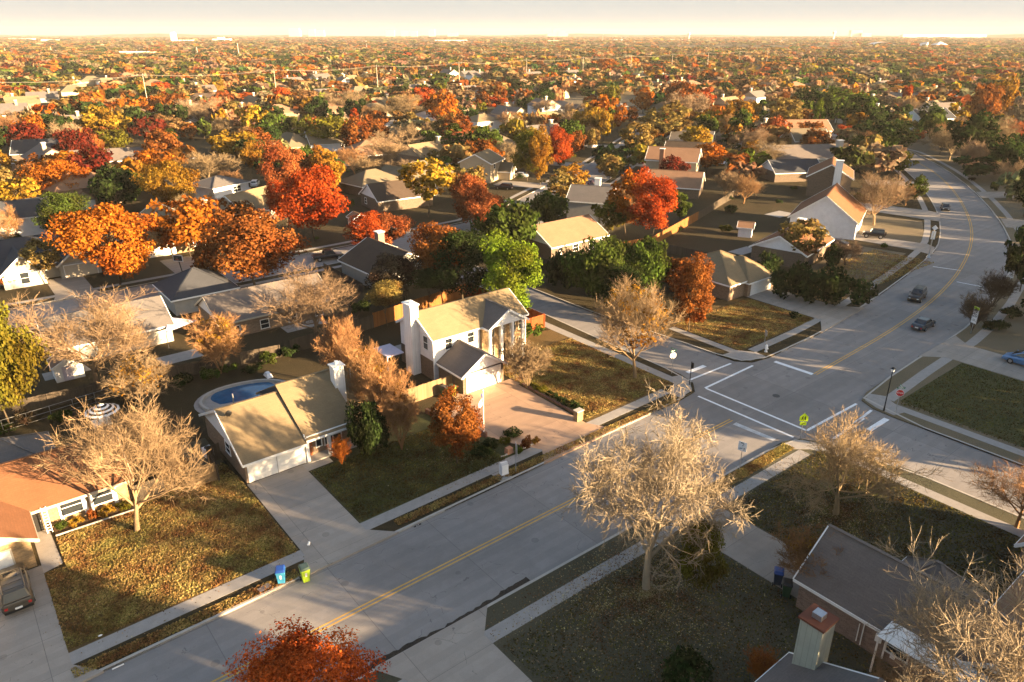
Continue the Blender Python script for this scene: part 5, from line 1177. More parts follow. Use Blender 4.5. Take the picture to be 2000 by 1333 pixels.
# school speed limit
s = post_sign('school_speed_sign', 107.0, 33.0, -118, 'tall white school speed limit 20 sign with lime green top', 3.9, .95, 2.35, 1.5)
bars(s, 'lime_top', [[(-.46, 3.45), (.46, 3.45), (.46, 3.84), (-.46, 3.84)]], 'sign_lime', -.016)
text('lettering', 'SCHOOL', .2, s, (0, -.02, 3.64), RX, 'sign_black'); text('lettering', 'SPEED\nLIMIT', .23, s, (0, -.016, 3.18), RX, 'sign_black'); text('lettering', '20', .72, s, (0, -.016, 2.62), RX, 'sign_black'); text('lettering', 'WHEN\nFLASHING', .17, s, (0, -.016, 1.95), RX, 'sign_black'); frame(s, .95, 1.95, 1.5)
s = post_sign('speed_sign', 132.5, 37.3, -115, 'white speed limit 30 sign among the dark bare trees', 3.0, .9, 1.25, 1.75)
text('lettering', 'SPEED\nLIMIT', .24, s, (0, -.016, 2.66), RX, 'sign_black'); text('lettering', '30', .62, s, (0, -.016, 2.12), RX, 'sign_black'); frame(s, .9, 1.25, 1.75)
s = post_sign('speed_sign', 77.4, 81.7, -40, 'small white speed sign in front of the dark corner fence', 2.5, .65, .9, 1.6)
text('lettering', 'SPEED\nLIMIT', .17, s, (0, -.016, 2.26), RX, 'sign_black'); text('lettering', '30', .42, s, (0, -.016, 1.86), RX, 'sign_black'); frame(s, .65, .9, 1.6)
s = post_sign('back_turned_sign', 36.8, 45.3, 62, 'dark back of a sign on a pole beside the white cabinet', 3.0, .85, 1.15, 1.9)
s = post_sign('back_turned_sign', 81.9, 48.6, 60, 'grey back of a sign on the corner lawn of the hipped house', 1.9, .62, .75, 1.1)
def stop_sign(x, y, rz, label):
    o = empty('stop_sign', x, y, 0, R(rz), label, 'stop sign')
    MB().cyl(0, .04, 0, 3.15, .035, 8).build('post', 'steel', o, uv=False)
    def octo(r, d): return [(r * math.cos(R(22.5 + 45 * k)), d, 2.35 + r * math.sin(R(22.5 + 45 * k))) for k in range(8)]
    MB().add(octo(.42, -.002) + octo(.42, .012), [tuple(range(8)), tuple(range(8, 16))[::-1]] + [(k, 8 + k, 8 + (k + 1) % 8, (k + 1) % 8) for k in range(8)]).build('back', 'sign_white', o, uv=False)
    MB().add(octo(.39, -.008), [tuple(range(8))]).build('face', 'sign_red', o, uv=False)
    text('lettering', 'STOP', .27, o, (0, -.012, 2.35), RX, 'sign_white')
    for k, a in enumerate((0, 90)):
        q = MB().box(-.42, -.012, 2.88 + k * .2, .42, .012, 3.05 + k * .2).build('street_name', 'sign_green', o, uv=False); q.rotation_euler = (0, 0, R(a + 20))
        q2 = MB().box(-.3, -.018, 2.93 + k * .2, .3, .018, 3.0 + k * .2).build('lettering', 'sign_white', q, uv=False)
    return o
stop_sign(65.05, 50.3, 155, 'stop sign with street name plates seen from behind on the left corner')
stop_sign(76.3, 28.6, -62, 'red and white stop sign with street name plates on the right corner')
def lamp(x, y, label, h=4.7):
    o = empty('street_lamp', x, y, 0, 0, label, 'street lamp')
    MB().cyl(0, 0, 0, h, .07, 8, .05).cyl(0, 0, 0, .5, .12, 8, .08).build('pole', 'dark_metal', o, uv=False)
    MB().frustum(0, 0, h, h + .35, .1, .1, .19, .19).build('lantern', 'sign_white', o, uv=False)
    MB().frustum(0, 0, h + .35, h + .55, .24, .24, .03, .03).build('cap', 'dark_metal', o, uv=False); return o
lamp(75.7, 29.6, 'black street lamp with white lantern at the right corner')
o = empty('signpost', 64.2, 46.9, 0, 0, 'plain dark post on the kerb ramp of the left corner', 'post'); MB().cyl(0, 0, 0, 3.0, .05, 8).build('pole', 'dark_metal', o, uv=False); MB().box(-.05, -.3, 2.2, .05, -.06, 2.9).build('push_button_plate', 'dark_metal', o, uv=False)
# tall sign pole by the bend: flasher sign
o = empty('signal_pole', 140.5, 53.2, 0, R(-60), 'grey pole with diamond and long white signs beside the road bend', 'sign')
MB().cyl(0, .05, 0, 5.2, .1, 8).frustum(0, .05, 0, .5, .35, .35, .12, .12).build('pole', 'steel', o, uv=False)
MB().add([(0, -.02, 5.0), (.5, -.02, 5.5), (0, -.02, 6.0), (-.5, -.02, 5.5), (0, .02, 5.0), (.5, .02, 5.5), (0, .02, 6.0), (-.5, .02, 5.5)], [(0, 1, 2, 3), (7, 6, 5, 4), (0, 4, 5, 1), (1, 5, 6, 2), (2, 6, 7, 3), (3, 7, 4, 0)]).build('diamond_plate', 'sign_white', o, uv=False)
MB().box(-.33, -.02, 3.4, .33, .02, 4.9).build('long_plate', 'sign_white', o, uv=False)
# hydrant
o = empty('fire_hydrant', 79.6, 46.9, 0, 0, 'white fire hydrant on the verge by the crossing', 'hydrant')
MB().cyl(0, 0, 0, .12, .2, 12).cyl(0, 0, .12, .75, .14, 12).cyl(0, 0, .75, .82, .19, 12).ball((0, 0, .84), .15).build('barrel', 'sign_white', o, uv=False)
MB().tube([(-.26, 0, .55), (.26, 0, .55)], [.08, .08], 8).tube([(0, -.26, .5), (0, 0, .5)], [.1, .1], 8).cyl(0, 0, .98, 1.06, .04, 6).build('nozzle', 'sign_white', o, uv=False)
# white mailbox cabinet
o = empty('mailbox_cabinet', 35.3, 45.25, .0, R(-8), 'pale grey cluster mailbox cabinet on a pedestal by the kerb', 'mailbox')
paint('cabinet_grey', (.62, .64, .68), .45)
m = MB().box(-.38, -.25, .45, .38, .25, 1.55); m.v[4] = (-.33, -.1, 1.7); m.v[5] = (.33, -.1, 1.7); m.v[6] = (.38, .25, 1.6); m.v[7] = (-.38, .25, 1.6)
m.build('cabinet', 'cabinet_grey', o, uv=False); MB().cyl(0, 0, 0, .45, .07, 8).box(-.25, -.2, 0, .25, .2, .05).build('pedestal', 'steel', o, uv=False)
MB().box(-.33, -.262, .5, .33, -.251, 1.5).build('door', 'sign_white', o, uv=False)
struct(MB().prism([(34.7, 44.7), (36.0, 44.7), (36.0, 46.4), (34.7, 46.4)], -.05, .014), 'mailbox_pad', 'walk_concrete', uv=False)
# brick mailbox pillar, stone block, flagpole
o = empty('mailbox_pillar', 48.2, 48.9, 0, 0, 'small brick mailbox pillar between the pink driveway and the corner lawn', 'mailbox'); MB().box(-.42, -.3, 0, .42, .3, 1.15).build('pillar', 'gold_brick', o); MB().box(-.48, -.36, 1.15, .48, .36, 1.25).build('cap', 'kerb_concrete', o)
o = MB().frustum(0, 0, -.05, .6, .38, .3, .3, .25).build('garden_boulder', mottled('boulder', (.4, .2, .12), var=.3), loc=(*at(994, 885), 0)); tag(o, 'salmon coloured stone block in the flower bed by the mailbox cabinet', 'boulder')
o = empty('flagpole', *at(945, 853), 0, R(20), 'white flagpole with a drooping striped flag beside the rust red tree', 'flagpole')
MB().cyl(0, 0, 0, 5.2, .055, 8, .035).ball((0, 0, 5.25), .09, 8, 5).build('pole', 'sign_white', o, uv=False)
paint('flag_red', (.45, .04, .04), .8); paint('flag_blue', (.03, .05, .2), .8); paint('flag_white', (.75, .75, .75), .8)
def fp(u, v):   # hanging flag: u along the fly, v along the hoist
    return (-.05 - u * .75, .10 * math.sin(u * 9 + v * 2), 4.95 - v * 1.15 - u * u * 1.1)
for nm, mt, rows, u0, u1 in (('red_stripes', 'flag_red', range(0, 13, 2), 0, 1), ('white_stripes', 'flag_white', range(1, 13, 2), 0, 1), ('blue_canton', 'flag_blue', range(0, 7), 0, .42)):
    m = MB()
    for rw in rows:
        for k in range(8):
            a, b = u0 + (u1 - u0) * k / 8, u0 + (u1 - u0) * (k + 1) / 8
            if nm != 'blue_canton' and rw < 7 and b <= .42: continue
            q = [fp(a, rw / 13), fp(b, rw / 13), fp(b, (rw + 1) / 13), fp(a, (rw + 1) / 13)]; m.add(q + [(x, y + .012, z) for x, y, z in q], [(0, 1, 2, 3), (7, 6, 5, 4)])
    m.build(nm, mt, o, uv=False)
# basketball hoop
o = empty('basketball_hoop', 30.6, 127.6, 0, R(-50), 'basketball hoop on the kerb of the pale court street', 'basketball hoop')
MB().beam((0, 0, 0), (0, -.5, 2.9), .12, .12).box(-.4, -.3, 0, .4, .5, .3).build('stand', 'dark_metal', o, uv=False)
MB().box(-.9, -.62, 2.6, .9, -.57, 3.7).build('backboard', 'sign_white', o, uv=False); MB().box(-.8, -.625, 2.7, .8, -.621, 3.6).build('clear_panel', 'dark_glass', o, uv=False)
MB().tube([(.22 * math.cos(k * .5236), -.85 + .22 * math.sin(k * .5236), 3.0) for k in range(13)], [.02] * 13, 6).build('rim', 'sign_red', o, uv=False)
# curb house number plates, small litter
o = MB().box(-.35, -.012, -.1, .35, 0, .01).build('house_number_plate', 'sign_black', loc=(25.3, 44.25, 0), uv=False); tag(o, 'black kerb plate with white house number at the driveway of the tan-roofed house', 'number plate'); text('number', '2117', .14, o, (0, -.016, -.045), RX, 'sign_white')
o = MB().box(-.35, -.012, -.1, .35, 0, .01).build('house_number_plate', 'sign_white', loc=(2.2, 43.8, 0), uv=False); tag(o, 'pale kerb plate with house number at the left driveway', 'number plate')
o = MB().box(-.45, -.25, 0, .45, .25, .05).build('concrete_slab', 'kerb_concrete', loc=(12.4, 44.9, .01)); o.rotation_euler = (0, 0, R(10)); tag(o, 'loose pale slab lying left of the blue bin', 'slab')
o = MB().ball((0, 0, .12), .14, 7, 5, (1, .7, .9)).ball((.1, .1, .22), .1, 7, 5).build('paper_bag', 'sign_white', loc=(*at(603, 1067), .03)); tag(o, 'crumpled white paper bag on the driveway of the tan-roofed house', 'litter')
o = MB().ball((0, 0, .05), .12, 7, 4, (1.3, .6, .4)).build('paper_bag', 'sign_white', loc=(*at(196, 1243), .01)); tag(o, 'white scrap of paper on the shaded left lawn', 'litter')

# ------------------------------------------------------------------ fences and back yards
def fence(pts, label, mat, h=1.85, w=.15, name='fence', phrase=None, gap=.012):
    o = empty(name, pts[0][0], pts[0][1], 0, 0, label, 'fence'); m = MB(); p = MB(); r = random.Random(len(pts) * 7 + int(pts[0][0]))
    bx, by = pts[0]
    for a, b in zip(pts, pts[1:]):
        L = math.dist(a, b); n = max(1, int(L / w)); dx, dy = (b[0] - a[0]) / L, (b[1] - a[1]) / L
        for k in range(n):
            t0 = k * L / n; t1 = (k + 1) * L / n - gap; hh = h + r.uniform(-.03, .03); q = r.uniform(-.01, .01)
            m.prism([(a[0] + dx * t - bx + dy * (s_ + q), a[1] + dy * t - by - dx * (s_ + q)) for t, s_ in ((t0, 0), (t1, 0), (t1, .022), (t0, .022))], -.15, hh)
        for k in range(int(L / 2.4) + 1):
            t = min(L, k * 2.4); p.box(a[0] + dx * t - bx - dy * .06 - .05, a[1] + dy * t - by + dx * .06 - .05, -.15, a[0] + dx * t - bx - dy * .06 + .05, a[1] + dy * t - by + dx * .06 + .05, h + .02)
        for zz in (.35, h - .3): p.beam((a[0] - bx - dy * .04, a[1] - by + dx * .04, zz), (b[0] - bx - dy * .04, b[1] - by + dx * .04, zz), .04, .09)
    m.build('planks', mat, o, uv=False); p.build('posts', mat, o, uv=False)
    for q in pts: KEEP.append((q[0], q[1], 1.2))
    if phrase: landmark((pts[0][0] + pts[-1][0]) / 2, (pts[0][1] + pts[-1][1]) / 2, 1, phrase)
    return o
fence([(44.2, 86.0), (61.6, 88.6)], 'orange-lit wooden fence behind the white two-storey house', 'fence_orange', 2.2, phrase='orange-lit fence')
fence([(31.5, 84.6), (44.2, 86.0)], 'dark wooden fence behind the twiggy tree row', 'fence_dark', 1.9); fence([(61.6, 88.6), (62.6, 88.2), (62.8, 71.2), (58.4, 71.2), (55.4, 71.4)], 'red wooden fence beside the white two-storey house', 'fence_red', 2.0, phrase='red wooden fence')
fence([(33.2, 63.2), (41.9, 63.3)], 'tan wooden fence between the house row and the white garage', 'fence_tan', 1.9)
fence([(7.8, 62.4), (10.2, 62.4)], 'short dark fence beside the brick house chimney end', 'fence_dark', 1.7); fence([(12.1, 62.0), (14.5, 61.4)], 'weathered brown gate fence left of the tan-roofed house', 'fence_tan', 1.9); fence([(14.6, 61.2), (14.8, 64.8), (16.0, 65.0)], 'dark side fence by the air conditioner', 'fence_dark', 1.8)
fence([(80.8, 117), (80.8, 79.6), (79.3, 71.4), (84, 69.5)], 'long dark fence along the side street corner', 'fence_dark', 1.9, phrase='long dark corner fence')
fence([(99.0, 91.0), (106.5, 90.0), (131.0, 98.1)], 'golden lit wooden fence behind the salmon-roofed house', 'fence_orange', 1.9); fence([(131.0, 98.1), (160, 108.5)], 'dark continuation of the yard fence by the garden shed', 'fence_dark', 1.8)
fence([(30, 84.5), (12, 87.0), (-10, 88.0)], 'dark back yard fence behind the pool', 'fence_dark', 1.7); fence([(105, 88.5), (108, 66.5)], 'dark fence between the hipped house and the low orange-roofed house', 'fence_dark', 1.7)
fence([(50, 114), (50, 100)], 'dark side fence of the shaded house', 'fence_dark', 1.7)
# chain-link style rail fence in the left yard
o = empty('wire_fence', -2, 84, 0, 0, 'thin wire fence in the dark left back yard', 'fence'); m = MB()
for k in range(8): m.cyl(k * 2.2, k * .25, -.1, 1.3, .03, 6)
for z in (.1, .7, 1.3): m.beam((0, 0, z), (15.4, 1.75, z), .03, .03)
m.build('rails', 'steel', o, uv=False)
# pool
pp = smooth([(17.8, 73.8), (16.8, 77.5), (19.0, 80.3), (22.8, 80.7), (26.8, 79.3), (28.4, 76.2), (27.6, 73.2), (23.0, 72.2), (17.8, 73.8)], 2)
struct(MB().prism(pp[:-1], -.05, .03), 'pool_deck', 'walk_concrete', uv=False)
t = NT('pool_water'); cc = t.ramp(t.noise(1.4, 3, .5), [(.3, (.008, .07, .17)), (.7, (.012, .12, .25))]); MATS['pool_water'] = t.finish(cc, .06, t.bump(t.noise(5, 3, .5), .15, .03), spec=.6)
wp = [((x - 22.4) * .64 + 22.6, (y - 76.8) * .55 + 77.9) for x, y in pp]
struct(MB().prism(wp[:-1], -.02, .036), 'pool_water', 'pool_water', uv=False)
o = empty('pool_wall', 22, 77, 0, 0, 'low curved stone border round the swimming pool', 'wall'); m = MB(); q = [(x - 22, y - 77) for x, y in offset(pp, -.6)[3:]]; ribbon_box(m, q, offset(q, -.3), 0, .35); m.build('stones', 'kerb_concrete', o)
o = MB().frustum(0, 0, 0, .5, .35, .7, .2, .3).build('pool_chair', 'sign_white', loc=(26.6, 80.0, .03)); tag(o, 'white lounge chair on the pool edge', 'chair')
o = MB().cyl(0, 0, 0, 1.0, .06, 6).cyl(0, 0, 1.0, 1.9, .28, 8, .05).build('closed_parasol', 'lilac_shade', loc=(22.9, 72.0, .03)); tag(o, 'folded lilac parasol at the pool side', 'parasol')
# air conditioner, parasol, shed
o = empty('air_conditioner', 15.2, 66.3, 0, R(10), 'pale air conditioning unit beside the tan-roofed house', 'air conditioner'); MB().box(-.4, -.4, 0, .4, .4, .9).build('case', 'cabinet_grey', o, uv=False); MB().cyl(0, 0, .9, .96, .3, 12).build('fan_grille', 'dark_metal', o, uv=False)
o = empty('striped_parasol', 8.6, 78.2, 0, R(40), 'black and white striped garden parasol in the dark left yard', 'parasol'); MB().cyl(0, 0, 0, 3.0, .035, 8).build('pole', 'white_trim', o, uv=False)
for nm, mt, par in (('white_stripes', 'sign_white', 0), ('dark_stripes', 'sign_black', 1)):
    m = MB()
    for k in range(7):
        rr = [.12 + k * .22, .12 + (k + 1) * .22]
        if k % 2 != par: continue
        n = 12
        vs = [(r_ * math.cos(6.2832 * i / n), r_ * math.sin(6.2832 * i / n), 3.0 - r_ * .5) for r_ in rr for i in range(n)]; vs += [(a, b, c - .02) for a, b, c in vs]
        m.add(vs, [(i, (i + 1) % n, n + (i + 1) % n, n + i) for i in range(n)] + [(3 * n + i, 3 * n + (i + 1) % n, 2 * n + (i + 1) % n, 2 * n + i) for i in range(n)])
    m.build(nm, mt, o, uv=False)
Hs = House('garden_shed', 127.5, 83.5, 30, 'small pale garden shed with pink-lit roof in the brown back yard', cat='shed', absolute=False, r=3, phrase='garden shed'); Hs.wing(-1.5, 1.5, -1.3, 1.3, 2.1, .8, 'y', wall='white_siding', gable='white_siding', roof='roof_salmon', ov=.2); Hs.door(-.2, -1.3, 0, -1, 'lilac_shade', 1.0, 1.8); Hs.done(); SHED = Hs.o
for i, (u, v, w_) in enumerate(((1660, 125, 1),)): pass
for i, (x, y, l) in enumerate(((198.5, 141, 'pale blue patio awning behind the cream houses, rear'), (187.0, 133, 'pale patio awning behind the cream houses, front'), (133.0, 108.5, 'small white awning behind the cream gable house'))):
    o = empty('patio_awning', x, y, 0, R(30), l, 'awning'); MB().box(-2.2, -1.1, 2.3, 2.2, 1.1, 2.4).build('cover', 'sign_white', o, uv=False); MB().box(-2.1, -1, 0, -2.0, -.9, 2.3).box(2, -1, 0, 2.1, -.9, 2.3).build('post', 'white_trim', o, uv=False)
o = empty('patio_awning', *at(350, 665), 0, R(20), 'lilac triangular shade sail under the very wide bare tree', 'shade sail'); MB().add([(-2.4, -1.2, 2.2), (2.6, -.9, 2.2), (.2, 1.8, 2.9), (-2.4, -1.2, 2.17), (2.6, -.9, 2.17), (.2, 1.8, 2.87)], [(0, 1, 2), (5, 4, 3), (0, 3, 4, 1), (1, 4, 5, 2), (2, 5, 3, 0)]).build('cloth', 'lilac_shade', o, uv=False); MB().cyl(-2.4, -1.2, 0, 2.2, .04, 6).cyl(2.6, -.9, 0, 2.2, .04, 6).cyl(.2, 1.8, 0, 2.9, .04, 6).build('poles', 'steel', o, uv=False)
# retaining wall and hedges by the pink driveway
o = MB(); q = smooth([(36.6, 60.4), (37.2, 57.2), (38.0, 54.2), (38.6, 52.2)], 1); ribbon_box(o, q, offset(q, -.3), -.05, .55); o = o.build('retaining_wall', 'red_brick'); tag(o, 'low curved brick wall left of the pink driveway', 'wall')
o = MB(); q = [(48.9, 59.2), (48.8, 49.4)]; ribbon_box(o, q, offset(q, .25), -.05, .22); o = o.build('retaining_wall', 'red_brick'); tag(o, 'low edging wall right of the pink driveway', 'wall')
r_ = random.Random(5)
def bush(x, y, w_, h_, c, label, group=None): 
    o = plant(x, y, w_, h_, 'shrub', c, label, name='bush', cat='bush', cb=0)
    if group: o['group'] = group
    return o
for k in range(9):
    bush(49.5 + r_.uniform(-.1, .3), 50.2 + k * 1.0, r_.uniform(.9, 1.3), r_.uniform(.5, .9), 'D' if k < 6 else 'L', 'low clipped hedge bush lining the right side of the pink driveway', 'hedge bushes along the pink driveway')
for i, (x, y, w_, h_, c, l) in enumerate(((2.0, 62.2, 1.0, .9, 'E', 'small green bush at the porch end of the flower bed'), (3.0, 62.1, 1.1, .8, 'Y', 'yellow bush under the left window'), (4.3, 62.1, .9, 1.0, 'K', 'reddish bush between the two windows'), (5.3, 62.0, 1.3, .9, 'Y', 'yellow bush under the right window'), (6.7, 61.9, 1.3, .9, 'L', 'yellow-green bush at the chimney end of the flower bed'))): bush(x, y, w_, h_, c, l + ' of the brick house')
for i, (u, v, w_, h_, c, l) in enumerate(((1028, 878, 1.2, 1.7, 'K', 'dark red bush beside the driveway mouth'), (1012, 886, .9, .9, 'P', 'bright green spiky plant by the back-turned sign'), (960, 872, 1.8, .8, 'D', 'dark creeping bush behind the salmon block'), (985, 868, 1.3, .8, 'L', 'olive bush behind the cabinet'), (940, 888, 2.0, .7, 'D', 'dark bush left of the salmon block'), (1045, 866, 1.0, .7, 'G', 'brown tuft at the corner of the bed'), (1000, 850, 2.0, .7, 'D', 'dark hedge bush below the flagpole'))): bush(*at(u, v), w_, h_, c, l)
for i, (u, v, w_, c, l) in enumerate(((1340, 445, 2, 'D', ''), (1880, 640, 0, 'D', ''))): pass
mb = MB()
for k in range(22): 
    x, y = at(980 + k * 3.4, 893 - k * 1.35); mb.ball((x, y, .05), .12 + .05 * math.sin(k * 5), 6, 4, (1.2, .8, .7))
tag(mb.build('edging_stones', 'kerb_concrete'), 'row of small edging stones along the sidewalk bed', 'edging stones', kind='stuff')
rb_ = random.Random(77)
for i, nm_ in enumerate('first second third fourth fifth sixth seventh eighth ninth tenth eleventh twelfth thirteenth fourteenth'.split()): bush(-6 + i * 2.9 + rb_.uniform(-.8, .8), 84.8 - .1 * i + rb_.uniform(-1.5, .6), rb_.uniform(1.4, 2.8), rb_.uniform(.9, 2.0), rb_.choice(('D', 'N', 'B', 'E', 'D')), nm_ + ' bush from the left along the dark back yard fence')
bush(10.2, 64.8, 3.0, 1.2, 'N', 'brown undergrowth between the two front houses'); bush(12.0, 65.6, 2.2, 1.0, 'K', 'rusty undergrowth behind the gate fence')
# ------------------------------------------------------------------ the far neighbourhood
roads = [[(a[0], a[1]) for a in C1], BN, BS, [(69.5, -60), (69.5, 120)], [(60, 278), (120, 285), (160, 285), (200, 316), (262, 370)], [(52, 178), (68, 196), (70, 230), (72, 280)], [(278, 306), (420, 286)]]
RS = []
for p in roads:
    L = sum(math.dist(a, b) for a, b in zip(p, p[1:])); RS += resample(p, int(L / 4) + 2)
RSn = np.array(RS); KP = np.array([(a, b, c) for a, b, c in KEEP]); 
def free(x, y, r, road=7.0, others=True):
    if np.min((RSn[:, 0] - x) ** 2 + (RSn[:, 1] - y) ** 2) < (road + r * .35) ** 2: return False
    if len(KP) and np.any((KP[:, 0] - x) ** 2 + (KP[:, 1] - y) ** 2 < (KP[:, 2] * .92 + r * .28) ** 2): return False
    return True
def inview(x, y, m=60):
    q = proj(x, y, 0); return q[2] > 0 and -m < q[0] < 2000 + m
r6 = random.Random(41)
# far houses: six prototypes, copied with all their parts
protos = []
for i, (L, W, h, rise, typ, wall, roof, cr) in enumerate(((16, 11, 2.9, 3.2, 'gable', 'tan_brick', 'roof_tan', (-6, -1, -8, 0, 2.3, False)), (17, 12, 2.9, 3.4, 'hip', 'cream_siding', 'roof_cream', (1, 7, -8.5, 0, 2.2, False)), (14, 10, 5.2, 2.8, 'gable', 'white_siding', 'roof_greybrown', None), (18, 12, 3, 3.4, 'hip', 'brown_brick', 'roof_brown', (-7, -1, -8.5, 0, 2.4, True)), (16, 10, 2.9, 3, 'gable', 'grey_siding', 'roof_grey', None), (15, 12, 5.2, 3, 'hip', 'tan_brick', 'roof_salmon', (-5, 0, -8, 0, 2, False)))):
    H = House('far_house', 0, 0, 0, 'x', absolute=False, group='far houses among the trees')
    H.wing(-L / 2, L / 2, -W / 2, W / 2, h, rise, 'x', hip=(typ == 'hip'), wall=wall, gable='white_siding' if i % 2 else 'cream_siding', roof=roof, trim=False)
    if cr: H.wing(cr[0], cr[1], cr[2], cr[3], 2.7, cr[4], 'y', hip=cr[5], wall=wall, gable='cream_siding', roof=roof, ov=.4, trim=False); H.garage((cr[0] + cr[1]) / 2, cr[2], 0, -1, 4.2)
    if i % 2 == 0: H.chimney(L * .2, L * .2 + 1.1, -1.6, -.6, h, h + rise + 1.4, 'cream_siding')
    for b in [o for o in ()]: pass
    H.done(); protos.append(H.o)
used = [False] * 6; FAR = []
RC = dict(enumerate(('tan-roofed', 'cream-roofed', 'white two-storey', 'dark brown-roofed', 'grey-roofed', 'salmon-roofed')))
def far_house(x, y, rz, k):
    if used[k]: o = copy_thing(protos[k], x, y, -.16, rz)
    else: o = protos[k]; o.location = (x, y, -.16); o.rotation_euler = (0, 0, rz); used[k] = True
    FAR.append((o, RC[k] + ' house', x, y)); return o
placed = []
for row in range(17):
    yb = 170 + row * 34 + (row // 2) * 14
    x = -140 + r6.uniform(-5, 5)
    while x < 560:
        d = math.hypot(x, yb)
        yy = yb + r6.uniform(-3, 3)
        if d > 185 and inview(x, yy, 30) and free(x, yy, 16, 9) and d < 720 and r6.random() < (.85 if d < 420 else .6):
            far_house(x, yy, (0 if row % 2 else math.pi) + r6.uniform(-.25, .25) + (r6.choice((0, 1.57, -1.57)) if r6.random() < .3 else 0), r6.choice((0, 0, 1, 1, 2, 3, 4, 4, 5))); placed.append((x, yy, 8))
        x += r6.uniform(22, 27)
KP = np.concatenate([KP, np.array(placed)]) if placed else KP
for x, y, a in ((8, 95, 0), (-3, 80, .1), (70, 140, 0), (100, 158, .4), (205, 140, .6), (232, 160, .2), (45, 160, 0), (80, 185, .3), (128, 190, .6)):
    o = copy_thing(SHED, x, y, 0, a); FAR.append((o, 'little garden shed', x, y)); placed.append((x, y, 2.5))
mb = MB()
for x, y, a, b in ((20, 92.5, 5, 3), (37, 93, 6, 2.6), (90, 108, 5, 3), (96, 77, 5, 3), (118, 77, 6, 3), (8, 96.5, 5, 2.5), (46, 77, 6, 3), (52, 77.5, 3, 3), (150, 90, 6, 4), (30, 158, 6, 4), (55, 172, 5, 3), (88, 161, 5, 3), (15, 155, 6, 3)): mb.prism([(x - a / 2, y - b / 2), (x + a / 2, y - b / 2), (x + a / 2, y + b / 2), (x - a / 2, y + b / 2)], -.05, .016)
struct(mb, 'patio', 'walk_concrete', uv=False)
KP = np.concatenate([KP, np.array(placed[-9:])])
# individual trees of the middle distance
KINDS = [('round', 'O', 8), ('round', 'K', 13), ('oval', 'R', 3), ('mid', 'T', 17), ('mid', 'B', 12), ('vase', 'V', 12), ('round', 'D', 15), ('spread', 'E', 10), ('round', 'L', 6), ('round', 'Y', 5), ('vase', 'G', 7), ('round', 'M', 3), ('oval', 'K', 4)]
def pick():
    t = r6.uniform(0, sum(k[2] for k in KINDS))
    for k in KINDS:
        t -= k[2]
        if t <= 0: return k
    return KINDS[0]
nhand = len(TREES); cand = []
TP = [(t['x'], t['y'], t['r']) for t in TREES]
tries = 0
while tries < 9000 and len(cand) < 425 - nhand:
    tries += 1
    rr = math.sqrt(r6.uniform(112 ** 2, 400 ** 2)); th = AZ + R(r6.uniform(-37.5, 37.5)); x, y = rr * math.cos(th), rr * math.sin(th)
    w_ = r6.uniform(7.5, 13.5)
    if not free(x, y, w_ * .8, 6.5): continue
    q = proj(x, y, 0)
    if any((x - a) ** 2 + (y - b) ** 2 < ((c + w_ / 2) * .66) ** 2 for a, b, c in TP): continue
    if rr < 235 and (q[0] > 1380 and q[1] > 330 or any(abs(proj(t['x'], t['y'], t['h'] * .5)[0] - q[0]) < 22 and t['hand'] and math.hypot(t['x'], t['y']) > rr and math.hypot(t['x'], t['y']) - rr < 45 for t in TREES[:nhand])): continue
    TP.append((x, y, w_ / 2)); cand.append((x, y, w_))
for x, y, w_ in cand:
    k, c, _ = pick(); d = math.hypot(x, y)
    plant(x, y, w_, w_ * r6.uniform(.72, 1.05), k, c, None, lod='mid' if d < 300 else 'lo', z=-.1, cb=.08 if k not in BARE else None)
for t in TREES[nhand:]: t['hand'] = False
BUSH = []
while len(BUSH) < 70:
    rr = math.sqrt(r6.uniform(90 ** 2, 260 ** 2)); th = AZ + R(r6.uniform(-35, 35)); x, y = rr * math.cos(th), rr * math.sin(th)
    if not free(x, y, 1.0, 6.5): continue
    k = r6.choice(('D', 'E', 'N', 'B', 'L', 'D')); w_ = r6.uniform(1.2, 3.4)
    o = plant(x, y, w_, w_ * r6.uniform(.6, .9), 'shrub', k, None, name='bush', cat='bush', cb=0); TREES.pop(); BUSH.append((o, '%s %s bush' % ('small' if w_ < 2.2 else 'large', CNAME[k].replace(' bare', '')), x, y, .6))

# unseen trees added outside the view to throw long shadows across road and lawns
r9 = random.Random(19)
def shade_tree(x, y, w_, h_):
    o = plant(x, y, w_, h_, 'round', 'D', 'evergreen street tree standing outside the right picture edge', lod='mid', cb=.02); o['group'] = 'unseen shade trees outside the picture edge'; TREES[-1]['hand'] = True
for sx in SHADE: shade_tree(*sx)
x = 88.0
while x < 250:
    shade_tree(x, .12 * x - 12 + r9.uniform(-1.5, 1.5), r9.uniform(10, 13), r9.uniform(12, 15)); x += r9.uniform(6.5, 9.5)
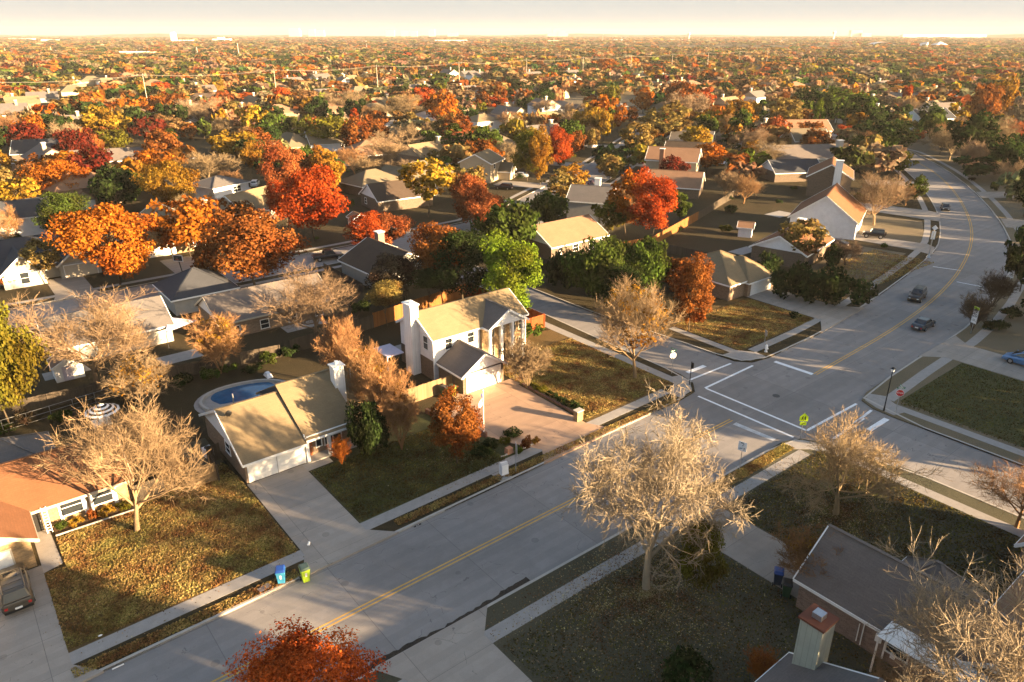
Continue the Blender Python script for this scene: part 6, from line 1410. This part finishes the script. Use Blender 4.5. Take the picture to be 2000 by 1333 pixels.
# the mass of trees beyond, one object
g = np.random.default_rng(77)
UN = {}
for n, sz in ((150, .25), (90, .32), (34, .5), (14, .8)):
    UN[n] = []
    for k, sh in enumerate(('round', 'oval', 'spread', 'round', 'vase')):
        P, N, H = crown_points(g, sh, 14 if n > 80 else 8, n); V, F = leaf_quads(P, N, sz, g, .8, .55); V[:, 2] /= H; UN[n].append(V)
CK = ['T', 'B', 'K', 'O', 'D', 'E', 'L', 'V', 'Y', 'R', 'G', 'S', 'M']; CP = np.array([26, 22, 11, 5, 17, 9, 6, 11, 1.5, 1, 4, 1, .8], float); CP /= CP.sum()
VS = []; CS = []
def ring(r0, r1, area, n, w0, w1, span=40, clump=True):
    A = R(span) * (r1 ** 2 - r0 ** 2); m = int(A / area)
    rr = np.sqrt(g.uniform(r0 ** 2, r1 ** 2, m)); th = AZ + np.radians(g.uniform(-span, span, m)); X = rr * np.cos(th); Y = rr * np.sin(th)
    ct = g.choice(len(CK), m, p=CP)
    # neighbours tend to share a kind
    gx = np.floor(X / 38).astype(int); gy = np.floor(Y / 38).astype(int); hsh = (gx * 73856093 ^ gy * 19349663) % 997
    ct = np.where(g.uniform(size=m) < .35, np.random.default_rng(5).choice(len(CK), 997, p=CP)[hsh], ct)
    for i in range(m):
        x, y = X[i], Y[i]
        if r1 < 800:
            if not free(x, y, 9, 4.5): continue
            if rr[i] < 440 and any((x - a) ** 2 + (y - b) ** 2 < (c + 2.5) ** 2 for a, b, c in TP): continue
        # open patches: streets and clearings
        if math.sin(x * .021 + 1.3 * math.sin(y * .006)) > .955 or math.sin(y * .024 + math.sin(x * .009)) > .965: continue
        if r0 > 1200 and (math.sin(x * .0031 + 2) + math.sin(y * .0043 + x * .001)) > 1.25: continue
        V = UN[n][g.integers(5)]; w = g.uniform(w0, w1) / 2; h = g.uniform(5.5, 9.8) * (.85 if r0 > 1500 else 1)
        a = g.uniform(0, 6.283); ca, sa = math.cos(a), math.sin(a)
        Q = np.empty_like(V); Q[:, 0] = x + (V[:, 0] * ca - V[:, 1] * sa) * w; Q[:, 1] = y + (V[:, 0] * sa + V[:, 1] * ca) * w; Q[:, 2] = -.2 + h * .12 + V[:, 2] * h
        VS.append(Q); c = np.array(COLS[CK[ct[i]]]) * g.uniform(.8, 1.2, 3); CS.append(np.tile(np.append(c, 1), (len(V), 1)))
ring(205, 430, 115, 150, 8, 13.5); ring(430, 760, 140, 90, 9, 17); ring(760, 1700, 270, 34, 11, 21); ring(1700, 3600, 900, 14, 15, 30); ring(3600, 6500, 5200, 14, 24, 50)
V = np.concatenate(VS); F = np.arange(len(V)).reshape(-1, 4)
me = np_mesh('distant_trees', V, F, 'leaf_far', np.concatenate(CS)); o = bpy.data.objects.new('distant_trees', me); col.objects.link(o)
tag(o, 'autumn tree crowns of many colours stretching to the horizon', 'woods', kind='stuff')

# landmarks far away
def bld(name, u, v, w_, d_, h_, mat, label, cat='building', rz=0, tops=(), phrase=None):
    x, y = at(u, v); o = empty(name, x, y, 0, AZ - R(90) + R(rz), label, cat); MB().box(-w_ / 2, 0, -.2, w_ / 2, d_, h_).build('wall', mat, o, uv=False)
    for a0, a1, z0, z1, m in tops: MB().box(a0, .5, z0, a1, d_ * .8, z1).build('roof_block', m, o, uv=False)
    if phrase: landmark(x, y, h_, phrase)
    return o
paint('far_white', (.75, .74, .72), .6); paint('far_tan', (.5, .42, .32), .7); paint('far_grey', (.35, .35, .36), .7)
bld('office_tower', 339, 84.5, 17, 20, 36, 'far_white', 'white office tower block standing alone on the left horizon', tops=((-5, 6, 36, 40, 'far_white'),), phrase='white office tower')
bld('long_building', 362, 84.2, 55, 25, 11, 'far_white', 'long white building right of the white office tower')
bld('long_building', 432, 82.5, 75, 30, 13, 'far_white', 'wide white building group on the left horizon', tops=((-15, 10, 13, 19, 'far_white'),), phrase='wide white far building')
bld('school_building', 265, 113, 52, 22, 8.5, 'far_tan', 'tan flat-roofed building with white roof edge in the upper left', tops=((-26, 18, 8.5, 9.5, 'far_white'),), phrase='tan flat-roofed building')
bld('long_building', 450, 112, 60, 24, 5, 'far_white', 'white low roofs right of the tan flat-roofed building')
bld('long_building', 690, 84, 110, 30, 6, 'far_white', 'thin white warehouse roof on the middle horizon', rz=8); bld('long_building', 880, 81, 150, 30, 6, 'far_white', 'broad white warehouse roof on the middle horizon', rz=-4); bld('long_building', 1085, 84, 60, 30, 9, 'far_tan', 'brown school-like building on the middle horizon')
bld('long_building', 1208, 82, 40, 20, 9, 'far_white', 'small white building left of the white water tower'); bld('long_building', 1320, 80, 70, 20, 7, 'far_white', 'white low building left beside the white water tower'); bld('long_building', 1535, 83, 60, 20, 6, 'far_white', 'white low building on the right horizon'); bld('long_building', 1845, 73.6, 700, 60, 22, 'far_white', 'very long pale warehouse on the right horizon')
bld('long_building', 40, 79, 130, 30, 9, 'far_white', 'white low building at the far left horizon'); bld('long_building', 130, 104, 60, 20, 5, 'far_white', 'white low roof in the far left'); bld('long_building', 105, 81, 120, 25, 8, 'far_white', 'pale low building near the far left horizon'); bld('long_building', 15, 110, 30, 14, 7, 'far_white', 'small white building at the far left edge')
def water_tower(u, v, vt, label, phrase):
    x, y = at(u, v); h = height_at(x, y, vt); o = empty('water_tower', x, y, 0, 0, label, 'water tower')
    MB().cyl(0, 0, -.2, h * .72, h * .085, 14, h * .07).cyl(0, 0, h * .6, h * .72, h * .07, 14, h * .15).build('stem', 'far_white', o, uv=False)
    MB().ball((0, 0, h * .84), h * .2, 16, 8, (1, 1, .8)).build('tank', 'far_white', o, uv=False); landmark(x, y, h, phrase)
water_tower(1345, 79.5, 63.5, 'white goblet-shaped water tower on the horizon', 'white goblet water tower'); water_tower(1627, 79.5, 60.5, 'round white water tower on the right horizon', 'round white water tower')
x, y = at(1732, 92); o = empty('arched_hall', x, y, 0, AZ - R(90), 'wide hall with curved white roof on the right horizon', 'building'); m = MB(); n = 12
for k in range(n): 
    a0, a1 = math.pi * k / n, math.pi * (k + 1) / n; m.add([(-38 * math.cos(a0), 0, 5 + 8 * math.sin(a0)), (-38 * math.cos(a1), 0, 5 + 8 * math.sin(a1)), (-38 * math.cos(a1), 40, 5 + 8 * math.sin(a1)), (-38 * math.cos(a0), 40, 5 + 8 * math.sin(a0))], [(3, 2, 1, 0)])
m.build('roof', 'far_white', o, uv=False); MB().box(-38, .5, -.2, 38, 39, 5.2).build('wall', 'far_tan', o, uv=False); landmark(x, y, 8, 'curved white hall')
x, y = at(1842, 93); o = empty('pyramid_roof_building', x, y, 0, AZ - R(90), 'building with pale blue pyramid roof on the right', 'building'); MB().add([(-22, 0, 4), (22, 0, 4), (22, 40, 4), (-22, 40, 4), (0, 20, 15)], [(0, 1, 4), (1, 2, 4), (2, 3, 4), (3, 0, 4), (3, 2, 1, 0)]).build('roof', 'cabinet_grey', o, uv=False); MB().box(-20, 1, -.2, 20, 39, 4).build('wall', 'far_tan', o, uv=False); landmark(x, y, 8, 'pale pyramid roof')
x, y = at(1810, 94); o = empty('chapel', x, y, 0, AZ - R(60), 'small white steep-roofed church left of the pyramid roof', 'church'); MB().add([(-8, 0, -.2), (8, 0, -.2), (8, 20, -.2), (-8, 20, -.2), (0, -1, 15), (0, 20, 12)], [(0, 1, 4), (1, 2, 5, 4), (2, 3, 5), (3, 0, 4, 5)]).build('roof', 'far_white', o, uv=False)
# open pale fields far off
mb = MB().sheet([at(0, 84), at(60, 86), at(110, 83), at(60, 78), at(0, 77)], -.1).sheet([at(520, 75), at(560, 76.5), at(690, 76), at(670, 72.5), at(600, 71), at(540, 71.5)], -.1); struct(mb, 'far_field', 'lawn_dry', uv=False)
# faint skyline
rs = random.Random(8)
for i in range(16):
    u = rs.choice((rs.uniform(560, 640), rs.uniform(760, 900), rs.uniform(1665, 1725), rs.uniform(1050, 1110))); x, y = at(u, 68.6); 
    x, y = x / math.hypot(x, y) * 8600, y / math.hypot(x, y) * 8600
    o = MB().box(-rs.uniform(25, 60), -30, 0, rs.uniform(25, 60), 30, rs.uniform(35, 85)).build('skyline_tower', 'far_grey', loc=(x, y, 0), uv=False); o.rotation_euler = (0, 0, AZ - R(90)); tag(o, 'faint tower block of the distant city skyline on the horizon', 'tower block', 'towers of the distant skyline')
hb = MB(); nh = 140; ha = [AZ + R(-44 + 88 * k / nh) for k in range(nh + 1)]
hz = [10 + 9 * math.sin(k * .13) + 6 * math.sin(k * .41 + 1) + rs.uniform(0, 4) for k in range(nh + 1)]
hb.add([(8700 * math.cos(a), 8700 * math.sin(a), -.2) for a in ha] + [(8950 * math.cos(a), 8950 * math.sin(a), max(2, h_)) for a, h_ in zip(ha, hz)], [(k, k + 1, nh + 2 + k, nh + 1 + k) for k in range(nh)])
struct(hb, 'hills', 'ground_far', uv=False)
# power line with wooden poles
pa, pb = at(-60, 161, 18), at(1500, 99, 18); pc = []
for k in range(12):
    t = (k / 11) ** 1.0; x, y = pa[0] + (pb[0] - pa[0]) * t, pa[1] + (pb[1] - pa[1]) * t; pc.append((x, y))
ang = math.atan2(pb[1] - pa[1], pb[0] - pa[0])
paint('wire_metal', (.3, .26, .2), .5)
for k, (x, y) in enumerate(pc):
    o = empty('power_pole', x, y, -.16, ang, 'tall utility pole of the cross-country line, number %s from the left' % ('one two three four five six seven eight nine ten eleven twelve'.split()[k]), 'utility pole', 'utility poles of the overhead line')
    MB().cyl(0, 0, 0, 19, .2, 8, .13).build('pole', 'far_tan', o, uv=False); MB().box(-.12, -2.4, 18, .12, 2.4, 18.35).build('cross_arm', 'far_tan', o, uv=False)
m = MB()
for a, b in zip(pc, pc[1:]):
    for s_ in (-2.2, 2.2):
        pts = []
        for q in range(9): 
            t = q / 8; pts.append((a[0] + (b[0] - a[0]) * t - math.sin(ang) * s_, a[1] + (b[1] - a[1]) * t + math.cos(ang) * s_, 18.2 - 1.5 * 4 * t * (1 - t)))
        m.tube(pts, [.05] * 9, 3, False)
tag(m.build('overhead_wires', 'wire_metal', uv=False), 'pair of sagging overhead wires crossing above the far trees', 'power line')
for i, (u, v, vt) in enumerate(((468, 118, 85), (387, 113, 92), (236, 86, 78), (332, 150, 60 + 82), (1177, 84, 66), (1082, 87, 74), (1213, 86, 73), (1600, 78, 69), (717, 101, 86), (813, 95, 86), (906, 93, 80), (980, 91, 78), (13, 112, 95), (102, 108, 92))):
    x, y = at(u, v); h = height_at(x, y, vt)
    o = empty('tall_mast', x, y, -.16, 0, None, 'mast', 'slender masts in the far district'); MB().cyl(0, 0, 0, h, .3, 6, .2).build('pole', 'far_white', o, uv=False); o['auto'] = 'slender pale mast'; FAR.append((o, 'slender pale mast', x, y))

# labels of everything that was scattered: what it is, and where it stands next to something one can find
def size_word(h): return 'small' if h < 6 else ('tall' if h > 9.5 else 'medium')
SH = dict(round='rounded', oval='upright', spread='broad', vase='loose', mid='twiggy', big='twiggy', cone='pointed', pine='conifer')
auto = []
for t in TREES:
    if t['hand']: continue
    auto.append((t['o'], '%s %s %s tree' % (size_word(t['h']), CNAME[t['c']], SH.get(t['kind'], 'leafy')), t['x'], t['y'], t['h'] * .6))
auto += BUSH
for o, ph, x, y in FAR: auto.append((o, ph, x, y, 4))
for t in TREES[:nhand]:
    if t['label'] and len(t['label'].split()) <= 6 and 120 < math.hypot(t['x'], t['y']) < 700: LANDMARKS.append((t['uv'][0], t['uv'][1], t['label']))
from collections import defaultdict
bins = defaultdict(list)
for o, ph, x, y, z in auto:
    q = proj(x, y, z); best = min(LANDMARKS, key=lambda l: math.hypot(l[0] - q[0], (l[1] - q[1]) * 2.2))
    dx, dy = q[0] - best[0], (q[1] - best[1]) * 2.2
    side = ('right of' if dx > 0 else 'left of') if abs(dx) > abs(dy) else ('behind' if dy < 0 else 'in front of')
    bins[ph, side, best[2]].append((math.hypot(dx, dy), o))
ORD = 'nearest second third fourth fifth sixth seventh eighth ninth tenth'.split()
for (ph, side, lm), l in bins.items():
    l.sort(key=lambda e: e[0])
    for k, (_, o) in enumerate(l):
        s_ = ph if len(l) == 1 else '%s, %s' % (ph, ORD[min(k, 9)] if k < 10 else 'farthest')
        s_ = '%s %s the %s' % (s_, side, lm)
        if len(s_.split()) > 16: s_ = ' '.join(s_.split()[:16])
        o['label'] = s_
        if 'auto' in o: del o['auto']

seen_ = defaultdict(list)
for o in bpy.data.objects:
    if o.parent is None and o.get('label'): seen_[o['label']].append(o)
for l_, os_ in seen_.items():
    if len(os_) > 1 and not all(o.get('group') and o.get('category') in ('tower block',) for o in os_) and 'DEBUG' in globals(): print('DUP', len(os_), l_)
# fallen leaves on the near lawns
gl = np.random.default_rng(12); LP = []; LN = []
def scatter(cx, cy, r, n, poly=None):
    a = gl.uniform(0, 6.283, n); d = r * np.abs(gl.normal(size=n)) * .6; x = cx + d * np.cos(a); y = cy + d * np.sin(a)
    return np.stack([x, y, np.full(n, .02)], 1)
sets = [scatter(34.2, 26.7, 11, 15000), scatter(54.4, 23.3, 8, 9000), scatter(8.5, 56, 7, 3500), scatter(12, 54, 7, 3000), scatter(56, 56, 8, 4500), scatter(33, 51, 6, 1500), scatter(85, 54, 8, 2500), scatter(30, 28, 12, 3000), scatter(2, 50, 6, 500)]
P = np.concatenate(sets)
ok = np.ones(len(P), bool)
def drop(m): 
    global ok
    ok &= ~m
drop((P[:, 1] > 32.6) & (P[:, 1] < 45.3)); drop((P[:, 0] > 64) & (P[:, 0] < 76)); drop((P[:, 0] > 42.3) & (P[:, 0] < 47.2) & (P[:, 1] > 19) & (P[:, 1] < 33)); drop((P[:, 0] > 16.3) & (P[:, 0] < 21.6) & (P[:, 1] > 45) & (P[:, 1] < 59.2)); drop((P[:, 0] > 38) & (P[:, 0] < 48.6) & (P[:, 1] > 45)); drop((P[:, 0] > 41.3) & (P[:, 1] < 19.4)); drop((P[:, 0] < 22.5) & (P[:, 1] < 33)); drop((P[:, 1] > 60) & (P[:, 0] < 34)); drop((P[:, 0] > 94) )
P = P[ok]; N = np.tile(np.array([0, 0, 1.]), (len(P), 1))
V, F = leaf_quads(P, N, .062, gl, .65, .9); V[:, 2] = np.maximum(V[:, 2], .006)
cl = gl.choice(4, len(P)); base = np.array([(.34, .22, .11), (.24, .14, .06), (.48, .36, .22), (.14, .08, .035)])[cl]; Cc = np.repeat(np.concatenate([base, np.ones((len(P), 1))], 1), 4, 0)
me = np_mesh('fallen_leaves', V, F, 'leaf_far', Cc); o = bpy.data.objects.new('fallen_leaves', me); col.objects.link(o); tag(o, 'dry brown fallen leaves strewn over the near lawns', 'leaves', kind='stuff')
# rough dry grass tufts catching the low sun
gt_ = np.random.default_rng(3)
def tufts(x0, x1, y0, y1, n): return np.stack([gt_.uniform(x0, x1, n), gt_.uniform(y0, y1, n), np.full(n, .03)], 1)
P = np.concatenate([tufts(1.4, 16.1, 47.3, 61.2, 55000), tufts(-.1, 1.4, 47.3, 56.8, 2500), tufts(48.9, 63, 48.5, 66, 40000), tufts(21.8, 37.5, 47.6, 57.3, 18000), tufts(22.8, 42, 8, 29.5, 16000), tufts(47.4, 62.8, 6, 29.5, 26000), tufts(77.3, 95.4, 49.3, 60.5, 26000), tufts(-.2, 15, 44.4, 45.4, 4000), tufts(24, 60, 45.1, 46.0, 8000), tufts(47.5, 61, 31.3, 32.5, 7000), tufts(78.6, 95.6, 12, 29.5, 10000), tufts(103, 138, 51, 62, 16000), tufts(7.6, 16, 61, 64, 4000)])
n_ = len(P); hgt = gt_.uniform(.05, .13, n_); wd = gt_.uniform(.03, .09, n_); an = gt_.uniform(0, 6.283, n_); dx = np.cos(an); dy = np.sin(an); ln = gt_.normal(size=(n_, 2)) * .04
V = np.zeros((n_, 4, 3)); z0 = np.full(n_, -.01)
V[:, 0] = np.stack([P[:, 0] - dx * wd, P[:, 1] - dy * wd, z0], 1); V[:, 1] = np.stack([P[:, 0] + dx * wd, P[:, 1] + dy * wd, z0], 1)
V[:, 2] = np.stack([P[:, 0] + dx * wd * .5 + ln[:, 0], P[:, 1] + dy * wd * .5 + ln[:, 1], hgt], 1); V[:, 3] = np.stack([P[:, 0] - dx * wd * .7 + ln[:, 0], P[:, 1] - dy * wd * .7 + ln[:, 1], hgt * .8], 1)
V = V.reshape(-1, 3); F = np.arange(len(V)).reshape(-1, 4)
gc = np.array([(.50, .31, .13), (.34, .25, .085), (.42, .25, .10), (.22, .16, .06)])[gt_.choice(4, len(P), p=(.35, .25, .3, .1))]
pn = np.sin(P[:, 0] * .55 + 1.7 * np.sin(P[:, 1] * .31)) + np.sin(P[:, 1] * .8 + 1.3 * np.sin(P[:, 0] * .43 + 1)); gm = np.clip((pn - .1) * .9, 0, 1)[:, None]
gc = gc * (1 - gm * .4) + np.array([.15, .15, .04]) * gm * .4
green = ((P[:, 0] > 21.8) & (P[:, 0] < 37.5) & (P[:, 1] > 47)) | (P[:, 0] > 78) & (P[:, 1] < 30) | (P[:, 1] < 30); gc[green] *= (.34, .42, .36)
me = np_mesh('grass_tufts', V, F, 'leaf_far', np.repeat(np.concatenate([gc, np.ones((len(P), 1))], 1), 4, 0)); o = bpy.data.objects.new('grass_tufts', me); col.objects.link(o); tag(o, 'tufts of dry lawn grass', 'grass', kind='stuff')

# haze
t = NT('haze_air'); pv = t.n.new('ShaderNodeVolumePrincipled'); pv.inputs['Color'].default_value = (.64, .61, .555, 1); pv.inputs['Density'].default_value = HAZE; pv.inputs['Anisotropy'].default_value = .0
t.L(pv.outputs[0], t.out.inputs['Volume']); MATS['haze_air'] = t.m
if HAZE > 0:
    o = MB().box(-9300, -9300, -1.3, 9300, 9300, 92).build('haze', 'haze_air', uv=False); tag(o, 'thin warm haze over the whole district', 'haze', kind='stuff')
# ------------------------------------------------------------------ light, sky, haze
w = bpy.data.worlds.new("World"); scene.world = w; w.use_nodes = True
nt = w.node_tree; bg = nt.nodes['Background']; sky = nt.nodes.new('ShaderNodeTexSky'); sky.sky_type = 'NISHITA'; sky.sun_disc = False
sky.sun_elevation = SUN_EL; sky.sun_rotation = R(150); sky.air_density = 1.0; sky.dust_density = 2.5; sky.ozone_density = 1.0; sky.altitude = 0
tc = nt.nodes.new('ShaderNodeTexCoord'); sp = nt.nodes.new('ShaderNodeSeparateXYZ'); nt.links.new(tc.outputs['Generated'], sp.inputs[0])
rp = nt.nodes.new('ShaderNodeValToRGB'); rp.color_ramp.elements[0].position = 0; rp.color_ramp.elements[0].color = (1, 1, 1, 1); rp.color_ramp.elements[1].position = .5; rp.color_ramp.elements[1].color = (0, 0, 0, 1)
nt.links.new(sp.outputs[2], rp.inputs[0])
mx = nt.nodes.new('ShaderNodeMix'); mx.data_type = 'RGBA'; nt.links.new(rp.outputs[0], mx.inputs[0]); nt.links.new(sky.outputs[0], mx.inputs[6]); mx.inputs[7].default_value = (VEIL[0], VEIL[1], VEIL[2], 1)
nt.links.new(mx.outputs[2], bg.inputs[0]); bg.inputs[1].default_value = .05
sd = bpy.data.lights.new("sun", 'SUN'); sun = bpy.data.objects.new("sun", sd); col.objects.link(sun)
sd.energy = 5.0; sd.angle = R(.5); sd.color = (1, .70, .39)
dirs = Vector((math.cos(SUN_AZ) * math.cos(SUN_EL), math.sin(SUN_AZ) * math.cos(SUN_EL), math.sin(SUN_EL)))
sun.rotation_euler = dirs.to_track_quat('Z', 'Y').to_euler(); sun.location = (60, -60, 60)
scene.view_settings.view_transform = 'Standard'; scene.view_settings.look = 'None'; scene.view_settings.gamma = 1; scene.view_settings.exposure = EXPO
scene.cycles.max_bounces = 5; scene.cycles.diffuse_bounces = 2; scene.cycles.glossy_bounces = 2; scene.cycles.transmission_bounces = 2; scene.cycles.volume_bounces = 0; scene.cycles.transparent_max_bounces = 4
scene.cycles.use_denoising = True
try: scene.cycles.use_light_tree = False
except Exception: pass
